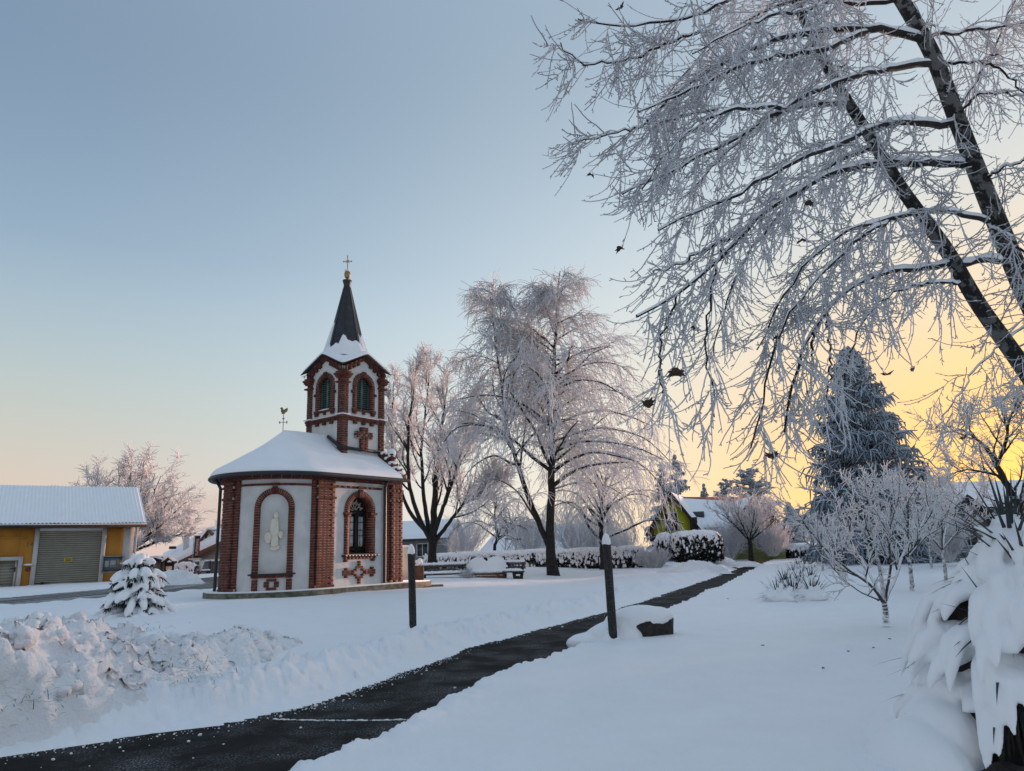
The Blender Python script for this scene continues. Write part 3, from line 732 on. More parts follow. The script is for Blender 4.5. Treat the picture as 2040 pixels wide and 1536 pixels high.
for (x0, y0, z0), (x1, y1, z1) in zip(P[:-1], P[1:]):
    a, b = np.array([x0, y0, ZE - .05]), np.array([x1, y1, ZE - .05]); ia, ib = a * [1, .80, 1], b * [1, .80, 1]
    if x0 <= 0 and x1 <= 0.001: ia, ib = np.array([x0 * .8, y0 * .8, ZE - .05]), np.array([x1 * .8, y1 * .8, ZE - .05])
    sf.quad(a, b, ib, ia)
sf.build('soffit', M['wood_dark'], roof)
# weathercock and little cross on the apse end of the ridge
wc = MB(); b0 = np.array([-.06, 0, 4.66])
wc.tube([b0, b0 + [0, 0, .55]], .011, 6)
e_ = np.array([.807, -.591, 0]); e_ = np.array([math.cos(-CH_TH), math.sin(-CH_TH), 0])       # seen broadside from the path
for s in (-1, 1):
    wc.tube([b0 + [0, 0, .30], b0 + e_ * .12 * s + [0, 0, .30]], .010, 6)
    for t in (-.03, 0, .03): wc.blob(b0 + e_ * (.125 - abs(t) * .6) * s + np.array([0, 0, .30 + t]), .018, None, 6, 4)
for t in (-.025, 0, .025): wc.blob(b0 + e_ * t + np.array([0, 0, .44 - abs(t)]), .018, None, 6, 4)
wc.build('roof_cross', M['steel'], roof, True)
ck = MB(); c0 = b0 + [0, 0, .56]
sil = [(-.05, .0), (.02, .0), (.05, .04), (.10, .07), (.13, .14), (.11, .20), (.08, .15), (.05, .11), (.0, .12), (-.03, .17), (-.05, .22), (-.09, .21), (-.12, .18), (-.085, .16), (-.085, .09)]
P = np.array([c0 + e_ * x + np.array([0, 0, z]) for x, z in sil]); nn = np.cross(e_, [0, 0, 1]) * .02
ck.poly_prism(P - nn / 2, nn); ck.build('weathercock', M['gold'], roof)
# stepped parapet of the entrance gable, snow on each step
for sd in (-1, 1):
    pg, psn = MB(), MB()
    for i in range(5):
        y0 = 1.80 - i * .19; z1 = 3.42 + i * .185
        pg.box((L_ - .15, sd * y0, (z1 + 3.2) / 2), (.30, .19, z1 - 3.2)); psn.blob((L_ - .16, sd * y0, z1 + .0), (.19, .115, .075), None, 10, 6, .15, i)
    pg.box((L_ - .15, sd * 1.36, 4.02), (.22, .22, .18)); pg.box((L_ - .15, sd * 1.36, 4.08), (.26, .26, .05)); psn.blob((L_ - .15, sd * 1.36, 4.12), (.15, .15, .18), None, 10, 6, .1, 3)
    par = pg.build('parapet', M['brick'], chapel); psn.build('snow', M['roof_snow'], par, True)

# -------- tower
TB = 3.6
GZ, CZ = 7.42, 6.93
tw = MB(); SR, SZ, SB = .31, 6.35, 5.56
gtop = lambda s: CZ + (GZ - CZ) * (1 - abs(s) / TH_) - .02
for k in range(4):
    f = tower_face(k)
    arch_wall(tw, f, -TH_, TH_, TB, gtop, 0, SR + .03, SZ, SB, PD + .01, .20, .3)
tower = tw.build('tower', M['plaster'], chapel)
lou = MB()
for k in range(4):
    f = tower_face(k)
    big = k in (0, 3)
    sgn = 1
    # corner piers: one visible side per face
    for s0, s1 in ((-TH_ - .0, -TH_ + .25), (TH_ - .25, TH_ + .0)):
        n = int((6.92 - TB) / COURSE)
        for i in range(n):
            z = TB + (i + .5) * COURSE
            if i % 2 == (k % 2): put(f, (s0 + s1) / 2, z, .25 - J, COURSE - J, -.12, .0, 0, 'tower')
            else:
                m_ = s0 + (.13 if s0 < 0 else .12); put(f, (s0 + m_) / 2, z, m_ - s0 - J, COURSE - J, -.12, .0, 0, 'tower'); put(f, (m_ + s1) / 2, z, s1 - m_ - J, COURSE - J, -.12, .0, 0, 'tower')
        slab(f, s0 + .014, s1 - .014, TB, 6.93, -.14, -.009, seg=1)
    # string course with dentils, sill, window arch
    row(f, -TH_ - .03, TH_ + .03, 5.215, 5.29, -.06, .045, 7, 'tower'); row(f, -TH_ - .015, TH_ + .015, 5.145, 5.215, -.06, .02, 7, 'tower')
    for s in (-.36, 0, .36): put(f, s, 5.10, .15, .085, -.06, .02, 0, 'tower')
    arch(f, 0, SZ, SR, SR + .165, 5.60, -.20, .0, 21, 'tower')
    for s in (-.05, 0, .05): put(f, s, 6.755, .042, .20, -.06, .025, -s, 'tower')
    row(f, -.50, .50, 5.49, 5.56, -.2, .02, 5, 'tower')
    for s in (-.40, .40): put(f, s, 5.52, .20, .11, -.1, .035, 0, 'tower'); put(f, s, 5.43, .15, .07, -.06, .02, 0, 'tower')
    put(f, 0, 5.44, .11, .07, -.06, .01, 0, 'tower')
    for s in (-.5, .5): put(f, s, 6.12, .08, .08, -.06, .02, 0, 'tower')
    # gable trim along the slope
    sl = math.atan2(GZ - CZ, TH_)
    for sd in (-1, 1):
        for i in range(5):
            t = (i + .5) / 5; s = sd * TH_ * (1 - t); z = CZ + (GZ - CZ) * t
            put(f, s, z - .05, .19, .07, -.06, .07, -sd * sl, 'tower'); put(f, s, z - .125, .19, .06, -.06, .035, -sd * sl, 'tower')
            if i in (0, 1, 2, 3): put(f, s * .98 + 0, z - .20, .11, .085, -.06, .03, -sd * sl, 'tower')
    # cross of bricks on the side towards the path
    if k in (0,):
        for i in range(11):
            z = 4.155 + (i + .5) * .0735
            if 4.56 < z < 4.80:
                for s in (-.31, -.19, .0, .19, .31)[::1] if i % 2 else (-.27, -.1, .1, .27): put(f, s - .01, z, (.16 if i % 2 == 0 else .125) - J, .0735 - J, -.06, .07, 0, 'tower')
            else:
                if i % 2: put(f, -.085, z, .125, .0735 - J, -.06, .07, 0, 'tower'); put(f, .065, z, .15, .0735 - J, -.06, .07, 0, 'tower')
                else: put(f, -.01, z, .29, .0735 - J, -.06, .07, 0, 'tower')
        slab(f, -.14, .12, 4.15, 4.95, -.08, .06); slab(f, -.37, .35, 4.585, 4.775, -.08, .06)
    # louvred shutters
    sh = MB(); arch_panel(sh, f, 0, SR + .01, SZ, SB - .01, -.19); sh = sh.build('shutter', M['dark'], tower)
    fb = MB()
    fb.add(*_b) if False else None
    for s in (-.285, -.02, .02, .285):
        V = [f(s - .02, SB, -.16), f(s + .02, SB, -.16), f(s + .02, SB, -.12), f(s - .02, SB, -.12)]
        zt = SZ + math.sqrt(max(0, SR ** 2 - s * s)); U = [p + np.array([0, 0, zt - SB]) for p in V]
        fb.add(np.array(V + U), BOXF)
    fb.build('shutter_frame', M['green_wood'], sh)
    if k in (0, 3):
        for i in range(15):
            z = SB + .045 + i * .071
            if z > SZ + SR - .06: break
            half = min(.27, math.sqrt(max(0, SR ** 2 - max(0, z - SZ) ** 2)) - .02)
            for a, b in ((-half, -.035), (.035, half)):
                if b - a < .03: continue
                m_ = MB(); V = [f(a, z - .03, -.11), f(b, z - .03, -.11), f(b, z + .02, -.165), f(a, z + .02, -.165)]
                U = [p + np.array([0, 0, .012]) for p in V]; m_.add(np.array(V + U), BOXF); m_.build('slat', M['green_wood'], sh)
    sn = MB(); sn.blob(f(0, 5.57, -.05), (.36 if k % 2 == 0 else .09, .09 if k % 2 == 0 else .36, .03), None, 10, 5); 
    if k == 3: sn.build('snow', M['roof_snow'], sh, True)
# capitals on the four corners
for cx in (-1, 1):
    for cy in (-1, 1):
        cp = MB(); c = np.array([TX + cx * (TH_ - .105), cy * (TH_ - .105), 0])
        for z, q, h in ((6.40, .36, .05), (6.555, .33, .05), (6.61, .39, .06), (6.67, .45, .06), (6.73, .36, .06)): cp.box(c + [0, 0, z], (q, q, h))
        cp.build('capital', M['brick'], tower)
        cs = MB(); cs.box((TX + cx * (TH_ - .105), cy * (TH_ - .105), 5.325), (.35, .35, .03)); cs.build('ledge_snow', M['roof_snow'], tower)
for k in range(4):
    cs = MB(); slab(tower_face(k), -TH_ + .3, TH_ - .3, 5.285, 5.305, -.03, .04, cs, 5); cs.build('ledge_snow', M['roof_snow'], tower)
# roof: four gables, snow over them
def star(off, za, zc, zcen, ga, gc):
    P = []
    for k in range(4):
        a = k * math.pi / 2; P.append((TX + math.cos(a) * (TH_ + ga), math.sin(a) * (TH_ + ga), za + off)); b = a + math.pi / 4
        P.append((TX + math.copysign(TH_ + gc, math.cos(b)), math.copysign(TH_ + gc, math.sin(b)), zc + off))
    return np.array(P), np.array([TX, 0, zcen + off])
def star_slab(mb, o0, o1, ga, gc, shrink=0.0, cen=.06):
    P, c = star(o0, GZ + .02, CZ - .04, GZ + .06, ga, gc); Q, d = star(o1, GZ + .02, CZ - .04, GZ + cen, ga - shrink, gc - shrink)
    V = np.vstack([P, Q, c[None], d[None]]); n = 8
    mb.add2(V, [[i, (i + 1) % n, n + (i + 1) % n, n + i] for i in range(n)], [[16, (i + 1) % n, i] for i in range(n)] + [[17, n + i, n + (i + 1) % n] for i in range(n)])
ts = MB(); star_slab(ts, 0, .035, .15, .17); troof = ts.build('tower_roof', M['slate'], tower)
ts = MB(); star_slab(ts, .036, .14, .16, .17, .03, .34); o = ts.build('snow', M['roof_snow'], troof, True)
md = o.modifiers.new('subdivide', 'SUBSURF'); md.subdivision_type = 'SIMPLE'; md.levels = md.render_levels = 3
md = o.modifiers.new('soften', 'SMOOTH'); md.factor = .5; md.iterations = 4
# spire
sp = MB(); C8 = (TX - .04, .02, 0); A8 = 0
prof = [(.80, 7.36), (.665, 7.75), (.60, 8.0), (.12, 10.13)]
sp.lathe(prof, 8, C8, a0=A8); spire = sp.build('spire', M['slate'], tower)
rb = MB()
for k in range(8):
    a = A8 + k * math.pi / 4
    rb.tube([(C8[0] + math.cos(a) * r, C8[1] + math.sin(a) * r, z) for r, z in prof], [.02, .018, .016, .010], 5)
rb.build('seam', M['gutter'], spire)
cpz = MB(); cpz.lathe([(.10, 10.10), (.125, 10.16), (.12, 10.22), (.155, 10.32), (.165, 10.38), (.02, 10.39)], 8, C8); cpz.build('spire_cap', M['slate'], spire)
ball = MB(); ball.tube([(C8[0], C8[1], 10.36), (C8[0], C8[1], 10.5)], .03, 8); ball.lathe([(.001, 10.44), (.07, 10.47), (.105, 10.55), (.115, 10.62), (.09, 10.71), (.04, 10.76), (.001, 10.77)], 14, C8); ball.build('finial_ball', M['gold'], spire, True)
bs = MB(); bs.blob((C8[0] - .02, C8[1], 10.75), (.085, .085, .05), None, 10, 6, .2, 2); bs.build('snow', M['roof_snow'], spire, True)
cr = MB(); b0 = np.array([C8[0], C8[1], 10.75])
cr.tube([b0, b0 + [0, 0, .56]], .014, 6)
for s in (-1, 1):
    cr.tube([b0 + [0, 0, .36], b0 + e_ * .13 * s + [0, 0, .36]], .013, 6); cr.blob(b0 + e_ * .135 * s + np.array([0, 0, .36]), .03, None, 8, 5)
    cr.tube([b0 + [0, 0, .36], b0 + e_ * .07 * s + [0, 0, .30]], .009, 5); cr.tube([b0 + [0, 0, .36], b0 + e_ * .06 * s + [0, 0, .42]], .009, 5)
cr.blob(b0 + [0, 0, .565], (.025, .025, .035), None, 8, 5); cr.build('cross', M['gold'], spire, True)
# snow that clings to the foot of the spire
na, nz = 96, 12; AA = np.linspace(0, 2 * math.pi, na); X = np.zeros((na, nz)); Y = X.copy(); Z = X.copy()
for i, a in enumerate(AA):
    q = ((a - A8) % (math.pi / 4)) - math.pi / 8; oc = math.cos(math.pi / 8) / math.cos(q)
    top = 7.93 + (fbm(np.array(math.cos(a) * 1.6 + 4), np.array(math.sin(a) * 1.6), 3) - .5) * .75 + .10 * abs(math.cos(4 * (a - A8) / 1.0 ))
    wa = math.atan2(math.sin(a + CH_TH), math.cos(a + CH_TH))
    if -0.35 < wa < .25: top += .45
    if abs(wa - math.pi) < .5 or abs(wa + math.pi) < .5: top += .75
    for j in range(nz):
        t = j / (nz - 1); z = 7.42 + (top - 7.42) * t
        r = np.interp(z, [p[1] for p in prof], [p[0] for p in prof]) * oc + .09 * (1 - t) ** .7 + .035 * (1 - t ** 6) - .006
        X[i, j], Y[i, j], Z[i, j] = C8[0] + math.cos(a) * r, C8[1] + math.sin(a) * r, z
grid_mesh('snow', X, Y, Z, M['roof_snow'], True, spire, flip=True)
# icicles at the front eave corners
ic = MB()
for cx, cy in ((-1, -1), (-1, 1), (1, -1)):
    for k in range(7):
        p = np.array([TX + cx * (TH_ + .13 - .02 * (k % 3)) - cx * (.03 * k if k % 2 else 0), cy * (TH_ + .13) - cy * (0 if k % 2 else .03 * k), CZ - .05]); l = .05 + .10 * rng.random()
        ic.tube([p, p - [0, 0, l * .5], p - [0, 0, l]], [.011, .007, .001], 5, False)
ic.build('icicle', M['steel'], troof, True)
# lead flashing where the tower meets the roof
fl = MB(); f0, f3 = tower_face(0), tower_face(3)
yz = lambda y: ZR + (ZE - ZR) * (abs(y) / RE) + .17
for a, b in (((TX - TH_ - .03, -.25, yz(.25) + .06), (TX - TH_ - .03, -TH_, yz(TH_) + .08)), ((TX - TH_ - .03, -TH_ - .03, yz(TH_) + .08), (TX + TH_, -TH_ - .03, yz(TH_) + .06)),
             ((TX - TH_ - .03, .25, yz(.25) + .06), (TX - TH_ - .03, TH_, yz(TH_) + .08))): fl.bar(a, b, .05, .10)
fl.build('flashing', M['gutter'], roof)
backing.build('mortar', M['mortar'], chapel)
# -------- bricks: the 300 that show largest are objects, the others are one part
bm_ = bpy.data.meshes.new('brick'); bm_.from_pydata([tuple(v) for v in BOXV], [], [tuple(int(i) for i in f) for f in BOXF]); bm_.materials.append(M['brick'])
allb = []; Rz = rotz(CH_TH); base = np.array([CH_O[0], CH_O[1], CH_Z])
for part, L in BR.items():
    for c, A, n in L:
        pw = Rz @ c + base; v = CAMP - pw; dist = np.linalg.norm(v); v /= dist; face = (Rz @ n) @ v
        area = np.linalg.norm(A[:, 0]) * np.linalg.norm(A[:, 2]) * max(face, 0) / dist ** 2
        if face < .12 or (part == 'tower' and c[2] < 4.2): area = 0
        allb.append((area, part, c, A))
allb.sort(key=lambda t: -t[0])
for area, part, c, A in allb[:300]:
    o = bpy.data.objects.new('brick', bm_); link(o, chapel if part == 'nave' else tower)
    m4 = Matrix.Identity(4)
    for i in range(3):
        for j in range(3): m4[i][j] = A[i, j]
        m4[i][3] = c[i]
    o.matrix_basis = m4
rest = {'nave': MB(), 'tower': MB()}
for area, part, c, A in allb[300:]: rest[part].add(BOXV @ A.T + c, BOXF)
rest['nave'].build('bricks', M['brick'], chapel, kind='stuff'); rest['tower'].build('bricks', M['brick'], tower, kind='stuff')

# ------------------------------------------------------------------ tree growing
def unit(v): return v / (np.linalg.norm(v, axis=-1, keepdims=True) + 1e-9)
def grow(P0, D0, L, n, wob, grav, r):
    """grow B branches of n nodes; grav: callable t -> pull (positive is down)"""
    B = len(P0); P = np.zeros((B, n, 3)); P[:, 0] = P0; d = unit(D0.copy()); st = (np.broadcast_to(L, (B,)) / (n - 1))[:, None]
    for i in range(1, n):
        t = i / (n - 1); d = unit(d + r.normal(0, wob, (B, 3)) + np.array([0, 0, -1.0]) * (grav(t) if callable(grav) else grav))
        P[:, i] = P[:, i - 1] + d * st
    return P
def kids(P, R, m, t0, t1, ang, spread, r, bias=None):
    B, n, _ = P.shape; t = t0 + (t1 - t0) * (np.arange(m)[None, :] + r.random((B, m))) / m; x = t * (n - 1)
    i = np.minimum(x.astype(int), n - 2); f = (x - i)[..., None]; b = np.arange(B)[:, None]
    p = P[b, i] * (1 - f) + P[b, i + 1] * f; T = unit(P[b, i + 1] - P[b, i]); rad = R[b, i] * (1 - f[..., 0]) + R[b, i + 1] * f[..., 0]
    q = r.normal(0, 1, p.shape)
    if bias is not None: q = q + np.asarray(bias)
    q = unit(q - (q * T).sum(-1, keepdims=True) * T); a = ang + r.normal(0, spread, t.shape)
    D = T * np.cos(a)[..., None] + q * np.sin(a)[..., None]
    return p.reshape(-1, 3), D.reshape(-1, 3), rad.ravel(), t.ravel()
def taper(r0, n, end=.35): return np.asarray(r0)[:, None] * (1 + (end - 1) * np.linspace(0, 1, n))[None]
def smooth_line(P, n=24):
    P = np.asarray(P, float); s = np.r_[0, np.cumsum(np.linalg.norm(np.diff(P, axis=0), axis=1))]; s /= s[-1]; t = np.linspace(0, 1, n)
    Q = np.stack([np.interp(t, s, P[:, k]) for k in range(3)], 1)
    for _ in range(2): Q[1:-1] = (Q[:-2] + 2 * Q[1:-1] + Q[2:]) / 4
    return Q
def snow_on(P, R, amt=.75, k=5, cut=.25):
    T = unit(np.gradient(P, axis=1)); hz = np.sqrt(np.clip(1 - T[..., 2] ** 2, 0, 1))
    n = noise3(P * 6)
    Rs = R * amt * np.clip(hz * (1.05 + cut) - cut, .02, 1) * (.55 + .9 * n)
    Q = P.copy(); Q[..., 2] += R * (.55 + .35 * n) * hz
    return tubes(Q, Rs, k)
class Tree:
    """collects the bark, snow and twig meshes of one tree and builds them as its parts"""
    def __init__(s, name, base, label, cat='tree', group=None):
        s.base = np.asarray(base, float); s.root = empty(name, s.base, 0, label, cat, group); s.parts = {}
    def add(s, part, V, F):
        s.parts.setdefault(part, []).append((V, F))
    def build(s, mats, kinds=()):
        for part, L in s.parts.items():
            n, Vs, Fs = 0, [], []
            for V, F in L: Vs.append(V); Fs.append(F + n); n += len(V)
            mesh_np(part, np.concatenate(Vs) - s.base, [np.concatenate(Fs)], mats[part], s.root, True, kind='stuff' if part in kinds else None)
        return s.root
def px_line(pts, n=24): return smooth_line([at(*p) for p in pts], n)

# ------------------------------------------------------------------ the big tree that hangs into the picture from the right
def near_tree():
    r = np.random.default_rng(21)
    stems = [([(2130, 760, 8.6), (2040, 575, 8.3), (1965, 390, 8.0), (1905, 235, 7.8), (1860, 110, 7.6), (1790, -10, 7.4), (1700, -150, 7.2), (1600, -300, 7.0)], .135, .06),
             ([(2150, 900, 8.3), (2040, 735, 7.9), (1950, 610, 7.7), (1890, 500, 7.5), (1800, 385, 7.3), (1730, 265, 7.2), (1665, 165, 7.1), (1600, 40, 7.0), (1550, -80, 6.9)], .105, .04)]
    limbs = [
        ([(1850, 80, 7.6), (1760, 60, 7.3), (1677, 57, 7.0), (1595, 65, 6.7), (1510, 92, 6.4), (1414, 131, 6.2), (1346, 186, 6.0), (1290, 240, 5.9)], .052),
        ([(1720, 66, 7.1), (1636, 101, 6.6), (1540, 112, 6.2), (1440, 145, 5.9), (1350, 190, 5.7), (1270, 225, 5.6)], .036),
        ([(1850, 125, 7.5), (1759, 137, 7.1), (1704, 153, 6.8), (1636, 175, 6.5), (1575, 205, 6.2), (1524, 241, 6.0), (1455, 285, 5.9), (1373, 320, 5.8), (1310, 350, 5.7), (1240, 390, 5.6)], .042),
        ([(1680, 205, 7.1), (1622, 207, 7.4), (1560, 225, 7.7), (1490, 265, 7.9), (1420, 330, 8.1), (1350, 410, 8.2)], .034),
        ([(1895, 250, 7.8), (1786, 240, 7.2), (1718, 262, 6.8), (1671, 290, 6.5), (1608, 310, 6.2), (1540, 345, 6.0), (1470, 385, 5.8), (1390, 425, 5.7), (1310, 455, 5.6)], .046),
        ([(1925, 330, 8.0), (1813, 323, 7.5), (1731, 325, 7.1), (1649, 346, 6.7), (1590, 378, 6.4), (1540, 412, 6.2), (1490, 452, 6.0), (1425, 527, 5.8), (1386, 563, 5.7), (1328, 605, 5.6), (1270, 628, 5.5)], .052),
        ([(1480, 458, 6.0), (1409, 498, 6.1), (1360, 525, 6.2), (1300, 542, 6.3)], .02),
        ([(1966, 440, 8.0), (1909, 421, 7.6), (1841, 424, 7.3), (1786, 432, 7.0), (1709, 446, 6.7), (1640, 490, 6.5), (1580, 555, 6.3), (1540, 630, 6.2), (1510, 700, 6.2)], .032),
        ([(1988, 517, 8.0), (1923, 525, 7.7), (1882, 529, 7.5), (1813, 536, 7.2), (1772, 541, 7.0), (1731, 555, 6.8), (1677, 585, 6.5), (1649, 612, 6.4), (1625, 655, 6.3), (1595, 690, 6.2), (1578, 770, 6.2), (1560, 860, 6.2)], .042),
        ([(1649, 612, 6.4), (1652, 667, 6.5), (1655, 735, 6.5), (1645, 800, 6.5)], .014),
        ([(1619, 660, 6.3), (1619, 715, 6.2), (1612, 790, 6.2)], .012),
        ([(1836, 74, 7.55), (1936, 60, 7.9), (2040, 48, 8.3), (2150, 30, 8.6)], .028),
        ([(1914, 205, 7.8), (1942, 164, 8.0), (1977, 104, 8.2), (2018, 8, 8.5), (2060, -90, 8.7)], .018),
        ([(1900, 240, 7.8), (1950, 185, 7.6), (2040, 188, 7.4), (2120, 210, 7.3)], .018),
        ([(1600, -60, 7.0), (1500, -25, 6.6), (1455, 0, 6.4), (1395, 27, 6.2), (1324, 44, 6.0), (1264, 53, 5.9), (1187, 55, 5.8), (1155, 38, 5.7)], .03),
        ([(1400, 60, 6.3), (1332, 85, 6.1), (1275, 112, 6.0), (1220, 125, 5.9), (1160, 127, 5.8), (1125, 110, 5.75), (1114, 85, 5.7)], .016),
        ([(1430, 215, 6.2), (1350, 235, 6.1), (1275, 251, 6.0), (1237, 262, 5.9), (1190, 277, 5.9), (1149, 278, 5.8)], .012),
        ([(1915, 565, 7.6), (1854, 562, 7.2), (1800, 572, 7.0), (1750, 600, 6.8), (1715, 650, 6.7), (1690, 720, 6.6), (1675, 800, 6.6)], .018),
        ([(2040, 650, 8.0), (1990, 690, 7.8), (1940, 740, 7.6), (1900, 800, 7.5), (1870, 850, 7.4)], .012),
        ([(1750, 290, 7.2), (1690, 310, 7.6), (1620, 360, 8.0), (1550, 430, 8.3), (1480, 520, 8.5), (1440, 620, 8.6), (1420, 710, 8.6)], .03),
        ([(1830, 420, 7.4), (1760, 440, 6.9), (1690, 490, 6.5), (1620, 560, 6.2), (1560, 640, 6.0), (1530, 730, 5.9), (1515, 830, 5.9), (1500, 890, 5.9)], .026),
        ([(1790, 0, 7.4), (1700, 10, 7.8), (1600, -10, 8.1), (1500, 30, 8.3), (1420, 90, 8.4), (1350, 160, 8.5), (1300, 230, 8.5)], .03),
        ([(1880, 130, 7.7), (1950, 120, 7.4), (2010, 150, 7.2), (2060, 210, 7.0)], .02),
        ([(1950, 370, 8.0), (2000, 330, 7.7), (2060, 320, 7.5), (2120, 330, 7.4)], .02),
        ([(1970, 450, 8.0), (2010, 470, 7.6), (2060, 530, 7.3), (2070, 640, 7.2)], .02),
        ([(1440, 480, 5.9), (1420, 560, 5.8), (1405, 650, 5.8), (1412, 740, 5.8), (1425, 830, 5.9)], .011),
        ([(1350, 590, 5.6), (1320, 660, 5.6), (1310, 740, 5.6), (1325, 790, 5.6)], .010),
        ([(1700, -40, 7.2), (1620, 20, 6.3), (1540, 30, 5.8), (1460, 60, 5.5), (1380, 110, 5.3)], .03),
        ([(1560, 220, 6.1), (1480, 210, 5.7), (1400, 240, 5.5), (1330, 300, 5.4), (1280, 370, 5.3)], .022),
    ]
    base = np.array([8.3, 9.0, -.05])
    tr = Tree('overhanging_tree', base, 'large frosted tree leaning in from the right edge with drooping twigs', 'tree')
    for i, (pts, r0, r1) in enumerate(stems):
        P = px_line(pts, 40); st = P[0]
        P = np.vstack([smooth_line([base + [0, 0, 0], base + [-.1 - .15 * i, -.15, .9], (base * .35 + st * .65) * [1, 1, 1], st], 14)[:-1], P])
        P = P + (noise3(P * 1.3)[:, None] - .5) * .05
        R = np.r_[np.linspace(.26, r0 * 1.05, 13), np.linspace(r0, r1, 40)]
        V, F = tubes(P[None], R[None], 14); tr.add('trunk', V, F)
        V, F = snow_on(P[None, 10:], R[None, 10:] * .5, .5, 6); V = V + [-.05, -.02, .06]; tr.add('branch_snow', V, F)
    LP, LR = [], []
    for pts, r0 in limbs:
        P = px_line(pts, 24); P = P + r.normal(0, .012, P.shape); LP.append(P); LR.append(np.linspace(r0, max(.006, r0 * .2), 24))
    LP, LR = np.array(LP), np.array(LR)
    V, F = tubes(LP, LR, 8); tr.add('limb', V, F)
    V, F = snow_on(LP, LR + .004, 1.05, 6); tr.add('branch_snow', V, F)
    curl = lambda t: .16 if t < .55 else -.10
    # sub branches
    ln = np.linalg.norm(np.diff(LP, axis=1), axis=2).sum(1)
    P2, R2 = [], []
    for P, R, l in zip(LP, LR, ln):
        m = max(4, int(l * (7.6 if P[:, 2].mean() > 3.7 else 4.6))); p, D, rad, t = kids(P[None], R[None], m, .12, .98, .75, .25, r, bias=(-.2, -.1, -.15))
        q = grow(p, D, r.uniform(.4, 1.25, len(p)) * (1.15 - .82 * t), 14, .075, curl, r); P2.append(q); R2.append(taper(np.minimum(rad * .6, r.uniform(.008, .014, len(p))), 14, .5))
    # shoots straight from the stems
    for i in range(2):
        P = px_line(stems[i][0], 40)[None]; p, D, rad, t = kids(P, np.full((1, 40), .05), 34, .0, .9, 1.1, .25, r)
        P2.append(grow(p, D, r.uniform(.4, 1.2, len(p)), 14, .08, lambda t: .10 if t < .5 else -.05, r)); R2.append(taper(r.uniform(.008, .013, len(p)), 14, .5))
    P2, R2 = np.concatenate(P2), np.concatenate(R2)
    V, F = tubes(P2, R2, 5); tr.add('twigs', V, F)
    p, D, rad, t = kids(P2, R2, 7, .08, .97, .62, .2, r, bias=(-.2, 0, -.1))
    P3 = grow(p, D, r.uniform(.15, .62, len(p)) * (1.15 - .5 * t), 8, .085, lambda t: .09 if t < .5 else -.13, r); R3 = taper(r.uniform(.0045, .0075, len(p)), 8, .65)
    V, F = tubes(P3, R3, 4); tr.add('twigs', V, F)
    # stubby spurs with rime
    p, D, rad, t = kids(P3, R3, 3, .1, .98, .8, .2, r)
    P4 = grow(p, D, r.uniform(.012, .055, len(p)), 2, .12, 0, r); V, F = tubes(P4, taper(r.uniform(.0042, .006, len(p)), 2, .9), 3); tr.add('twigs', V, F)
    p, D, rad, t = kids(P2, R2, 6, .1, .98, .9, .2, r)
    P4 = grow(p, D, r.uniform(.02, .06, len(p)), 2, .12, 0, r); V, F = tubes(P4, taper(r.uniform(.0045, .0065, len(p)), 2, .9), 3); tr.add('twigs', V, F)
    root = tr.build({'trunk': M['bark_pale'], 'limb': M['bark'], 'branch_snow': M['snow_soft'], 'twigs': M['twig_near']}, ('twigs',))
    # a few withered leaves still hanging
    star = [(0, 0), (.3, .15), (.55, .05), (.5, .35), (.85, .45), (.6, .65), (.75, .95), (.4, .85), (.2, 1.15), (0, .95), (-.25, 1.1), (-.35, .8), (-.75, .9), (-.55, .6), (-.9, .4), (-.5, .3), (-.5, .02), (-.25, .12)]
    for k, (u, v, Y, s) in enumerate([(1814, 793, 6.6, .075), (1903, 848, 6.7, .07), (1838, 762, 7.0, .06), (1600, 490, 6.3, .07), (1630, 452, 6.4, .06), (1324, 738, 5.6, .09), (1297, 806, 5.6, .09), (1259, 478, 5.5, .06), (1216, 30, 5.8, .07),
                                     (1407, 672, 5.8, .07), (1673, 130, 6.7, .06), (1598, 408, 6.3, .07), (1513, 905, 5.9, .07), (1888, 50, 7.4, .06), (1972, 155, 7.3, .06), (1543, 660, 6.2, .05), (1620, 975, 6.4, .05), (1198, 342, 5.7, .045), (1300, 345, 5.7, .04), (2015, 690, 7.6, .07)]):
        P = at(u, v, Y); ends = P3[:, -1]; P = ends[np.argmin(np.linalg.norm(ends - P, axis=1))]; mb = MB(); q = np.array([(x * s, y * s * .8, (abs(x) ** 1.4) * s * .7 * (1 if k % 2 else -1) + math.sin(y * 5) * s * .12) for x, y in star])
        A = rotz(r.random() * 6.28) @ rotx(2.2 + r.random() * .9); q = q @ A.T
        mb.poly_prism(q, A @ np.array([0, 0, .003])); mb.tube([(0, 0, 0), (0, .0, s * .5)], .002, 4)
        o = mb.build('leaf', M['leaf_dead'], root, True); o.location = P - base
near_tree()

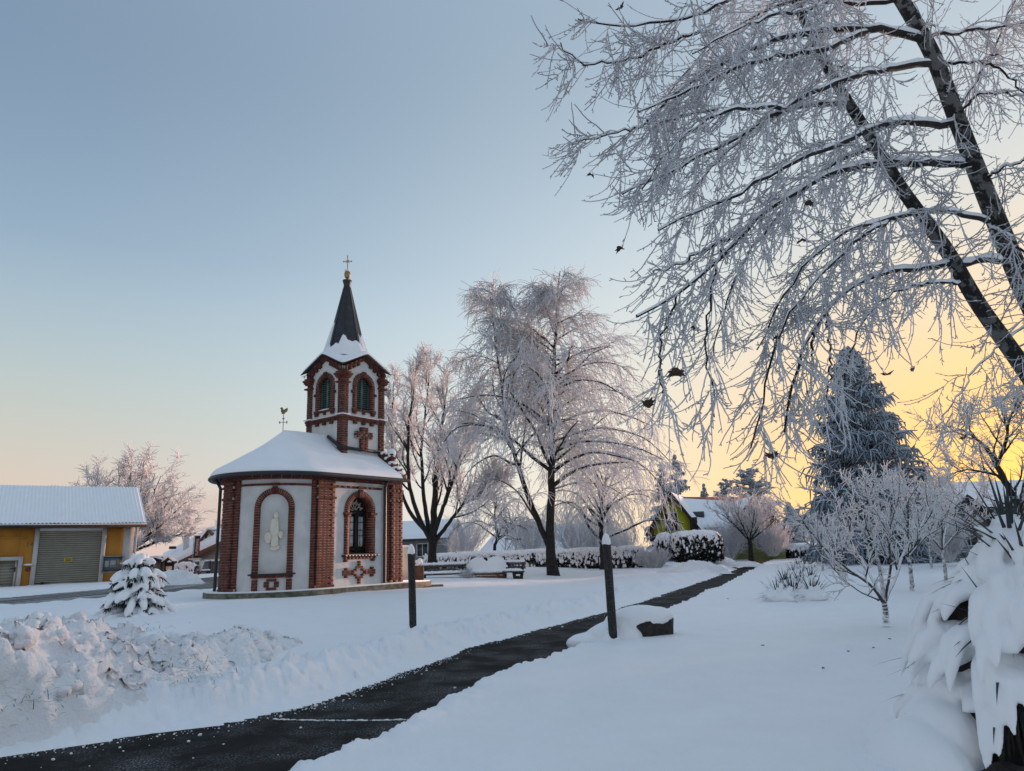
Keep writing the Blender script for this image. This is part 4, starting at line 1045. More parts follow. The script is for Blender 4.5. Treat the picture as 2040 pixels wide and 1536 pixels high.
# ------------------------------------------------------------------ generic frosted park tree
def park_tree(name, base, label, stems, limbs=(), limb_n=12, limb_t=(.2, .97), limb_len=lambda t: 3.0, limb_ang=.9, limb_grav=lambda t: .0, n2=9, l2=(.6, 1.6), g2=lambda t: .1, a2=.8, n3=6, l3=(.25, .8), g3=lambda t: .08, a3=.7, r2=.012, r3=.007, wob=.1, seed=1, twig=None, bark=None, group=None, n4=0, l4=(.1, .25), snow=.75, cat='tree', wob3=.14):
    r = np.random.default_rng(seed); tr = Tree(name, base, label, cat, group)
    SP = []
    for P, r0, r1 in stems:
        P = smooth_line(P, 28); P[2:] += r.normal(0, min(.02, r0 * .10), (26, 3)); R = np.linspace(r0, r1, 28)
        if np.linalg.norm(P[0] - tr.base) < .5: R[:3] *= [1.45, 1.2, 1.05]
        V, F = tubes(P[None], R[None], 10); tr.add('trunk', V, F); V, F = snow_on(P[None], R[None], snow * .8, 5, 1.1); tr.add('branch_snow', V, F); SP.append((P, R))
    LP, LR = [], []
    for pts, r0 in limbs: P = smooth_line(pts, 14); LP.append(P[None]); LR.append(np.linspace(r0, r0 * .3, 14)[None])
    for k, (P, R) in enumerate(SP):
        m = limb_n if isinstance(limb_n, int) else limb_n[k]
        if m:
            p, D, rad, t = kids(P[None], R[None], m, *limb_t, limb_ang, .2, r); L = np.array([limb_len(x) for x in t]) * r.uniform(.75, 1.2, len(t))
            LP.append(grow(p, D, L, 14, wob, limb_grav, r)); LR.append(taper(np.minimum(rad * .6, .012 + .016 * L), 14, .3))
    LP, LR = np.concatenate(LP), np.concatenate(LR)
    V, F = tubes(LP, LR, 6); tr.add('limb', V, F); V, F = snow_on(LP, LR, snow, 5); tr.add('branch_snow', V, F)
    P2s = np.concatenate([LP] + [np.stack([p[::2] for p, _ in SP])]) if False else LP
    p, D, rad, t = kids(P2s, LR, n2, .12, .99, a2, .22, r); ll = np.linalg.norm(np.diff(LP, axis=1), axis=2).sum(1).repeat(n2)
    P2 = grow(p, D, r.uniform(*l2, len(p)) * (1.1 - .35 * t) * np.clip(ll / 3, .45, 1.2), 8, wob, g2, r); R2 = taper(np.full(len(p), r2), 8, .6)
    V, F = tubes(P2, R2, 3); tr.add('twigs', V, F)
    p, D, rad, t = kids(P2, R2, n3, .08, .99, a3, .25, r)
    P3 = grow(p, D, r.uniform(*l3, len(p)), 5, wob3, g3, r); R3 = taper(np.full(len(p), r3), 5, .75); V, F = tubes(P3, R3, 3); tr.add('twigs', V, F)
    if n4:
        p, D, rad, t = kids(P3, R3, n4, .1, .99, .7, .25, r); P4 = grow(p, D, r.uniform(*l4, len(p)), 3, .15, g3, r); V, F = tubes(P4, taper(np.full(len(p), r3 * .9), 3, .8), 3); tr.add('twigs', V, F)
    return tr.build({'trunk': bark or M['bark'], 'limb': M['bark'], 'branch_snow': M['snow_soft'], 'twigs': twig or M['twig']}, ('twigs', 'limb'))
def pl(Y, *pts): return [at(u, v, Y + (q[0] if q else 0)) for u, v, *q in pts]

# weeping pair in the middle
Y = 33.0; b = at(1103, 1153, Y)
park_tree('weeping_tree', b, 'tall frosted weeping tree with two stems in front of the dark hedge',
          [([b] + pl(Y, (1095, 1090), (1097, 1000), (1100, 900), (1100, 800), (1104, 700), (1110, 620), (1115, 540)), .23, .02),
           (pl(Y, (1096, 1095), (1078, 1050), (1056, 1000, .3), (1034, 935, .5), (1013, 870, .6), (1003, 800, .6), (992, 720, .6), (982, 640, .6), (975, 570, .6)), .14, .015)],
          [(pl(Y, (1102, 968), (1130, 945, -.6), (1160, 930, -1), (1205, 922, -1.6), (1250, 921, -2)), .10),
           (pl(Y, (1100, 850), (1150, 825, 1), (1200, 815, 2), (1260, 830, 2.5), (1300, 850, 3)), .07),
           (pl(Y, (1100, 905), (1140, 880, -1), (1200, 878, -2), (1270, 890, -2.5), (1320, 915, -3)), .07),
           (pl(Y, (1100, 780), (1150, 755, -1), (1200, 760, -2), (1260, 800, -2.4)), .06),
           (pl(Y, (1104, 730), (1150, 705, 1), (1190, 697, 1.6), (1228, 678, 2)), .05),
           (pl(Y, (1098, 850), (1060, 815, -1), (1010, 790, -2), (960, 785, -2.6), (915, 795, -3)), .06),
           (pl(Y, (1015, 880), (985, 850, -.6), (945, 845, -1.5), (905, 850, -2), (885, 880, -2.4)), .06),
           (pl(Y, (1100, 940), (1160, 900, 1), (1230, 900, 2), (1290, 930, 2.6), (1330, 985, 3)), .06),
           (pl(Y, (1102, 820), (1180, 772, 1), (1250, 782, 2), (1312, 850, 2.6)), .05),
           (pl(Y, (1104, 760), (1170, 722, -1), (1232, 722, -1.6), (1272, 762, -2)), .045),
           (pl(Y, (1100, 880), (1190, 848, -.5), (1285, 868, -1), (1345, 930, -1.2)), .055),
           (pl(Y, (1100, 975), (1150, 960, 1.5), (1210, 965, 2.5), (1260, 1000, 3)), .05),
           (pl(Y, (1070, 1040), (1030, 975, -1.2), (985, 950, -1.8), (950, 960, -2.2)), .05)],
          limb_n=[44, 30], limb_t=(.29, .94), limb_len=lambda t: 6.0 * max(.02, 1.05 - t) ** .95 + .45, limb_ang=1.0, limb_grav=lambda t: -.05 if t < .45 else .10, n2=16, l2=(.9, 2.6), g2=lambda t: .10 if t < .4 else .30, a2=.75,
          n3=10, l3=(.25, .9), g3=lambda t: .14, a3=.6, r2=.018, r3=.0145, seed=4)
# upright tree left of it, behind the chapel
Y = 38.0; b = at(860, 1147, Y)
park_tree('vase_shaped_tree', b, 'frosted vase-shaped tree with upright branches directly behind the chapel', 
          [([b] + pl(Y, (861, 1110), (863, 1075), (866, 1000), (872, 920), (884, 820), (895, 735)), .25, .02),
           (pl(Y, (860, 1080), (838, 1040), (818, 985), (812, 920), (815, 840), (825, 770), (832, 705)), .14, .02),
           (pl(Y, (866, 1080), (892, 1045), (922, 1005, -1), (955, 985, -1.6), (1000, 950, -2)), .12, .02),
           (pl(Y, (862, 1070), (880, 1020, -1), (905, 950, -1.6), (925, 880, -2), (938, 800, -2)), .13, .02),
           (pl(Y, (858, 1075), (845, 1000, 1), (838, 900, 1.6), (850, 800, 2), (858, 715, 2)), .14, .02),
           (pl(Y, (850, 1060), (815, 1020, .8), (788, 950, 1.2), (780, 860, 1.5), (785, 760, 1.8)), .12, .02)],
          limb_n=13, limb_t=(.25, .98), limb_len=lambda t: 2.9 * (1.15 - t) + .5, limb_ang=.6, limb_grav=-.07, n2=12, l2=(.6, 1.5), g2=lambda t: -.05, a2=.6, n3=7, l3=(.2, .7), g3=lambda t: -.02, r2=.018, r3=.015, seed=7)
# round lime behind the garage
Y = 58.0; b = at(238, 1150, Y); b[2] = .2
st = [([b, b + [0, 0, 1.6], b + [.1, 0, 2.4]], .40, .3)]
rr = np.random.default_rng(3)
for k in range(24):
    a = k * 2.4 + rr.random() * .4; e = math.acos(1 - (k + .5) / 24 * .85); top = b + [0.1, 0, 2.0] + np.array([math.cos(a) * math.sin(e) * 5.6, math.sin(a) * math.sin(e) * 4.2, math.cos(e) * 7.6])
    st.append(([b + [0.1, 0, 1.9], (b + [0.1, 0, 2.0]) * .6 + top * .4 + [math.cos(a) * .5, math.sin(a) * .5, .2], top], .15, .02))
park_tree('round_tree', b, 'broad round-crowned frosted tree rising behind the orange garage', st, limb_n=[0] + [9] * 24, limb_t=(.3, .98), limb_len=lambda t: 1.8, limb_ang=.75, limb_grav=-.02, n2=9, l2=(.6, 1.4), g2=lambda t: -.03, a2=.6,
          n3=6, l3=(.3, .85), g3=lambda t: -.02, r2=.024, r3=.021, seed=9)
# weeping tree behind the right-hand post
Y = 40.0; b = at(1202, 1140, Y)
park_tree('weeping_tree', b, 'frosted weeping tree whose dark trunk stands behind the right-hand wooden post', [([b] + pl(Y, (1200, 1090), (1196, 1040), (1200, 990), (1210, 940)), .17, .05)],
          limb_n=[26], limb_t=(.3, .98), limb_len=lambda t: 4.2, limb_ang=1.0, limb_grav=lambda t: -.06 if t < .4 else .16, n2=11, l2=(.9, 2.2), g2=lambda t: .30, n3=7, l3=(.25, .8), g3=lambda t: .2, r2=.018, r3=.013, seed=12)
# small weeping tree beyond the hedge
Y = 47.0; b = at(985, 1128, Y)
park_tree('weeping_tree', b, 'small frosted weeping tree beyond the hedge, between the benches and the white fence', [([b] + pl(Y, (985, 1090), (992, 1070), (985, 1030), (990, 990)), .13, .04), (pl(Y, (988, 1078), (1010, 1058), (1030, 1030)), .07, .03)],
          limb_n=[18, 9], limb_t=(.3, .98), limb_len=lambda t: 2.9, limb_ang=1.0, limb_grav=lambda t: -.05 if t < .4 else .14, n2=10, l2=(.7, 1.8), g2=lambda t: .25, n3=6, l3=(.25, .7), g3=lambda t: .18, r2=.02, r3=.014, seed=14)
# globe tree by the road
Y = 46.0; b = at(1497, 1118, Y)
park_tree('globe_tree', b, 'small globe-shaped frosted tree with a straight dark trunk by the path end', [([b] + pl(Y, (1495, 1095), (1493, 1074)), .16, .13)] + [(pl(Y, (1493, 1078), (1493 + 30 * math.cos(a), 1055 - 12 * abs(math.sin(a * 2)), 1.0 * math.sin(a)), (1493 + 58 * math.cos(a), 1030 - 18 * abs(math.sin(a * 1.7)), 1.7 * math.sin(a))), .05, .015) for a in np.linspace(0, 5.6, 9)],
          limb_n=[0] + [8] * 9, limb_t=(.15, .98), limb_len=lambda t: 1.3, limb_ang=.6, limb_grav=-.12, n2=6, l2=(.6, 1.5), g2=lambda t: -.06, a2=.5, n3=5, l3=(.2, .5), g3=lambda t: -.03, r2=.017, r3=.012, seed=15)
# young fruit trees on the right lawn
b = atz(1766, 1243, .09); Y = float(b[1])
park_tree('fruit_tree', b, 'nearest young fruit tree with a low fork and thick rime on its shoots', 
          [([b] + pl(Y, (1764, 1215), (1760, 1195)), .042, .038), (pl(Y, (1760, 1198), (1735, 1165, -.2), (1690, 1135, -.5), (1640, 1090, -.8), (1600, 1040, -1)), .026, .008), (pl(Y, (1761, 1195), (1755, 1140), (1742, 1090), (1730, 1030), (1735, 970)), .032, .008),
           (pl(Y, (1762, 1195), (1785, 1150, .3), (1800, 1100, .5), (1840, 1040, .8), (1860, 980, 1)), .03, .008), (pl(Y, (1758, 1190), (1725, 1130, .4), (1690, 1070, .8), (1670, 1000, 1), (1640, 960, 1.2)), .024, .008),
           (pl(Y, (1763, 1195), (1775, 1130, -.3), (1770, 1060, -.5), (1790, 990, -.7)), .024, .008), (pl(Y, (1750, 1195), (1715, 1180, -.5), (1680, 1155, -.8), (1650, 1120, -1)), .014, .006)],
          limb_n=[0, 9, 10, 10, 9, 8, 4], limb_t=(.25, .98), limb_len=lambda t: .5, limb_ang=.8, limb_grav=-.10, n2=5, l2=(.25, .65), g2=lambda t: -.06, a2=.75, n3=4, l3=(.04, .18), g3=lambda t: -.02, r2=.0105, r3=.0085, seed=17, twig=M['rime'], bark=M['bark_snow'], group='fruit trees on the right lawn')
for (u, v, Y, lab, s, sd) in ((1818, 1180, 18.0, 'second young fruit tree, its leaning trunk caked with snow on one side', 1.0, 18), (1885, 1162, 20.5, 'young fruit tree with a pale snow-plastered trunk behind the snowy yucca', 1.1, 19), (1856, 1135, 27.0, 'far fruit tree with a dark leaning trunk on the right lawn', 1.3, 20), (1640, 1140, 24.0, 'thin young fruit tree seen through the nearest one', .8, 23), (1795, 1122, 33.0, 'farthest fruit tree on the right lawn, short dark trunk', 1.2, 25)):
    b = atz(u, v, .10); Y = float(b[1])
    h = lambda du, dv, dy=0: at(u + du * s * 18 / Y, v + dv * s * 18 / Y, Y + dy)
    park_tree('fruit_tree', b, lab, [([b, h(-3, -35), h(-8, -70)], .05, .04)] + [([h(-8, -66), h(-8 + 35 * math.cos(a), -105, .4 * math.sin(a)), h(-8 + 75 * math.cos(a), -150 - 25 * math.sin(a * 3), .9 * math.sin(a)), h(-8 + 95 * math.cos(a + .2), -200, 1.2 * math.sin(a))], .022, .008) for a in np.linspace(.3, 5.8, 6)],
              limb_n=[0] + [7] * 6, limb_t=(.15, .98), limb_len=lambda t: .8, limb_ang=.75, limb_grav=-.06, n2=6, l2=(.25, .65), g2=lambda t: -.04, a2=.7, n3=4, l3=(.06, .25), g3=lambda t: -.01, r2=.012, r3=.0105, seed=sd, twig=M['rime'], bark=M['bark_snow'], group='fruit trees on the right lawn')
# bare apple tree against the glow at the right edge
Y = 17.0; b = at(2075, 1180, Y)
park_tree('apple_tree', b, 'bare dark apple tree against the yellow glow at the right edge', [([b] + pl(Y, (2060, 1100), (2030, 1010), (1998, 950), (1975, 905), (1962, 890)), .14, .05), (pl(Y, (1985, 930), (2005, 880), (2010, 840), (2030, 790)), .05, .012), (pl(Y, (1966, 893), (1940, 870, -.5), (1915, 855, -.8), (1890, 862, -1)), .04, .01), (pl(Y, (1998, 950), (1960, 940, .4), (1925, 935, .8), (1890, 945, 1)), .035, .01), (pl(Y, (2030, 1010), (2050, 930), (2060, 860), (2050, 800)), .05, .012)],
          limb_n=[10, 11, 10, 10, 10], limb_t=(.2, .98), limb_len=lambda t: 1.0, limb_ang=.8, limb_grav=-.06, n2=7, l2=(.35, .8), g2=lambda t: -.05, n3=5, l3=(.1, .35), g3=lambda t: -.02, r2=.011, r3=.008, seed=31, twig=M['twig_near'])

# frosted trees far off
for u, v, Y, w, h, lab, sd in ((432, 1135, 95.0, 2.2, 6.0, 'distant frosted tree on the horizon left of the chapel', 51), (405, 1132, 105.0, 2.0, 5.5, 'distant frosted tree behind the chimney house', 52), (1605, 1102, 85.0, 2.4, 3.6, 'distant frosted tree on the horizon right of the garden house', 53), (1650, 1100, 90.0, 3.0, 4.2, 'distant frosted tree on the horizon behind the tall spruce', 54)):
    b = at(u, v, Y); b[2] = .1
    park_tree('distant_tree', b, lab, [([b, b + [0, 0, h * .3], b + [.1, 0, h * .55], b + [.2, 0, h * .95]], .18, .03)], limb_n=[16], limb_t=(.25, .98), limb_len=lambda t: w * (1.15 - t) + .6, limb_ang=.7, limb_grav=-.05, n2=9, l2=(.8, 1.8), g2=lambda t: -.03, a2=.6, n3=4, l3=(.4, .9), g3=lambda t: 0, r2=.035, r3=.03, seed=sd, group='distant frosted trees')

# ------------------------------------------------------------------ houses and street things
def text_mesh(name, s, size, mat_, parent, loc, rot, ext=.004):
    c = bpy.data.curves.new('lettering', 'FONT'); c.body = s; c.size = size; c.extrude = ext; c.align_x = 'CENTER'; c.align_y = 'CENTER'; c.resolution_u = 2
    t = bpy.data.objects.new('lettering', c); me = bpy.data.meshes.new_from_object(t); me.materials.clear(); me.materials.append(mat_)
    bpy.data.objects.remove(t); o = bpy.data.objects.new(name, me); link(o, parent); o.location = loc; o.rotation_euler = rot; return o
def one(root, name, mat_, fn, smooth=False, parent=None, kind=None):
    mb = MB(); fn(mb); return mb.build(name, mat_, parent or root, smooth, kind=kind)
def snow_slab(root, a, b, c, d, t, parent=None, n=(18, 10), amp=.03, over=.0):
    """soft snow over the quad a b c d (a-b is the eave)"""
    a, b, c, d = [np.asarray(p, float) for p in (a, b, c, d)]; nu, nv = n
    U, W = np.meshgrid(np.linspace(0, 1, nu), np.linspace(0, 1, nv), indexing='ij')
    P = (a[None, None] * (1 - U)[..., None] + b[None, None] * U[..., None]) * (1 - W)[..., None] + (d[None, None] * (1 - U)[..., None] + c[None, None] * U[..., None]) * W[..., None]
    e = np.minimum(np.minimum(U, 1 - U) * (nu - 1) / 1.5, np.minimum(W, 1 - W) * (nv - 1) / 1.5); e = np.sqrt(1 - (1 - np.clip(e, 0, 1)) ** 2)
    nrm = np.cross(b - a, d - a); nrm /= np.linalg.norm(nrm); nrm = nrm if nrm[2] > 0 else -nrm
    h = t * (.12 + .88 * e) + (fbm(P[..., 0] * 1.3 + P[..., 2], P[..., 1] * 1.3, 2) - .5) * amp * e
    P = P + nrm * h[..., None]
    i = (np.arange(nu - 1)[:, None] * nv + np.arange(nv - 1)[None, :]).ravel(); F = np.stack([i, i + nv, i + nv + 1, i + 1], 1)
    if np.cross(b - a, d - a)[2] < 0: F = F[:, ::-1]
    return mesh_np('snow', P.reshape(-1, 3), [F], M['roof_snow'], parent or root, True)
def house(name, label, x, y, rz, hw, depth, z_eave, z_ridge, wall_m, over=.45, z0=0.0, fascia='wood_dark', roof_m='tile', st=.16, cat='house'):
    """gable towards local -y, ridge along local y"""
    r = empty(name, (x, y, z0), rz, label, cat)
    pts = np.array([(-hw, 0, -.3), (hw, 0, -.3), (hw, 0, z_eave), (0, 0, z_ridge - .12), (-hw, 0, z_eave)])
    one(r, 'wall', M[wall_m], lambda m: m.poly_prism(pts, (0, depth, 0)))
    sl = (z_ridge - z_eave) / hw; ex = hw + over; ze = z_ridge - sl * ex
    for sd in (-1, 1):
        q = [(sd * ex, -over, ze), (sd * ex, depth + over, ze), (0, depth + over, z_ridge), (0, -over, z_ridge)]
        def slab_(m):
            V = np.array(q + [(a, b, c + .12) for a, b, c in q]); m.add(V, BOXF if sd < 0 else BOXF[:, ::-1])
        rf = one(r, 'roof', M[roof_m], slab_)
        qq = [np.array(p) + [0, 0, .121] for p in q]; snow_slab(r, qq[0], qq[1], qq[2], qq[3], st, rf, (max(8, int(depth * 2)), 14))
        one(r, 'fascia', M[fascia], lambda m: m.bar((sd * ex, -over - .02, ze - .02), (0, -over - .02, z_ridge - .02), .05, .22), parent=rf)
    return r
def window(r, c, w, h, rot=0.0, frame='white_paint', glass='glass', cross=True, d=.05):
    """window in a wall facing local -y (rot turns it about z)"""
    A = rotz(rot); c = np.asarray(c, float); e = A @ np.array([1.0, 0, 0]); n = A @ np.array([0, -1.0, 0])
    o = one(r, 'window', M[glass], lambda m: m.box(c + n * .012, (w, .02, h), A))
    for s in (-1, 1): one(r, 'frame', M[frame], lambda m: m.box(c + e * s * w / 2 + n * .02, (.06, d, h + .06), A), parent=o)
    for s in (-1, 1): one(r, 'frame', M[frame], lambda m: m.box(c + np.array([0, 0, s * h / 2]) + n * .02, (w - .06, d, .06), A), parent=o)
    if cross: one(r, 'mullion', M[frame], lambda m: m.box(c + n * .022, (.045, d, h - .06), A), parent=o)
    return o

# orange garage
def garage():
    p1, p2 = atz(62, 1172, .3), atz(200, 1166, .3); rz = R_(35); ex = np.array([math.cos(rz), math.sin(rz), 0.0])
    corner = p1 + ex * (np.dot(at(258, 1164, 1)[:2], [0, 0]))
    d = CAMM @ np.array([(258 - 1020) / F_PX, -(1163 - 768) / F_PX, -1.0]); nrm = np.array([-ex[1], ex[0]])
    t = ((p1 - CAMP)[:2] @ nrm) / (d[:2] @ nrm); corner = CAMP + d * t; corner[2] = .3
    r = empty('garage', corner, rz, 'orange garage with a corrugated snowy roof and a big grey roller door', 'garage')
    def loc(u, v, dep=0.0):
        d = CAMM @ np.array([(u - 1020) / F_PX, -(v - 768) / F_PX, -1.0]); o = CAMP - corner
        ey = np.array([-ex[1], ex[0], 0]); t = (dep - o @ ey) / (d @ ey); p = o + d * t; return p @ ex, p[2]
    he = loc(150, 1046, -.45)[1]; Lw = 14.0; D = 8.0
    xl, zt = loc(79, 1057); xr, _ = loc(203, 1055); xl2, _ = loc(68, 1170); xr2, _ = loc(196, 1164); x0, x1 = (xl + xl2) / 2, (xr + xr2) / 2; zt -= .03
    wall_z = he + .25
    # wall in pieces around the door openings
    dx0, dx1, dzt = loc(-8, 1110)[0], loc(37, 1113)[0], loc(20, 1117)[1]
    def wl(m):
        for a, b, z0, z1 in ((x1, 0, -.4, wall_z), (x0, x1, zt, wall_z), (dx1, x0, -.4, wall_z), (dx0, dx1, dzt, wall_z), (-Lw, dx0, -.4, wall_z)): m.box(((a + b) / 2, .15, (z0 + z1) / 2), (b - a, .3, z1 - z0))
        m.box((-.15, D / 2 + .15, wall_z / 2 - .2), (.3, D - .3, wall_z + .4)); m.box((-Lw / 2, D, wall_z / 2), (Lw, .3, wall_z))
    one(r, 'wall', M['orange'], wl)
    wx = loc(243, 1100)[0]
    one(r, 'corner_strip', M['trim'], lambda m: m.box((wx / 2 + .015, -.012, wall_z / 2), (-wx, .03, wall_z)))
    one(r, 'downpipe', M['trim'], lambda m: m.tube([(.12, -.1, 0), (.12, -.1, wall_z - .1)], .06, 8), True)
    # big roller door
    dr = one(r, 'roller_door', M['dark'], lambda m: m.box(((x0 + x1) / 2, .22, zt / 2), (x1 - x0, .05, zt)))
    n = 26; h = zt / n
    for i in range(n):
        one(r, 'slat', M['door_grey'], lambda m: m.add(np.array([(x0, .17, i * h + .012), (x1, .17, i * h + .012), (x1, .12, i * h + h * .35), (x0, .12, i * h + h * .35), (x1, .12, i * h + h * .75), (x0, .12, i * h + h * .75), (x1, .165, i * h + h), (x0, .165, i * h + h)]), np.array([[0, 1, 2, 3], [3, 2, 4, 5], [5, 4, 6, 7]])), parent=dr)
    fw = .22
    for a, b, z0, z1 in ((x0 - fw, x0, -.2, zt + fw), (x1, x1 + fw, -.2, zt + fw), (x0, x1, zt, zt + fw)): one(r, 'door_frame', M['trim'], lambda m: m.box(((a + b) / 2, -.02, (z0 + z1) / 2), (b - a, .06, z1 - z0)), parent=dr)
    sx, sz = loc(136, 1115); o = one(r, 'door_sign', mat('sign_yellow', (.55, .40, .04), None, .6), lambda m: m.box((sx, .10, sz), (.40, .02, .22)), parent=dr)
    for dz, w in ((.05, .28), (-.01, .22), (-.06, .25)): one(r, 'sign_line', M['dark'], lambda m: m.box((sx, .088, sz + dz), (w, .004, .03)), parent=dr)
    bx, bz = loc(84, 1162); one(r, 'bolt', M['iron'], lambda m: (m.box((bx, .09, bz), (.12, .06, .12)), m.box((bx, .10, bz), (.6, .03, .03))), parent=dr)
    # small door
    sd = one(r, 'side_door', M['door_grey'], lambda m: m.box(((dx0 + dx1) / 2, .16, dzt / 2), (dx1 - dx0, .06, dzt)))
    for a, b, z0, z1 in ((dx1, dx1 + .2, -.2, dzt + .2), (dx0 - .2, dx0, -.2, dzt + .2), (dx0, dx1, dzt, dzt + .2)): one(r, 'door_frame', M['trim'], lambda m: m.box(((a + b) / 2, -.02, (z0 + z1) / 2), (b - a, .06, z1 - z0)), parent=sd)
    for i in range(9): one(r, 'groove', M['dark'], lambda m: m.box(((dx0 + dx1) / 2, .128, dzt * (.08 + i * .105)), (dx1 - dx0 - .3, .006, .02)), parent=sd)
    one(r, 'door_frame', M['trim'], lambda m: m.box((dx1 - .07, .11, dzt / 2), (.12, .05, dzt)), parent=sd)
    one(r, 'handle', M['iron'], lambda m: (m.box((dx1 - .10, .07, 1.0), (.05, .03, .25)), m.box((dx1 - .2, .04, 1.05), (.22, .03, .03))), parent=sd)
    a, b = loc(-30, 1072), loc(53, 1070); one(r, 'ledge', M['orange'], lambda m: m.box(((a[0] + b[0]) / 2, -.05, (a[1] + b[1]) / 2), (b[0] - a[0], .1, .05)))
    nx, nz = loc(59, 1085); text_mesh('house_number', '14', .34, mat('number_green', (.05, .10, .03), None, .6), r, (nx, -.01, nz), (math.pi / 2, 0, 0))
    nx, nz = loc(56, 1126); one(r, 'bracket', M['trim'], lambda m: m.box((nx, -.08, nz), (.42, .16, .05))); one(r, 'bracket_snow', M['snow_soft'], lambda m: m.blob((nx, -.08, nz + .03), (.22, .1, .05)), True)
    one(r, 'alarm_bell', mat('bell_red', (.16, .02, .015), None, .5), lambda m: m.blob((nx, -.05, nz - .22), (.12, .08, .12)), True)
    # corrugated roof with snow
    pitch = math.tan(R_(28)); ex0, ex1 = -Lw, loc(292, 1044, -.5)[0]; zr = he + pitch * 4.6
    nu = int((ex1 - ex0) / .18 * 7); xs = np.linspace(ex0, ex1, nu); ys = np.linspace(-.5, 4.1, 7)
    XX, YY = np.meshgrid(xs, ys, indexing='ij'); rip = np.sin(XX / .18 * 2 * math.pi)
    ZZ = he + (YY + .5) * pitch + .028 * rip + .05
    rf = grid_mesh('roof', XX, YY, ZZ - .03, M['steel'], True, r, flip=False)
    sn = .028 * rip * (.7 + .3 * noise2(XX * .7, YY * .7)) + .04 + .03 * noise2(XX * 2.0, YY * .5 + 7) + .03 * (noise2(XX * 1.1 + 5, YY * .01) - .5); grid_mesh('snow', XX, YY + 0, he + (YY + .5) * pitch + .05 + sn, M['roof_snow'], True, rf)
    grid_mesh('roof', XX, 8.2 - YY, ZZ, M['roof_snow'], True, r, flip=True)
    one(r, 'gutter', M['wood_dark'], lambda m: m.box(((ex0 + ex1) / 2, -.50, he - .06), (ex1 - ex0, .10, .17)), parent=rf)
    one(r, 'gutter_snow', M['roof_snow'], lambda m: m.box(((ex0 + ex1) / 2, -.515, he + .035), (ex1 - ex0 - .02, .12, .035)), parent=rf)
    one(r, 'soffit', M['wood_dark'], lambda m: m.quad((ex0, -.46, he - .10), (ex1, -.46, he - .10), (ex1, .0, he + .08), (ex0, .0, he + .08)), parent=rf)
    one(r, 'gable', M['orange'], lambda m: m.poly_prism(np.array([(0, 0, wall_z), (0, 8.2, wall_z), (0, 4.1, he + pitch * 4.55)]), (-.25, 0, 0)))
    # notice board on the wall
    bx0, bz0 = loc(201, 1141); bx1, bz1 = loc(245, 1107); A = rotz(rz); cen = corner + A @ np.array([(bx0 + bx1) / 2, -.14, (bz0 + bz1) / 2])
    nb = empty('notice_board', cen, rz, 'grey glazed notice board with two sheets on the orange garage wall', 'notice board'); w, h = bx1 - bx0, bz1 - bz0
    one(nb, 'back_panel', mat('board_grey', (.075, .085, .09), (.10, .11, .115), .25, 3), lambda m: m.box((0, 0, 0), (w - .06, .06, h - .06)))
    for s in (-1, 1): one(nb, 'frame', M['steel'], lambda m: m.box((s * (w / 2 - .02), -.01, 0), (.05, .12, h))); one(nb, 'frame', M['steel'], lambda m: m.box((0, -.01, s * (h / 2 - .02)), (w - .05, .12, .05)))
    for sx_, sw, sh in ((-.27 * w, .2, .32), (.02 * w, .27, .36)): one(nb, 'paper_sheet', mat('paper', (.30, .31, .32), (.36, .37, .38), .8, 8), lambda m: m.box((sx_, -.035, .02), (sw, .008, sh)))
    text_mesh('sheet_print', '404', .14, M['dark'], nb, (.02 * w, -.042, -.10), (math.pi / 2, 0, 0))
    # snow ridge at the foot of the wall
    mb = MB()
    for k in range(46): mb.blob((-Lw + k * .32, -.22 + .05 * math.sin(k * 1.7), .02), (.24, .18, .10 + .05 * rng.random()), None, 8, 5, .3, k)
    o = mb.build('snow_ridge', M['snow'], None, True); o.location = corner; o.rotation_euler = (0, 0, rz); tag(o, 'low ridge of snow along the foot of the orange garage', 'snow ridge')
garage()

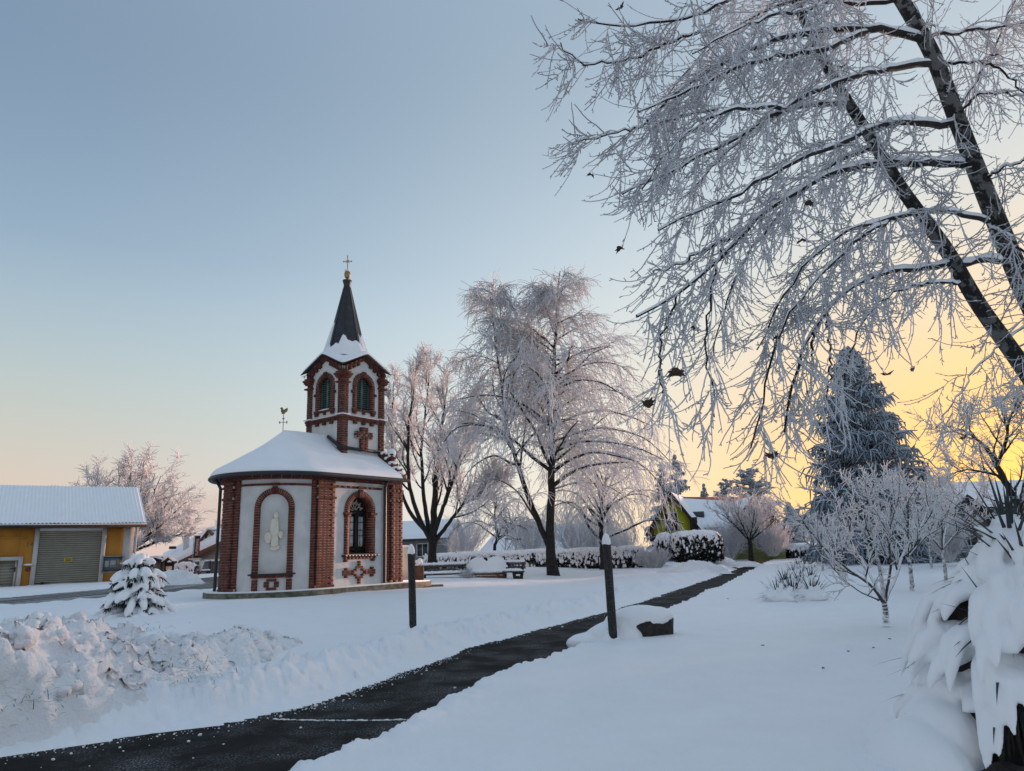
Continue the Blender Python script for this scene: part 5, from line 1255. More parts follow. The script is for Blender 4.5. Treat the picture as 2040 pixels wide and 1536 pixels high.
# lime-green house
def green_house():
    Y = 52.0; z0 = .1
    ap, er = at(1338, 984, Y), at(1398, 1053, Y); hw = er[0] - ap[0] - .45
    r = house('green_house', 'lime-green house with snowy gables and dark balcony behind the clipped shrubs', ap[0], Y, R_(-20), hw, 9.0, er[2] + .35 - z0, ap[2] - z0, 'lime', .5, z0)
    zb = at(1338, 1068, Y)[2] - z0
    window(r, (-.2, -.01, at(1338, 1040, Y)[2] - z0), .95, 1.3)
    one(r, 'balcony', M['wood_dark'], lambda m: (m.box((.1, -.55, zb - .25), (2 * hw + .5, 1.0, .12)), m.box((.1, -1.05, zb - .05), (2 * hw + .5, .05, .35))))
    one(r, 'lower_wall', M['house_grey'], lambda m: m.box((.1, -.05, zb / 2 - .3), (2 * hw - .4, .12, zb)))
    one(r, 'post', M['wood_dark'], lambda m: m.box((hw - .1, -.3, zb + .5), (.5, .4, 1.5)))
    # main roof running to the right, with a strip of bare red tiles by the ridge
    rp, rq, ep, eq = at(1345, 990, Y + 4.5), at(1500, 990, Y + 3.5), at(1395, 1052, Y + .5), at(1500, 1048, Y)
    B = np.array([ap[0], Y, z0]); A = rotz(-R_(-20))
    L = lambda p: A @ (p - B)
    ep = L(ep); eq = L(eq); rp = L(rp); rq = L(rq)
    rf = one(r, 'roof', M['tile'], lambda m: m.poly_prism(np.array([ep, eq, rq, rp]), (0, 0, -.15)))
    t = .82; mid_p, mid_q = ep + (rp - ep) * t, eq + (rq - eq) * t
    snow_slab(r, ep, eq, eq + (rq - eq) * .80, ep + (rp - ep) * .96, .2, rf, (26, 14)); 
    one(r, 'wall', M['lime'], lambda m: m.box(((ep[0] + eq[0]) / 2, ep[1] + 1.2, ep[2] / 2), (eq[0] - ep[0], .3, ep[2])))
    p = ep * .55 + eq * .45 + (rp - ep) * .2; one(r, 'skylight', M['glass'], lambda m: m.box(L(at(1392, 1026, Y + 1.6)), (.8, .5, .5)), parent=rf)
    # second gable
    Y2 = 50.0; a2, e2 = at(1497, 992, Y2), at(1572, 1064, Y2); h2 = e2[0] - a2[0] - .45
    w = house('green_house', 'yellow-green garden house whose snowy gable shows behind the globe tree', a2[0], Y2, R_(-4), h2, 9.0, e2[2] + .35 - z0, a2[2] - z0, 'olive', .55, z0)
    window(w, (.6, -.01, 1.5), 1.2, 1.3); window(w, (-1.2, -.01, 1.5), 1.2, 1.3)
    c = L(at(1457, 1002, Y + 3)); one(r, 'chimney', M['tile'], lambda m: m.box(c, (.5, .5, .9)), parent=rf)
green_house()
# houses behind the hedge
h = house('grey_house', 'grey house with a snowy roof behind the vase-shaped tree', gx(905, 66), 66, R_(80), 3.2, 7.5, at(900, 1070, 64)[2] - .1, at(900, 1037, 66)[2] - .1, 'house_grey', .4, .1, roof_m='slate')
window(h, (0, -.01, 1.4), 1.1, 1.2); window(h, (-3.21, 2.0, 1.6), 1.0, 1.1, R_(-90)); window(h, (3.21, 2.5, 1.6), 1.0, 1.1, R_(90))
h = house('white_roofed_barn', 'barn with a broad white snow roof between the two weeping trees', gx(1165, 62), 62, R_(60), 3.6, 8.0, at(1165, 1096, 60)[2] - .1, at(1150, 1046, 62)[2] - .1, 'house_grey', .5, .1, roof_m='slate', cat='barn')
window(h, (0, -.01, 1.0), 1.0, .9)
# right-hand house
Y = 40.0
h = house('long_house', 'long grey house with a wide snowy roof beyond the fruit trees at right', gx(2060, Y + 4) + 7.5, Y + 4, R_(90), 3.6, 16.1, at(1950, 1008, Y)[2] - .1, at(1950, 964, Y + 4)[2] - .1, 'house_grey', .5, .1, roof_m='slate')  # unseen end beyond the right edge is added to shade snow pile and lawn
for k in range(5): window(h, (-3.61, 2.5 + 2.6 * k, 1.5), 1.0, 1.1, R_(-90))
h2 = house('gabled_annex', 'dark gabled annex in front of the long grey house at right', gx(1938, Y - 2), Y - 2, R_(8), 1.9, 5.0, at(1938, 1046, Y - 2)[2] - .1, at(1936, 990, Y - 2)[2] - .1, 'house_grey', .4, .1, roof_m='slate')
window(h2, (0, -.01, 1.2), .9, 1.0)
h3 = house('shade_barn', 'unseen long barn with a snowy roof, added beyond the right edge to shade the lawn', 24.6, 29.3, R_(-136), 4.0, 30.0, 5.2, 8.4, 'house_grey', .6, .0, roof_m='slate', cat='barn')  # out of view, added to keep the low sun off the lawn
# house far left, beyond the road
def chimney_house():
    Y = 62.0; z0 = .3
    A, B = at(352, 1121, Y), at(480, 1062, Y - 3); A2, B2 = at(322, 1108, Y + 9), at(428, 1050, Y + 8)
    r = empty('chimney_house', (B[0], Y, z0), 0, 'house with a big snowy roof, white chimney and small gabled dormer at far left', 'house'); O = np.array([B[0], Y, z0])
    rf = one(r, 'roof', M['wood_brown'], lambda m: m.poly_prism(np.array([A, B, B2, A2]) - O, (0, 0, -.3)))
    snow_slab(r, A - O, B - O, B2 - O, A2 - O, .25, rf, (26, 18))
    one(r, 'fascia', M['wood_brown'], lambda m: m.bar(A - O + [0, -.06, -.15], B - O + [0, -.06, -.15], .08, .42), parent=rf)
    p = at(405, 1115, Y + 1.5) - O
    one(r, 'wall', M['cream'], lambda m: m.poly_prism(np.array([at(368, 1122, Y + 1.2), at(368, 1150, Y + 1.2), at(470, 1150, Y - 1), at(470, 1075, Y - 1)]) - O, (.3, 3, 0)))
    one(r, 'porch', M['wood_dark'], lambda m: m.poly_prism(np.array([at(418, 1100, Y + .8), at(418, 1122, Y + .8), at(470, 1122, Y - 1.2), at(470, 1078, Y - 1.2)]) - O, (0, .2, 0)))
    for u in (366, 384): one(r, 'opening', M['dark'], lambda m: m.box(at(u, 1131, Y + .9) - O, (.55, .2, .8)))
    c = at(371, 1086, Y + 3) - O; ch = one(r, 'chimney', M['white_paint'], lambda m: m.box(c, (.36, .36, 1.8)), parent=rf)
    one(r, 'chimney_cap', M['slate'], lambda m: m.box(c + [0, 0, .98], (.5, .5, .06)), parent=rf); one(r, 'chimney_foot', M['slate'], lambda m: m.box(c - [.05, .2, .85], (.65, .3, .2)), parent=rf)
    # dormer
    T, Lf, Rt = at(416, 1057, Y + 2.5), at(390, 1090, Y + 2.5), at(433, 1074, Y + 1.8)
    d = one(r, 'dormer', M['cream'], lambda m: m.poly_prism(np.array([T, Lf, at(398, 1092, Y + 2.5), Rt]) - O, (.5, 3.5, 0)))
    one(r, 'dormer_trim', M['wood_brown'], lambda m: (m.bar(T - O + [0, -.05, .05], Lf - O + [0, -.05, .02], .3, .12), m.bar(T - O + [0, -.05, .05], Rt - O + [0, -.05, .02], .3, .12)), parent=d)
    snow_slab(r, Lf - O + [0, 0, .12], T - O + [0, 0, .12], T - O + [.5, 3.5, .12], Lf - O + [.5, 3.5, .12], .15, d, (8, 6))
    one(r, 'window', M['glass'], lambda m: m.box(at(414.5, 1070, Y + 2.4) - O, (.42, .06, .48)), parent=d)
    one(r, 'window_frame', M['wood_dark'], lambda m: m.box(at(414.5, 1070, Y + 2.45) - O, (.52, .06, .58)), parent=d)
    one(r, 'roof_hatch', M['slate'], lambda m: m.box(at(344, 1091, Y + 5) - O, (.5, .4, .25)), parent=rf)
chimney_house()
def street_left():
    Y = 52.0; z = .3
    c = at(320, 1150, Y); r = empty('bus_shelter', (c[0], Y, z), 0, 'bus shelter with a dark curved roof and snow on top behind the snowy spruce', 'shelter')
    P = [at(u, v, Y) - [c[0], Y, z] for u, v in ((283, 1120), (295, 1115), (310, 1114), (322, 1118), (332, 1124))]
    one(r, 'roof', M['dark'], lambda m: [m.add(np.array([p, q, q + [0, 1.8, 0], p + [0, 1.8, 0], p + [0, 0, .1], q + [0, 0, .1], q + [0, 1.8, .1], p + [0, 1.8, .1]]), BOXF) for p, q in zip(P[:-1], P[1:])])
    one(r, 'snow', M['roof_snow'], lambda m: [m.add(np.array([p, q, q + [0, 1.8, 0], p + [0, 1.8, 0], p + [0, 0, .14], q + [0, 0, .14], q + [0, 1.8, .14], p + [0, 1.8, .14]]) + [0, 0, .101], BOXF) for p, q in zip(P[:-1], P[1:])])
    for u in (290, 322): one(r, 'post', M['dark'], lambda m: m.box((gx(u, Y) - c[0], .1, .7), (.10, .10, 1.6)))
    one(r, 'back_wall', M['house_grey'], lambda m: m.box((gx(305, Y) - c[0], 1.6, .7), (1.3, .06, 1.3)))
    Y = 48.0; c = at(335, 1160, Y); r = empty('info_kiosk', (c[0], Y, z), 0, 'small dark gabled information kiosk with a white sheet by the road', 'kiosk'); k = Y / 1400
    one(r, 'post', M['dark'], lambda m: [m.box((s * 7.5 * k, 0, .55), (.09, .09, 1.3)) for s in (-1, 1)])
    one(r, 'panel', M['wood_dark'], lambda m: m.box((0, 0, .68), (15 * k, .05, .85))); one(r, 'sheet', M['white_paint'], lambda m: m.box((0, -.035, .72), (11.5 * k, .01, .26)))
    for s in (-1, 1): one(r, 'roof', M['dark'], lambda m: m.bar((s * 11 * k, -.05, 1.10), (0, -.05, 1.38), .5, .08)); one(r, 'snow', M['roof_snow'], lambda m: m.bar((s * 11.3 * k, -.05, 1.17), (0, -.05, 1.46), .52, .07))
    # banner
    Y = 50.0; c = at(390, 1156, Y); r = empty('banner_sign', (c[0], Y, z), 0, 'tall black vertical banner with white lettering and a red stripe', 'sign'); o = np.array([c[0], Y, z])
    a, b = at(388, 1067.5, Y) - o, at(397, 1110, Y) - o; cx, cz, w, h = (a[0] + b[0]) / 2, (a[2] + b[2]) / 2, .38, a[2] - b[2]
    one(r, 'panel', M['dark'], lambda m: m.box((cx, 0, cz), (w, .04, h))); one(r, 'stripe', mat('banner_red', (.35, .03, .02), None, .6), lambda m: m.box((cx + .13, -.024, cz - .05), (.08, .006, h * .8)))
    text_mesh('lettering', 'SUPERBIKE', .24, M['white_paint'], r, (cx + .02, -.03, cz - .05), (math.pi / 2, -math.pi / 2, 0))
    one(r, 'pole', M['steel'], lambda m: m.tube([(cx - .25, 0, -.2), (cx - .25, 0, cz + h / 2)], .025, 6)); one(r, 'crossbar', M['cream'], lambda m: m.box((cx - .15, 0, cz - h / 2 - .12), (.75, .1, .12)))
    Y = 50.5; c = at(400, 1153, Y); r = empty('beach_flag', (c[0], Y, z), 0, 'drooping pale and red advertising flag beside the black banner', 'flag'); o = np.array([c[0], Y, z])
    P = [at(u, v, Y) - o for u, v in ((398, 1112), (409, 1114), (404, 1128), (399, 1140), (395, 1150), (393, 1150), (396, 1134))]
    one(r, 'cloth', M['white_paint'], lambda m: m.poly_prism(np.array(P[:4] + [P[6]]), (0, .02, 0))); one(r, 'red_corner', mat('flag_red', (.3, .04, .04), None, .7), lambda m: m.poly_prism(np.array([P[6], P[3], P[4], P[5]]) + [0, -.01, 0], (0, .02, 0)))
    text_mesh('lettering', 'OPEN', .16, M['dark'], r, tuple(np.array(at(404, 1115, Y) - o) + [0, -.03, 0]), (math.pi / 2, 0, 0)); one(r, 'pole', M['steel'], lambda m: m.tube([P[5] + [0, .03, -.3], P[6] + [0, .03, 0], P[0] + [0, .03, .05]], .015, 5))
    Y = 55.0; c = at(415, 1150, Y); r = empty('garden_wall', (c[0], Y, z), 0, 'grey panelled garden wall with snow on top left of the chapel', 'wall'); k = Y / 1400
    for i, (u, w) in enumerate(((389, 8), (407, 26), (431, 20))): one(r, 'panel', M['house_grey'], lambda m: m.box((gx(u, Y) - c[0], .1 * i, .45), (w * k, .1, 1.25 - .1 * (i == 0))))
    for u in (384, 420, 441): one(r, 'post', M['dark'], lambda m: m.box((gx(u, Y) - c[0], -.05, .5), (.07, .1, 1.3)))
    one(r, 'snow', M['roof_snow'], lambda m: m.box((gx(415, Y) - c[0], .1, 1.14), (58 * k, .3, .12)))
    Y = 54.0; c = at(405, 1152, Y); r = empty('garden_bench', (c[0], Y, z), 0, 'low snowy garden bench in front of the grey garden wall', 'bench'); k = Y / 1400
    one(r, 'seat', M['wood_dark'], lambda m: m.box((0, 0, .38), (20 * k, .4, .06))); one(r, 'snow', M['roof_snow'], lambda m: m.box((0, 0, .46), (20 * k, .42, .09)))
    for s in (-1, 1): one(r, 'leg', M['wood_dark'], lambda m: m.box((s * 8 * k, 0, .15), (.08, .35, .4)))
street_left()
# white fence panels and swing frame beyond the hedge
Y = 50.0; k = Y / 1400; c = at(955, 1110, Y); r = empty('panel_fence', (c[0], Y, .1), 0, 'pale panel fence beyond the hedge', 'fence')
for u, w in ((952, 28), (979, 22), (1006, 28), (1032, 12)): one(r, 'panel', M['trim'], lambda m: m.box((gx(u, Y) - c[0], 0, .55), (w * k, .06, 1.25)))
for u in (936, 967, 991, 1021): one(r, 'post', M['wood_dark'], lambda m: m.box((gx(u, Y) - c[0], -.05, .6), (.07, .08, 1.3)))
Y = 48.0; c = at(1022, 1110, Y); r = empty('swing_frame', (c[0], Y, .1), 0, 'frosted swing frame behind the hedge', 'swing'); o = np.array([c[0], Y, .1])
pa, pb = at(1006, 1074, Y) - o, at(1038, 1074, Y) - o
one(r, 'crossbar', M['wood_grey'], lambda m: m.bar(pa, pb, .09)); one(r, 'crossbar_snow', M['snow_soft'], lambda m: m.bar(pa + [0, 0, .07], pb + [0, 0, .07], .1, .06))
for u0, u1 in ((1022, 1006), (1038, 1038), (1008, 1006)): one(r, 'leg', M['white_paint'], lambda m: m.bar(at(u0, 1074, Y) - o, at(u1, 1104, Y) - o, .08))
for u in (1030,): one(r, 'rope', M['iron'], lambda m: m.bar(at(u, 1075, Y) - o, at(u, 1092, Y) - o, .03))
# picket fence in front of the green house
Y = 47.0; c = at(1285, 1120, Y); r = empty('picket_fence', (c[0], Y, .1), 0, 'low picket fence with snow on its points at the foot of the green house', 'fence')
one(r, 'rail', M['wood_grey'], lambda m: m.box((0, .05, .55), (2.6, .04, .08)))
for i in range(14):
    pk = one(r, 'picket', M['wood_grey'], lambda m: m.box((-1.25 + i * .19, 0, .4), (.11, .03, .9))); one(r, 'snow', M['snow_soft'], lambda m: m.blob((-1.25 + i * .19, 0, .87), (.07, .06, .05), None, 6, 4), True, parent=pk)

# chimney smoke drifting to the right above the far-left house
def smoke():
    m = bpy.data.materials.new('smoke'); m.use_nodes = True; N, L = m.node_tree.nodes, m.node_tree.links; N.remove(N['Principled BSDF'])
    v = N.new('ShaderNodeVolumePrincipled'); v.inputs['Color'].default_value = (.92, .86, .86, 1); v.inputs['Anisotropy'].default_value = .3
    mr = N.new('ShaderNodeMapRange'); mr.inputs['From Min'].default_value = .42; mr.inputs['From Max'].default_value = .75; mr.inputs['To Max'].default_value = .30
    L.new(node_noise(N, L, .55, 4, .6), mr.inputs[0]); L.new(mr.outputs[0], v.inputs['Density']); L.new(v.outputs[0], N['Material Output'].inputs['Volume'])
    mb = MB()
    for k, (u, vv, rr) in enumerate(((373, 1064, .35), (380, 1055, .7), (390, 1044, 1.1), (402, 1032, 1.5), (415, 1018, 1.9), (430, 1004, 2.2), (395, 1022, 1.6), (385, 1012, 1.3), (440, 1022, 2.0))): mb.blob(at(u, vv, 67.0 + k * .3), rr, None, 14, 9, .3, k)
    o = mb.build('chimney_smoke', m, None, True); md = o.modifiers.new('merge', 'REMESH'); md.mode = 'VOXEL'; md.voxel_size = .25; tag(o, 'faint pink smoke drifting from the white chimney at far left', kind='stuff')
smoke()

# ------------------------------------------------------------------ hedges, shrubs, conifers, snow-laden plants
def leaf_cards(P, N, s, r):
    """small leaf quads at P, facing roughly N"""
    n = len(P); T = unit(r.normal(0, 1, (n, 3))); N = unit(N + r.normal(0, .7, (n, 3))); T = unit(T - (T * N).sum(1, keepdims=True) * N); B = np.cross(N, T)
    s = (np.broadcast_to(s, (n,)) * r.uniform(.6, 1.4, n))[:, None]
    V = np.stack([P - T * s - B * s * .55, P + T * s - B * s * .55, P + T * s * .7 + B * s * .55, P - T * s * .7 + B * s * .55], 1).reshape(-1, 3)
    return V, np.arange(4 * n).reshape(-1, 4)
def many_blobs(C, S, k=7, m=5, lump=.35, seed=0):
    t = np.linspace(0, math.pi, m + 1); a = np.arange(k) / k * 2 * math.pi; T, A = np.meshgrid(t, a, indexing='ij')
    U = np.stack([np.sin(T) * np.cos(A), np.sin(T) * np.sin(A), np.cos(T)], -1).reshape(-1, 3)
    F = np.array([(i * k + j, (i + 1) * k + j, (i + 1) * k + (j + 1) % k, i * k + (j + 1) % k) for i in range(m) for j in range(k)])
    r = np.random.default_rng(seed); n = len(C); L = 1 + lump * (r.random((n, len(U))) - .5); L = L.reshape(n, m + 1, k); L[:, 0] = L[:, 0, :1]; L[:, -1] = L[:, -1, :1]
    V = C[:, None] + (U[None] * L.reshape(n, -1)[..., None]) * S[:, None]
    return V.reshape(-1, 3), (F[None] + (np.arange(n) * len(U))[:, None, None]).reshape(-1, 4)
def shrub(name, label, base, size, shape='box', n_leaf=2500, n_snow=150, cat='shrub', seed=1, leaf=.05, cap=.18, group=None, snow_low=.55):
    """clipped evergreen: dark leafy body, snow cap and clumps. size = full x, y, z"""
    r = np.random.default_rng(seed); sx, sy, sz = size; root = empty(name, base, 0, label, cat, group)
    U = unit(r.normal(0, 1, (n_leaf * 2, 3))); U = U[U[:, 2] > -.75][:n_leaf]
    p = 6.0 if shape == 'box' else 2.2
    def surf(U):
        k = (np.abs(U) ** p).sum(1) ** (-1 / p); Q = U * k[:, None]; nn = unit(np.sign(Q) * np.abs(Q) ** (p - 1)); return Q, nn
    Q, nn = surf(U); sc = np.array([sx / 2, sy / 2, sz / 2]); bump = 1 + (noise3(Q * 3 + seed) - .5) * .16
    P = Q * sc * bump[:, None] * r.uniform(.90, 1.03, len(Q))[:, None] + [0, 0, sz / 2]
    V, F = leaf_cards(P, nn, leaf, r); mesh_np('leaves', V, [F], M['hedge_leaf'], root, False, kind='stuff')
    t = np.linspace(0, math.pi, 15); a = np.linspace(0, 2 * math.pi, 41)[:-1]; T, A = np.meshgrid(t, a, indexing='ij'); UU = np.stack([np.sin(T) * np.cos(A), np.sin(T) * np.sin(A), np.cos(T)], -1).reshape(-1, 3)
    Qc, nc = surf(UU); Vc = Qc * sc * .9 * (1 + (noise3(Qc * 3 + seed) - .5) * .16)[:, None] + [0, 0, sz / 2]
    Fc = np.array([(i * 40 + j, (i + 1) * 40 + j, (i + 1) * 40 + (j + 1) % 40, i * 40 + (j + 1) % 40) for i in range(14) for j in range(40)]); mesh_np('core', Vc, [Fc], M['hedge_core'], root, True)
    # snow cap: upper shell, ragged below
    nu, nv = 120, 14; A = np.linspace(0, 2 * math.pi, nu); cap_t = 1.02 + (fbm(np.cos(A) * 6 + seed, np.sin(A) * 6, 3) - .5) * .9
    W = np.linspace(0, 1, nv); T = cap_t[:, None] * W[None, :]; AA = np.repeat(A[:, None], nv, 1)
    UU = np.stack([np.sin(T) * np.cos(AA), np.sin(T) * np.sin(AA), np.cos(T)], -1).reshape(-1, 3); Qs, ns = surf(UU)
    th = cap * (1 - W ** 3)[None, :].repeat(nu, 0).ravel(); Ps = Qs * sc * (1.0 + (noise3(Qs * 3 + seed) - .5) * .16)[:, None] + [0, 0, sz / 2]; Ps = Ps + ns * .01 + np.array([0, 0, 1]) * th[:, None] * (1 + (noise3(Ps * 5) - .5) * .8)[:, None] * np.clip(ns[:, 2:3] * 1.3, .1, 1)
    i = (np.arange(nu - 1)[:, None] * nv + np.arange(nv - 1)[None, :]).ravel(); mesh_np('snow_cap', Ps, [np.stack([i, i + 1, i + nv + 1, i + nv], 1)], M['snow_soft'], root, True)
    U = unit(r.normal(0, 1, (n_snow * 8, 3))); U = U[(U[:, 2] > -.6)]; Q, nn = surf(U); keep = r.random(len(Q)) < np.clip((Q[:, 2] + snow_low), 0.02, 1); Q, nn = Q[keep][:n_snow], nn[keep][:n_snow]
    C = Q * sc * 1.0 + [0, 0, sz / 2]; S = r.uniform(.03, .075, (len(C), 1)) * np.array([1, 1, 1.5]); V, F = many_blobs(C, S, seed=seed); mesh_np('snow_clumps', V, [F], M['snow_soft'], root, True, kind='stuff')
    return root
def hedge(name, label, p, q, thick, hgt, n_leaf, n_snow, seed=1, cap=.14, leaf=.06, base_z=.05):
    r = np.random.default_rng(seed); p, q = np.asarray(p, float), np.asarray(q, float); d = q - p; L = np.linalg.norm(d); rz = math.atan2(d[1], d[0])
    root = empty(name, (p[0], p[1], base_z), rz, label, 'hedge')
    top = lambda x: hgt * (1 + .06 * (noise2(x * .6 + seed, x * 0) - .5)) * np.minimum(1, .75 + np.minimum(x, L - x) * .5)
    mb = MB(); X = np.linspace(0.15, L - .15, 30)
    for a, b in zip(X[:-1], X[1:]): mb.add(np.array([(a, .08, -.1), (b, .08, -.1), (b, thick - .08, -.1), (a, thick - .08, -.1), (a, .1, top(a) - .08), (b, .1, top(b) - .08), (b, thick - .1, top(b) - .08), (a, thick - .1, top(a) - .08)]), BOXF)
    mb.build('core', M['hedge_core'], root)
    x = r.uniform(0, L, n_leaf); f = r.random(n_leaf); P = np.zeros((n_leaf, 3)); N = np.zeros((n_leaf, 3)); zt = top(x)
    fr = f < .72; P[:, 0] = x; P[:, 1] = np.where(fr, r.normal(.03, .04, n_leaf), r.uniform(0, thick, n_leaf)); P[:, 2] = np.where(fr, r.random(n_leaf) * zt, zt + r.normal(0, .03, n_leaf)); N[fr] = [0, -1, .2]; N[~fr] = [0, 0, 1]
    V, F = leaf_cards(P, N, leaf, r); mesh_np('leaves', V, [F], M['hedge_leaf'], root, False, kind='stuff')
    nu, nv = int(L * 22), 16; xs = np.linspace(-.05, L + .05, nu); w = np.linspace(0, 1, nv); XX, WW = np.meshgrid(xs, w, indexing='ij')
    # profile: hangs over the front edge by a ragged amount, then rounds over the top
    hang = .10 + .28 * np.clip(fbm(xs * 3.2 + seed, xs * 0, 4, .65) - .3, 0, 1) * hgt
    ang = (WW - .35) / .65
    YY = np.where(WW < .35, -.07 - .05 * noise2(XX * 6, WW * 5) - .03 * np.sin(WW / .35 * math.pi), -.07 + (thick + .14) * np.clip(ang, 0, 1))
    tt = top(np.clip(XX, 0, L)); ZZ = np.where(WW < .35, tt + cap * .35 - hang[:, None] * (1 - WW / .35), tt + cap * (.35 + .65 * np.sin(np.clip(ang, 0, 1) * math.pi) ** .5)) + (fbm(XX * 2.4, WW * 2 + seed, 3) - .5) * .10
    grid_mesh('snow_cap', XX, YY, ZZ, M['snow_soft'], True, root)
    x = r.uniform(0, L, n_snow); z = hgt * (1 - np.abs(r.normal(0, .33, n_snow))); C = np.stack([x, r.normal(-.04, .03, n_snow), np.clip(z, .1, hgt)], 1); S = r.uniform(.03, .085, (n_snow, 1)) * np.array([1, .8, 1.5]); V, F = many_blobs(C, S, seed=seed); mesh_np('snow_clumps', V, [F], M['snow_soft'], root, True, kind='stuff')
    return root
p, q = at(842, 1148, 43.5), at(1284, 1137, 40.5)
hedge('clipped_hedge', 'long dark clipped hedge with a thick snow cap behind the benches', p, q, 1.1, 1.22, 16000, 900, 3)
hedge('clipped_hedge', 'low dark hedge with ragged snow beside the road at far left', at(342, 1152, 50), at(386, 1152, 50), .6, .95, 1800, 160, 5, base_z=.3, leaf=.05)
hedge('clipped_hedge', 'low snowy hedge far off behind the row of little yuccas', at(1575, 1106, 50), at(1790, 1100, 54), .9, 1.0, 5000, 350, 6)
b = at(1390, 1120, 40.0); shrub('clipped_shrub', 'large block-shaped dark shrub with a snow top beside the green house', b, (2.55, 2.2, 1.52), 'box', 6000, 420, seed=2, leaf=.06)
b = at(1326, 1117, 43.0); shrub('clipped_shrub', 'small round snow-topped shrub left of the block-shaped shrub', b, (1.25, 1.2, 1.45), 'ball', 2200, 160, seed=3, leaf=.05)
def bare_shrub(name, label, u, v, Y, w, h, n=60, seed=1, twig='twig', group=None, r0=.012, r2=.010, r3=.008, up=-.05):
    r = np.random.default_rng(seed); b = at(u, v, Y); tr = Tree(name, b, label, 'shrub', group)
    a = r.uniform(0, 6.28, n); e = r.uniform(.05, 1.0, n) ** .7; D = np.stack([np.cos(a) * e * w / h, np.sin(a) * e * w / h * .8, np.ones(n)], 1)
    P0 = b + np.stack([np.cos(a) * e * .15 * w, np.sin(a) * e * .15 * w, np.zeros(n)], 1)
    P = grow(P0, D, r.uniform(.7, 1.05, n) * h, 10, .09, up, r); R = taper(np.full(n, r0), 10, .6); V, F = tubes(P, R, 4); tr.add('stems', V, F)
    p, D, rad, t = kids(P, R, 8, .15, .98, .6, .2, r); P2 = grow(p, D, r.uniform(.15, .4, len(p)) * h, 5, .12, up, r); V, F = tubes(P2, taper(np.full(len(p), r2), 5, .7), 3); tr.add('twigs', V, F)
    p, D, rad, t = kids(P2, np.full(P2.shape[:2], r2), 3, .1, .98, .6, .2, r); P3 = grow(p, D, r.uniform(.06, .18, len(p)) * h, 3, .12, up, r); V, F = tubes(P3, taper(np.full(len(p), r3), 3, .8), 3); tr.add('twigs', V, F)
    return tr.build({'stems': M[twig], 'twigs': M[twig]}, ('twigs', 'stems'))
bare_shrub('frosted_shrub', 'grey frosted bush at the right end of the long hedge', 1302, 1137, 39.5, 1.3, 1.15, 70, 4)
bare_shrub('frosted_shrub', 'wide frosted bush behind the globe tree trunk', 1455, 1114, 47.5, 2.2, 2.4, 80, 5)
bare_shrub('frosted_shrub', 'frosted bush right of the globe tree', 1540, 1108, 48.0, 2.0, 2.2, 70, 6)
bare_shrub('frosted_shrub', 'frosted bush between block-shaped shrub and globe tree', 1428, 1112, 48.5, 1.3, 1.9, 50, 7)
bare_shrub('frosted_shrub', 'frosted bush beyond the hedge beside the white barn roof', 1240, 1118, 46.0, 1.8, 2.0, 60, 8)
bare_shrub('frosted_shrub', 'frosted bush under the farthest fruit trees at right', 1890, 1118, 30.0, 1.2, 1.5, 60, 9)
bare_shrub('frosted_plant', 'little frosted plant left of the heart-shaped bench', 930, 1160, 29.2, .35, .55, 26, 10, r0=.009, r2=.008, r3=.007, up=.06)
bare_shrub('frosted_shrub', 'frosted bushes at the foot of the big spruce', 1700, 1112, 36.0, 1.6, 1.8, 60, 11)

# conifers
def spruce(name, label, base, H, Rb, whorls=30, per=9, strands=16, seed=1, th=.035, droop=.10, hang=(.25, .75), mat_='needle', pine=False, lean=0.0, group=None):
    r = np.random.default_rng(seed); base = np.asarray(base, float); tr = Tree(name, base, label, 'conifer', group)
    T = np.stack([np.linspace(0, lean, 20), np.zeros(20), np.linspace(0, H * .98, 20)], 1) + base; V, F = tubes(T[None], np.linspace(H * .018 + .05, .015, 20)[None], 8); tr.add('trunk', V, F)
    n = whorls * per; t = (np.repeat(np.arange(whorls), per) + r.random(n)) / whorls; t = .04 + .95 * t
    z = H * t; L = Rb * np.clip(1 - t, 0, 1) ** (.85 if not pine else .5) * r.uniform(.72, 1.12, n) + .06 * H * .3
    a = r.uniform(0, 6.28, n); up = np.interp(t, [0, .5, 1], [-.18, .05, 1.1]); D = np.stack([np.cos(a), np.sin(a), up], 1)
    P0 = base + np.stack([lean * t, np.zeros(n), z], 1); P = grow(P0, D, L, 9, .05, lambda s: droop if s < .6 else -droop * .9, r); R = taper(np.clip(L * .012, .008, .05), 9, .3)
    V, F = tubes(P, R, 4); tr.add('branches', V, F)
    m = strands; p, DD, rad, tt = kids(P, R, m, .12, 1.0, 1.0, .2, r); Lr = L.repeat(m)
    # side sprays
    q = grow(p, DD * [1, 1, .35], np.clip(Lr * r.uniform(.12, .34, len(p)), .06, 1.3), 4, .08, .06, r); V, F = tubes(q, taper(np.full(len(p), th), 4, .45), 3); tr.add('needles', V, F)
    # hanging curtains
    p2, D2, _, _ = kids(q, np.full(q.shape[:2], .01), 2, .1, 1.0, .9, .2, r); D2[:, 2] = -np.abs(D2[:, 2]) - (.9 if not pine else -.8)
    g = grow(p2, D2, r.uniform(*hang, len(p2)) * np.clip(Lr.repeat(2) / Rb * 1.4, .35, 1), 3, .12, .10 if not pine else -.1, r); V, F = tubes(g, taper(np.full(len(p2), th * .95), 3, .35), 3); tr.add('needles', V, F)
    # snow on the branches
    V, F = snow_on(P, np.full(P.shape[:2], th * 1.3) * np.linspace(1.3, .6, 9)[None], .9, 5); tr.add('branch_snow', V, F)
    return tr.build({'trunk': M['bark'], 'branches': M['bark'], 'needles': M[mat_], 'branch_snow': M['twig']}, ('needles',))
spruce('tall_spruce', 'tall dark blue-green spruce heavy with rime behind the fruit trees', at(1750, 1112, 37.0), 11.1, 4.1, 32, 11, 14, 1, .062, .09, (.3, .95))
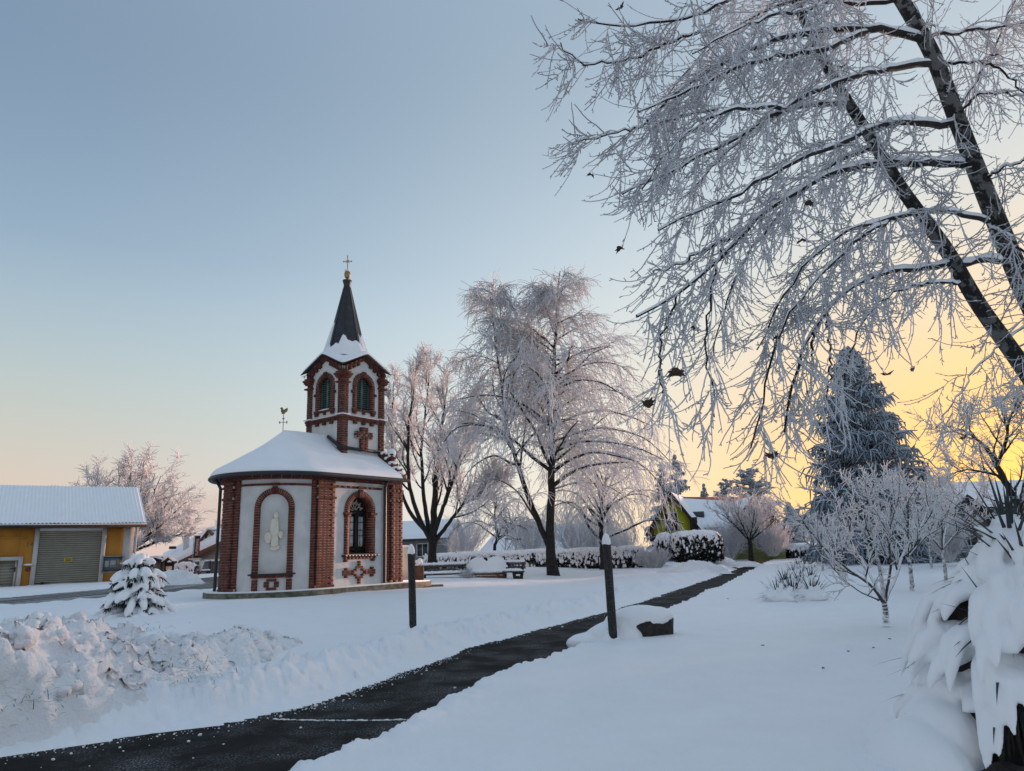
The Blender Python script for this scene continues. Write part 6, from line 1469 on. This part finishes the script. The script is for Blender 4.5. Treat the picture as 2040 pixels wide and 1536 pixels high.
spruce('spruce', 'slim dark spruce behind the green house, right one of the pair', at(1362, 1110, 72.0), 10.2, 2.4, 17, 7, 8, 2, .08)
spruce('spruce', 'frosted spruce behind the green house, left one of the pair', at(1333, 1110, 75.0), 9.8, 2.6, 17, 7, 8, 3, .08)
spruce('pine', 'broad frosted pine above the roof of the green house', at(1510, 1110, 72.0), 8.6, 3.6, 14, 8, 9, 4, .1, hang=(.2, .5), pine=True)
spruce('pine', 'small rounded pine top left of the broad pine', at(1460, 1110, 78.0), 8.2, 2.2, 12, 8, 8, 5, .09, hang=(.2, .5), pine=True)
spruce('spruce', 'small pointed snowy spruce top behind the ridge of the green house', at(1415, 1110, 80.0), 8.0, 1.6, 14, 7, 8, 6, .08)
spruce('spruce', 'small snow-laden spruce on the horizon left of the tall spruce', at(1583, 1106, 58.0), 4.2, 1.4, 14, 7, 8, 7, .065)
spruce('spruce', 'slender frosty spruce at far left edge of the tall spruce', at(1640, 1106, 62.0), 5.0, 1.5, 14, 8, 8, 8, .06)

# soft snow from many overlapping lumps, merged into one skin
def snow_skin(name, mb, voxel, parent, off, smooth=6, mat_='snow_soft'):
    o = mb.build(name, M[mat_], parent, True, off=off)
    md = o.modifiers.new('merge', 'REMESH'); md.mode = 'VOXEL'; md.voxel_size = voxel; md.use_smooth_shade = True
    md = o.modifiers.new('soften', 'SMOOTH'); md.factor = .5; md.iterations = smooth
    return o
def capsule_line(mb, P, R, k=8):
    P = np.asarray(P, float); R = np.asarray(R, float); mb.tube(P, R, k, True)
    mb.blob(P[0], R[0] * .98, None, k, 6); mb.blob(P[-1], R[-1] * .98, None, k, 6)
def snowy_spruce():
    """knee-high spruce bowed under fat snow pillows, left of the chapel"""
    b = atz(268, 1238, .16); r = np.random.default_rng(8); root = empty('snowy_spruce', b, 0, 'little spruce bowed under fat pillows of snow left of the chapel', 'conifer')
    H, W = 1.26, .86; sn = MB(); tr = Tree.__new__(Tree); tr.base = b; tr.root = root; tr.parts = {}
    T = np.array([b + [0, 0, z] for z in np.linspace(0, H, 12)]); V, F = tubes(T[None], np.linspace(.05, .012, 12)[None], 6); tr.add('trunk', V, F)
    Ps, Ns = [], []
    levels = [(.10, 1.0, 15), (.24, .98, 14), (.46, .86, 13), (.62, .74, 12), (.82, .62, 10), (1.0, .54, 9), (1.12, .60, 6), (1.30, .34, 5), (1.42, .2, 4)]
    for z, l, n in levels:
        z = z * .84
        for k in range(n):
            a = k / n * 6.28 + r.random() * .5 + z * 7; L = W * l * r.uniform(.8, 1.1); dv = np.array([math.cos(a), math.sin(a), 0]); dr = .34 * L * r.uniform(.6, 1.3) * (1 if z < 1.05 else .12)
            P = np.array([b + dv * L * t + [0, 0, z + .10 * math.sin(t * 2.2) - dr * t ** 2] for t in np.linspace(0.08, 1, 9)]); P[:, 2] = np.maximum(P[:, 2], b[2] + .05); Ps.append(P)
            R = np.interp(np.linspace(0, 1, 9), [0, .35, .8, 1], [.02, .07, .08, .045]) * r.uniform(.75, 1.25) * (1 if z < 1.2 else .75)
            j = 1 if r.random() < .85 else 4
            capsule_line(sn, P[j:] + [0, 0, .055], R[j:], 8)
            # side fingers
            for sd in (-1, 1):
                if r.random() < .75 and z < 1.2:
                    i = r.integers(3, 7); s = np.array([-dv[1], dv[0], 0]) * sd; q0 = P[i]; ll = L * r.uniform(.18, .34); Q = np.array([q0 + (s * .75 + dv * .5) * ll * t + [0, 0, .03 - .10 * t * t * (1 + z * .2)] for t in np.linspace(0, 1, 5)]); Q[:, 2] = np.maximum(Q[:, 2], b[2] + .04)
                    Ps.append(np.array([np.interp(np.linspace(0, 4, 9), range(5), Q[:, c]) for c in range(3)]).T); capsule_line(sn, Q + [0, 0, .045], np.array([.05, .05, .045, .04, .025]) * r.uniform(.7, 1.1), 7)
    sn.blob(b + [0, 0, H + .02], (.05, .05, .07), None, 8, 6); sn.blob(b + [0, 0, H - .15], (.07, .07, .08), None, 8, 6); sn.blob(b + [.02, 0, H - .32], (.09, .09, .08), None, 8, 6)
    sn.blob(b + [0, 0, .0], (.95, .85, .12), None, 20, 8, .2)
    snow_skin('snow', sn, .02, root, b, 3)
    P = np.array(Ps); p, D, rad, t = kids(P, np.full(P.shape[:2], .01), 18, .2, 1.0, .95, .3, r); D[:, 2] -= .75
    q = grow(p, D, r.uniform(.06, .15, len(p)), 3, .1, .1, r); V, F = tubes(q, taper(np.full(len(p), .012), 3, .4), 3); tr.add('needles', V, F)
    V, F = tubes(P, np.full(P.shape[:2], .012), 4); tr.add('branches', V, F)
    tr.build({'trunk': M['bark'], 'branches': M['bark'], 'needles': M['needle_dark']}, ('needles',))
snowy_spruce()

def blade(P0, D0, L, w, bend, up=(0, 0, 1), n=6):
    """one stiff sword leaf: a folded strip"""
    d = unit(np.asarray(D0, float)); s = np.cross(d, up); s = unit(s) if np.linalg.norm(s) > .05 else np.array([1.0, 0, 0]); V = []
    p = np.asarray(P0, float).copy()
    for i in range(n + 1):
        t = i / n; ww = w * (1 - t) ** .75 * (.55 + .45 * min(1, t * 5)); nn = np.cross(s, d); V += [p - s * ww, p - nn * ww * .35, p + s * ww]; d = unit(d + np.array([0, 0, -bend / n])); p = p + d * L / n
    F = []
    for i in range(n): a = i * 3; F += [(a, a + 1, a + 4, a + 3), (a + 1, a + 2, a + 5, a + 4)]
    return np.array(V), np.array(F)
def big_yucca():
    r = np.random.default_rng(14); b = np.array([2.64, 4.42, .0]); root = empty('snow_laden_yucca', b, 0, 'big yucca buried under heavy drooping snow at the lower right corner', 'yucca')
    lv = MB(); sn = MB(); tk = MB(); ax = lambda z: b + np.array([.30 * z + .02, .03, z])
    tk.tube([ax(z) for z in (-.05, .3, .6, .9, 1.2)], [.13, .12, .11, .09, .06], 10); tk.tube([b + [.35, -.1, -.05], b + [.5, -.12, .4], b + [.62, -.08, .8]], [.1, .09, .07], 9); tk.build('trunk', M['wood_dark'], root, True, off=b)
    # tiers of leaf fans, each carrying pillows of snow that sag over the edge in fingers
    for ti, (z, rad, n) in enumerate(((.50, .50, 14), (.66, .52, 14), (.82, .47, 14), (1.00, .42, 12), (1.15, .33, 9), (1.27, .2, 6))):
        c = ax(z)
        for k in range(n):
            a = (k + r.random() * .7) / n * 6.283 + ti; d = np.array([math.cos(a), math.sin(a), 0]); q = rad * r.uniform(.72, 1.08); zz = r.uniform(-.07, .07)
            M3 = rotz(a) @ roty(.25 + .3 * r.random())
            sn.blob(c + d * q * .62 + [0, 0, zz + .02], (r.uniform(.11, .18), r.uniform(.065, .115), r.uniform(.045, .07)), M3, 12, 8, .28, k + 20 * ti)
            if r.random() < .45: sn.blob(c + d * q * .25 + [0, 0, zz + .05], (.14, .12, .07), M3, 12, 8, .25, k + 9)
            for f in range(r.integers(1, 4)):
                a2 = a + r.normal(0, .22); d2 = np.array([math.cos(a2), math.sin(a2), 0]); l = r.uniform(.06, .24); w = r.uniform(.022, .045); p0 = c + d2 * q * .78 + [0, 0, zz]
                capsule_line(sn, [p0, p0 + d2 * .09 + [0, 0, -.035], p0 + d2 * (.13 + l * .25) + [0, 0, -.06 - l * .6], p0 + d2 * (.14 + l * .35) + [0, 0, -.07 - l]], [w * 1.5, w * 1.25, w * .85, w * .3], 8)
        for k in range(34):
            a = r.uniform(0, 6.283); e = r.uniform(-.85, .3); D = (math.cos(a) * math.cos(e), math.sin(a) * math.cos(e), math.sin(e)); V, F = blade(c + [0, 0, -.03], D, rad * r.uniform(1.1, 1.55), .017, .6); lv.add(V, F)
    for c, n in ((ax(1.25), 46), (ax(1.05) + [.1, -.05, 0], 22), (b + [.66, -.1, .95], 34), (ax(.85) + [-.1, -.1, 0], 12)):
        for k in range(n):
            a = r.uniform(0, 6.283); e = r.uniform(.35, 1.4); D = (math.cos(a) * math.cos(e), math.sin(a) * math.cos(e), math.sin(e)); L = r.uniform(.34, .60); V, F = blade(c, D, L, .017, .15); lv.add(V, F); mid = V[1::3]
            if e < .8 and r.random() < .4: capsule_line(sn, mid[1:4] + [0, 0, .02], [.045, .04, .015], 7)
    lv.build('leaves', M['yucca'], root, False, off=b)
    # drift that buries the left side
    DC, DR = b + [-.36, .02, .0], np.array([.30, .36, .32])
    for k, (p, q) in enumerate(((DC - b, DR), (np.array([-.20, .08, .18]), (.22, .28, .26)), (np.array([-.52, .06, -.02]), (.24, .34, .14)), (np.array([.72, -.46, .0]), (.24, .16, .13)), (np.array([.1, .55, .0]), (.6, .4, .25)))): sn.blob(b + p, q, None, 22, 12, .06, 60 + k)
    snow_skin('snow', sn, .0135, root, b, 3)
    dv = at(1768, 1412, 5) - CAMP; o_ = (CAMP - DC) / DR; d_ = dv / DR; A = d_ @ d_; B = 2 * o_ @ d_; C_ = o_ @ o_ - 1; disc = B * B - 4 * A * C_
    hole = CAMP + dv * ((-B - math.sqrt(disc)) / (2 * A)) if disc > 0 else DC + [-.1, -.42, .1]
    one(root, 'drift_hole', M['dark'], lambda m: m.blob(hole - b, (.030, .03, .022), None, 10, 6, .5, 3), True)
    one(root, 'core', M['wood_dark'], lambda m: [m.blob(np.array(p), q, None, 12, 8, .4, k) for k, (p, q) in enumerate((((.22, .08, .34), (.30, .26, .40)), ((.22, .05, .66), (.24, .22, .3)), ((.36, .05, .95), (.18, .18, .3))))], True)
    lg = MB()
    for k in range(9):
        a = -2.2 + k * .24; p = b + [math.cos(a) * .52 + .22, math.sin(a) * .46, .05]; lg.blob(p, (.18, .12, .10), rotz(a + 1.57) @ rotx(r.random() * .4), 10, 7, .5, k)
    lg.build('bark_ring', M['wood_dark'], root, True, off=b)
    lo = MB()
    for k in range(60):
        a = r.uniform(-2.9, -.2); V, F = blade(b + [math.cos(a) * .12 + .2, math.sin(a) * .12, .42], (math.cos(a), math.sin(a), -.5), r.uniform(.3, .5), .016, 1.2); lo.add(V, F)
    lo.build('withered_leaves', M['wood_dark'], root, False, off=b)
big_yucca()
for k, (u, v, s, lab) in enumerate(((1586, 1197, 1.0, 'nearest and largest of the little snowy yuccas in a row on the lawn'), (1592, 1172, .9, 'second little snowy yucca from the near end of the row'), (1600, 1152, .85, 'middle little snowy yucca of the row on the lawn'), (1605, 1137, .8, 'fourth little snowy yucca of the row, farther off'), (1608, 1124, .8, 'farthest little snowy yucca of the row on the lawn'))):
    p = atz(u, v, .08); p[2] = float(snow_h(np.array(p[0]), np.array(p[1]))) - .05; s *= 1.65; r = np.random.default_rng(40 + k); root = empty('little_yucca', p, 0, lab, 'yucca', 'little yuccas in a row on the lawn'); lv = MB(); sn = MB(); s = s * .9
    for h_ in range(3):
        c = p + [(h_ - 1) * .24 * s, (r.random() - .5) * .25, .10]
        for j in range(42):
            a = r.uniform(0, 6.28); e = r.uniform(.0, 1.3); V, F = blade(c, (math.cos(a) * math.cos(e), math.sin(a) * math.cos(e), math.sin(e)), r.uniform(.28, .46) * s, .017 * s, .7 if e < .6 else .2); lv.add(V, F); mid = V[1::3]
            if e < .95 and r.random() < .8: capsule_line(sn, mid[1:5] + [0, 0, .02], np.array([.05, .05, .04, .02]) * s, 6)
        sn.blob(c + [0, 0, .03], (.2 * s, .2 * s, .1 * s), None, 10, 6, .3, j)
    sn.blob(p, (.26 * s, .24 * s, .07), None, 12, 6, .2, k); lv.build('leaves', M['yucca'], root, False, off=p); snow_skin('snow', sn, .024, root, p, 2)

bare_shrub('frosted_shrub', 'tall frosted bush beyond the hedge in front of the grey house', 925, 1118, 52.0, 2.2, 3.0, 60, 61)
bare_shrub('frosted_shrub', 'frosted bush beyond the hedge left of the tall weeping tree', 1060, 1116, 50.0, 2.4, 3.0, 60, 62)
bare_shrub('frosted_shrub', 'frosted bush beyond the hedge right of the tall weeping tree', 1150, 1114, 49.0, 2.4, 3.2, 70, 63)
bare_shrub('frosted_shrub', 'frosted bush beyond the hedge below the barn roof', 1195, 1114, 50.0, 2.2, 2.6, 60, 64)

# ------------------------------------------------------------------ posts, stump, benches, small things
def wooden_post(label, u0, v0, u1, v1, Y, rad, capx):
    b = atz(u0, v0, Y); t = at(u1, v1, b[1]); r = np.random.default_rng(int(u0)); root = empty('wooden_post', b, 0, label, 'post', 'wooden posts beside the path')
    n, k = 26, 14; A = np.arange(k) / k * 6.283; V = []
    for i in range(n):
        s = i / (n - 1); c = b * (1 - s) + t * s - [0, 0, .15 * (1 - s)]; q = rad * (1 + .05 * np.sin(A * 3 + 1.3) + .05 * (noise2(A * 2.2 + 9, np.full(k, s * 5)) - .5) + .03 * (noise2(A * 5, np.full(k, s * 2)) - .5)); V.append(c + np.stack([np.cos(A) * q, np.sin(A) * q, np.zeros(k)], 1))
    V = np.concatenate(V + [t[None]]); F = np.array([(i * k + j, i * k + (j + 1) % k, (i + 1) * k + (j + 1) % k, (i + 1) * k + j) for i in range(n - 1) for j in range(k)])
    F3 = np.array([(n * k, (n - 1) * k + j, (n - 1) * k + (j + 1) % k) for j in range(k)]); mesh_np('shaft', V - b, [F, F3], M['post_wood'], root, True)
    mb = MB(); mb.lathe([(rad * .96, -.01), (rad * 1.04, .015), (rad * .98, .06), (rad * .72, .11), (rad * .35, .145), (.001, .155)], 16, t - b); mb.build('snow_cap', M['snow_soft'], root, True)
    mb = MB(); mb.lathe([(rad * 3.2, -.02), (rad * 2.0, .03), (rad * 1.2, .10), (rad * .9, .15)], 20, (-.02, .06, .02)); mb.build('snow_foot', M['snow_soft'], root, True)
def post_material():
    m, N, L, b = new_mat('post_wood'); b.inputs['Roughness'].default_value = .9
    g = N.new('ShaderNodeNewGeometry'); mp = N.new('ShaderNodeMapping'); mp.inputs['Scale'].default_value = (60, 60, 6); L.new(g.outputs['Position'], mp.inputs[0]); n1 = node_noise(N, L, 1.0, 5, .7, vec=mp.outputs[0])
    col = node_ramp(N, L, n1, [(.3, (.007, .007, .007)), (.55, (.024, .023, .022)), (.72, (.06, .057, .055))])
    fr = node_ramp(N, L, node_noise(N, L, 90, 4, .75), [(.60, (0, 0, 0)), (.68, (.8, .8, .8))]); mx = N.new('ShaderNodeMix'); mx.data_type = 'RGBA'; L.new(fr, mx.inputs['Factor']); L.new(col, mx.inputs[6]); mx.inputs[7].default_value = (.55, .58, .62, 1)
    L.new(mx.outputs[2], b.inputs['Base Color']); node_bump(N, L, b, n1, .8, .012); return m
M['post_wood'] = post_material()
wooden_post('weathered wooden post with a snow cap, left one, in front of the chapel corner', 823, 1258, 819, 1103, .17, .058, 0)
wooden_post('weathered wooden post with a snow cap, right one, beside the snowy stump', 1222, 1279, 1208, 1084, .08, .060, 0)
def stump():
    b = np.array([*atz(1288, 1270, .08)[:2], .04]); root = empty('tree_stump', b, 0, 'dark tree stump under a thick pillow of snow by the right-hand post', 'stump'); k, n = 40, 8; A = np.arange(k) / k * 6.283; V = []
    for i in range(n):
        z = i / (n - 1) * .34; q = .33 * (1 + .10 * np.sin(A * 3 + .5) + .09 * (noise2(A * 3, A * 0 + 4) - .5) + .06 * (noise2(A * 9, np.full(k, i * .3)) - .5)) * (1.06 - .10 * i / n * -1); V.append(np.stack([np.cos(A) * q * 1.05, np.sin(A) * q * .8, np.full(k, z - .05)], 1))
    V = np.concatenate(V); F = np.array([(i * k + j, i * k + (j + 1) % k, (i + 1) * k + (j + 1) % k, (i + 1) * k + j) for i in range(n - 1) for j in range(k)]); mesh_np('stump', V, [F], M['wood_dark'], root, True)
    sn = MB(); sn.blob((-.06, 0, .31), (.42, .33, .17), None, 24, 12, .10, 2); sn.blob((-.34, .0, .20), (.26, .28, .24), None, 18, 10, .12, 3); sn.blob((-.52, .02, .06), (.36, .36, .20), None, 18, 10, .12, 4); sn.blob((-.30, -.06, .06), (.30, .36, .22), None, 18, 10, .1, 5); sn.blob((.16, .02, .34), (.24, .28, .12), None, 16, 8, .1, 6); sn.blob((-.1, .30, .05), (.6, .3, .2), None, 16, 8, .1, 7)
    sn.blob((-.75, .0, .0), (.4, .35, .14), None, 16, 8, .1, 8)
    snow_skin('snow', sn, .018, root, (0, 0, 0), 6)
stump()

def bench(label, x, y, rz, L=1.8, z=0.1):
    root = empty('park_bench', (x, y, z), rz, label, 'bench', 'park benches in front of the hedge')
    for i in range(3): one(root, 'seat_slat', M['wood_dark'], lambda m: m.box((0, -.14 + i * .14, .43), (L, .12, .05)))
    for i in range(2): one(root, 'back_slat', M['wood_grey'], lambda m: m.box((0, .27 + i * .02, .60 + i * .16), (L - .1, .045, .12)))
    for s in (-1, 1):
        def leg(m):
            x_ = s * (L / 2 - .2); m.box((x_, -.16, .2), (.09, .10, .46), rotx(.18)); m.box((x_, .18, .2), (.09, .10, .46), rotx(-.18)); m.box((x_, .0, .38), (.085, .46, .08)); m.bar((x_, .2, .38), (x_, .33, .86), .08, .08); m.box((x_, .0, .10), (.08, .12, .34))
        one(root, 'leg', M['dark'], leg)
    mb = MB(); r = np.random.default_rng(int(abs(x) * 10))
    for k in range(int(L / .11)): mb.blob((-L / 2 + .06 + k * .11, .0 + r.normal(0, .01), .49), (.10, .22, .07 + .02 * r.random()), None, 8, 6, .15, k)
    snow_skin('seat_snow', mb, .025, root, (0, 0, 0), 3); mb = MB()
    for k in range(int((L - .1) / .11)): mb.blob((-L / 2 + .12 + k * .11, .29, .845), (.09, .06, .055 + .015 * r.random()), None, 8, 6, .15, k)
    snow_skin('back_snow', mb, .02, root, (0, 0, 0), 3)
YB = 29.5
bench('long snowy park bench between the chapel and the heart-shaped bench', gx(884, YB), YB, R_(4), 1.95)
bench('short-looking snowy park bench turned sideways, right of the heart-shaped bench', gx(1014, YB + .2), YB + .2, R_(-52), 1.5)
def heart_bench():
    x = gx(970, YB + .4); root = empty('heart_bench', (x, YB + .4, .08), R_(3), 'snow-covered bench with a heart-shaped back and curved arms', 'bench')
    P = []
    for t in np.linspace(0, 1, 15): a = math.pi * (1 - t); P.append((-.38 + .40 * math.cos(a), .74 + .30 * math.sin(a)))
    for t in np.linspace(0, 1, 15): a = math.pi * (1 - t); P.append((.38 + .40 * math.cos(a), .76 + .31 * math.sin(a)))
    P += [(.80, .55), (.74, .35), (-.74, .35), (-.80, .55)]
    top = lambda x: np.interp(x, [p[0] for p in P[:30]], [p[1] for p in P[:30]])
    def back(m, y0, y1, g=0.0):
        X = np.linspace(-.78 - g, .78 + g, 40)
        for a, b in zip(X[:-1], X[1:]):
            za, zb = top(np.clip(a, -.77, .77)) + g, top(np.clip(b, -.77, .77)) + g; lean = lambda z: (z - .4) * .18
            m.add(np.array([(a, y0 + lean(.35), .35), (b, y0 + lean(.35), .35), (b, y1 + lean(.35), .35), (a, y1 + lean(.35), .35), (a, y0 + lean(za), za), (b, y0 + lean(zb), zb), (b, y1 + lean(zb), zb), (a, y1 + lean(za), za)]), BOXF)
    one(root, 'backrest', M['wood_brown'], lambda m: back(m, .22, .27)); 
    mb = MB(); back(mb, .13, .29, .02)
    for k in range(14): mb.blob((-.68 + k * .105, .02, .47), (.10, .24, .09), None, 8, 6, .15, k)
    snow_skin('snow', mb, .022, root, (0, 0, 0), 5)
    for i in range(4): one(root, 'seat_slat', M['wood_brown'], lambda m: m.box((0, -.24 + i * .13, .37), (1.5, .11, .05)))
    for i in range(2): one(root, 'front_board', M['wood_brown'], lambda m: m.box((0, -.29, .19 + i * .10), (1.42, .03, .085)))
    for s in (-1, 1):
        A = [(s * .80, .22 - .52 * t, .40 + .24 * math.sin(t * 2.7)) for t in np.linspace(0, 1, 10)]; one(root, 'armrest', M['iron'], lambda m: m.tube(A, .025, 6), True); one(root, 'arm_snow', M['snow_soft'], lambda m: m.tube([np.array(p) + [0, 0, .05] for p in A[:8]], .045, 7), True)
        one(root, 'leg', M['dark'], lambda m: m.box((s * .68, -.05, .16), (.08, .45, .36)))
heart_bench()
# board, planter and rail at the chapel entrance
c = at(803, 1140, 25.0); r = empty('info_board', (c[0], 25.0, .35), 0, 'cream-coloured board on the right behind the chapel corner', 'board'); one(r, 'panel', M['cream'], lambda m: m.box((0, 0, .72), (.42, .05, 1.12))); one(r, 'snow', M['snow_soft'], lambda m: m.blob((0, 0, 1.29), (.21, .05, .04)), True); one(r, 'post', M['iron'], lambda m: m.box((-.1, .05, .3), (.05, .05, 1.2)))
c = at(836, 1160, 26.0); z = at(836, 1159, 26)[2]; r = empty('planter', (c[0], 26.0, z), 0, 'brown square planter with a snowed-in plant beside the chapel', 'planter'); one(r, 'pot', M['wood_brown'], lambda m: m.add(np.array([(-.13, -.13, 0), (.13, -.13, 0), (.13, .13, 0), (-.13, .13, 0), (-.15, -.15, .56), (.15, -.15, .56), (.15, .15, .56), (-.15, .15, .56)]), BOXF))
mb = MB(); [mb.blob((rng.normal(0, .07), rng.normal(0, .06), .62 + rng.random() * .14), (.09, .09, .08), None, 8, 6, .4, k) for k in range(9)]; snow_skin('snow', mb, .02, r, (0, 0, 0), 2)
c = at(815, 1158, 25.4); r = empty('handrail', (c[0], 25.4, .35), 0, 'dark iron handrail between the chapel and the planter', 'handrail'); one(r, 'rail', M['iron'], lambda m: m.tube([(0, 0, 0), (.05, 0, .55), (.12, 0, .68), (.2, .3, .68)], .022, 6), True); one(r, 'stay', M['iron'], lambda m: m.tube([(-.06, 0, 0), (.06, 0, .35)], .018, 6), True)
# slab step right of the chapel, half bare
c = at(850, 1170, 24.0); r = mesh_np('stone_step', np.array([(x, y, z_) for z_ in (0, .10) for x, y in ((-.7, -.12), (.55, .0), (.5, .35), (-.7, .3))]) * 1.0, [BOXF], M['stone']); r.location = (c[0], 24.0, float(at(850, 1172, 24)[2])); tag(r, 'dark stone slab edge showing through snow right of the chapel', 'slab')
# heaps of cleared snow farther off
def heap(label, u, v, Y, sx, sy, h, seed):
    b = at(u, v, Y); n = 60; U, W = np.meshgrid(np.linspace(-1, 1, n), np.linspace(-1, 1, n), indexing='ij'); d = np.hypot(U, W)
    Z = h * np.clip(1 - d ** 2, -.1, 1) * (1 + (fbm(U * 2 + seed, W * 2, 4) - .5) * .9) + (fbm(U * 8 + seed, W * 8, 4, .65) - .5) * .35 * h * (d < .95)
    o = grid_mesh('snow_heap', U * sx, W * sy, Z - .04, M['snow_rough'], True); o.location = (b[0], b[1], b[2]); tag(o, label, 'snow heap')
heap('long low heap of cleared snow in front of the block-shaped shrub', 1378, 1140, 33.5, 1.75, 1.0, .55, 3)
heap('heap of grey ploughed snow on the road corner behind the snowy spruce', 345, 1170, 34.0, 1.6, 1.1, .75, 6)
heap('low bank of cleared snow where the path meets the road', 1475, 1126, 40.0, 1.3, .7, .25, 8)
heap('small snow heap beside the trunk of the globe tree', 1440, 1122, 41.0, .8, .6, .32, 9)
# crumbs of snow on the asphalt and blades of grass in the pile
r_ = np.random.default_rng(77); C, S = [], []
while len(C) < 70:
    u, v = r_.uniform(-100, 1500), r_.uniform(1130, 1536); p = atz(u, v, 0)
    dl, dr = -float(sdist(np.array(p[0]), np.array(p[1]), LEDGE)), float(sdist(np.array(p[0]), np.array(p[1]), REDGE))
    if dl < .0 or dr < 0: continue
    if r_.random() > np.exp(-dl / .16) + .02: continue
    s = .004 + .014 * r_.random() ** 4; C.append(p + [0, 0, s * .4]); S.append((s * 1.3, s, s * .8))
while len(C) < 800:
    y = r_.uniform(5.2, 22) if r_.random() < .5 else r_.uniform(5.2, 10); j = np.searchsorted(LEDGE[:, 1], y); f_ = (y - LEDGE[j - 1, 1]) / (LEDGE[j, 1] - LEDGE[j - 1, 1]); q0 = LEDGE[j - 1] * (1 - f_) + LEDGE[j] * f_; dv = unit(LEDGE[j] - LEDGE[j - 1]); w_ = abs(r_.normal(0, .10)) - .04
    s = .003 + .006 * r_.random() ** 2; C.append(np.array([q0[0] + dv[1] * w_, q0[1] - dv[0] * w_, s * .3])); S.append((s * 1.3, s * 1.2, s * .7))
V, F = many_blobs(np.array(C), np.array(S), 5, 3, .5); o = mesh_np('snow_crumbs', V, [F], M['snow'], None, True); tag(o, 'crumbs of snow scattered over the asphalt path', kind='stuff')
V4, F4 = [], []; n = 0
for (u, v, Y, w, cnt) in ((180, 1268, 8.2, .18, 60), (240, 1262, 8.4, .10, 40), (360, 1335, 7.0, .26, 120), (400, 1330, 7.2, .14, 60), (75, 1390, 5.9, .20, 70), (310, 1255, 8.8, .15, 40)):
    b = at(u, v, Y)
    for k in range(cnt):
        p = b + np.array([r_.normal(0, w), r_.normal(0, w * .5), r_.normal(0, w * .35)]); Vb, Fb = blade(p, (r_.normal(0, .8), r_.normal(-.4, .5), .5), r_.uniform(.04, .11), .004, 1.0, n=3); V4.append(Vb); F4.append(Fb + n); n += len(Vb)
o = mesh_np('dead_grass', np.concatenate(V4), [np.concatenate(F4)], mat('dry_grass', (.06, .05, .035), (.16, .14, .11), .9, 20), None, False); tag(o, 'dead grass and earth poking out of the ploughed snow pile', kind='stuff')
# frost line across the path joint
P = [atz(u, v, .004) for u, v in np.stack([np.linspace(545, 822, 60), 1433 + 2.5 * np.sin(np.linspace(0, 3, 60))], 1)]; V, F = many_blobs(np.array(P) + r_.normal(0, .006, (60, 3)) * [1, 1, 0], np.tile([.022, .008, .006], (60, 1)) * r_.uniform(.4, 1.3, (60, 1)), 6, 4, .6); o = mesh_np('frost_line', V, [F], M['snow'], None, True); tag(o, 'thin line of frost along a joint in the asphalt', kind='stuff')
# fallen leaves on the right lawn
for k, (u, v) in enumerate(((1772, 1270), (1740, 1290), (1805, 1305), (1520, 1290), (1640, 1330), (1690, 1300), (1450, 1195))):
    p = atz(u, v, .09); p[2] = float(snow_h(np.array(p[0]), np.array(p[1]))) + .006; mb = MB(); mb.poly_prism(np.array([(math.cos(a) * .018 * (1 + .4 * math.sin(3 * a)), math.sin(a) * .013, .006 * math.sin(2 * a)) for a in np.linspace(0, 6.28, 12)[:-1]]), (0, 0, .003))
    o = mb.build('fallen_leaf', M['leaf_dead'], None, True); o.location = p; o.rotation_euler = (.1, .2, k); tag(o, ('withered leaf on the snow just in front of the nearest fruit tree', 'withered leaf on the snow left of the nearest fruit tree foot', 'withered leaf on the snow between nearest fruit tree and big yucca', 'lone withered leaf on the snow right of the tree stump', 'withered leaf in the middle of the open right lawn', 'withered leaf on the lawn below the little yuccas', 'withered leaf on the snow far up beside the path edge')[k], 'leaf', 'withered leaves on the snow')
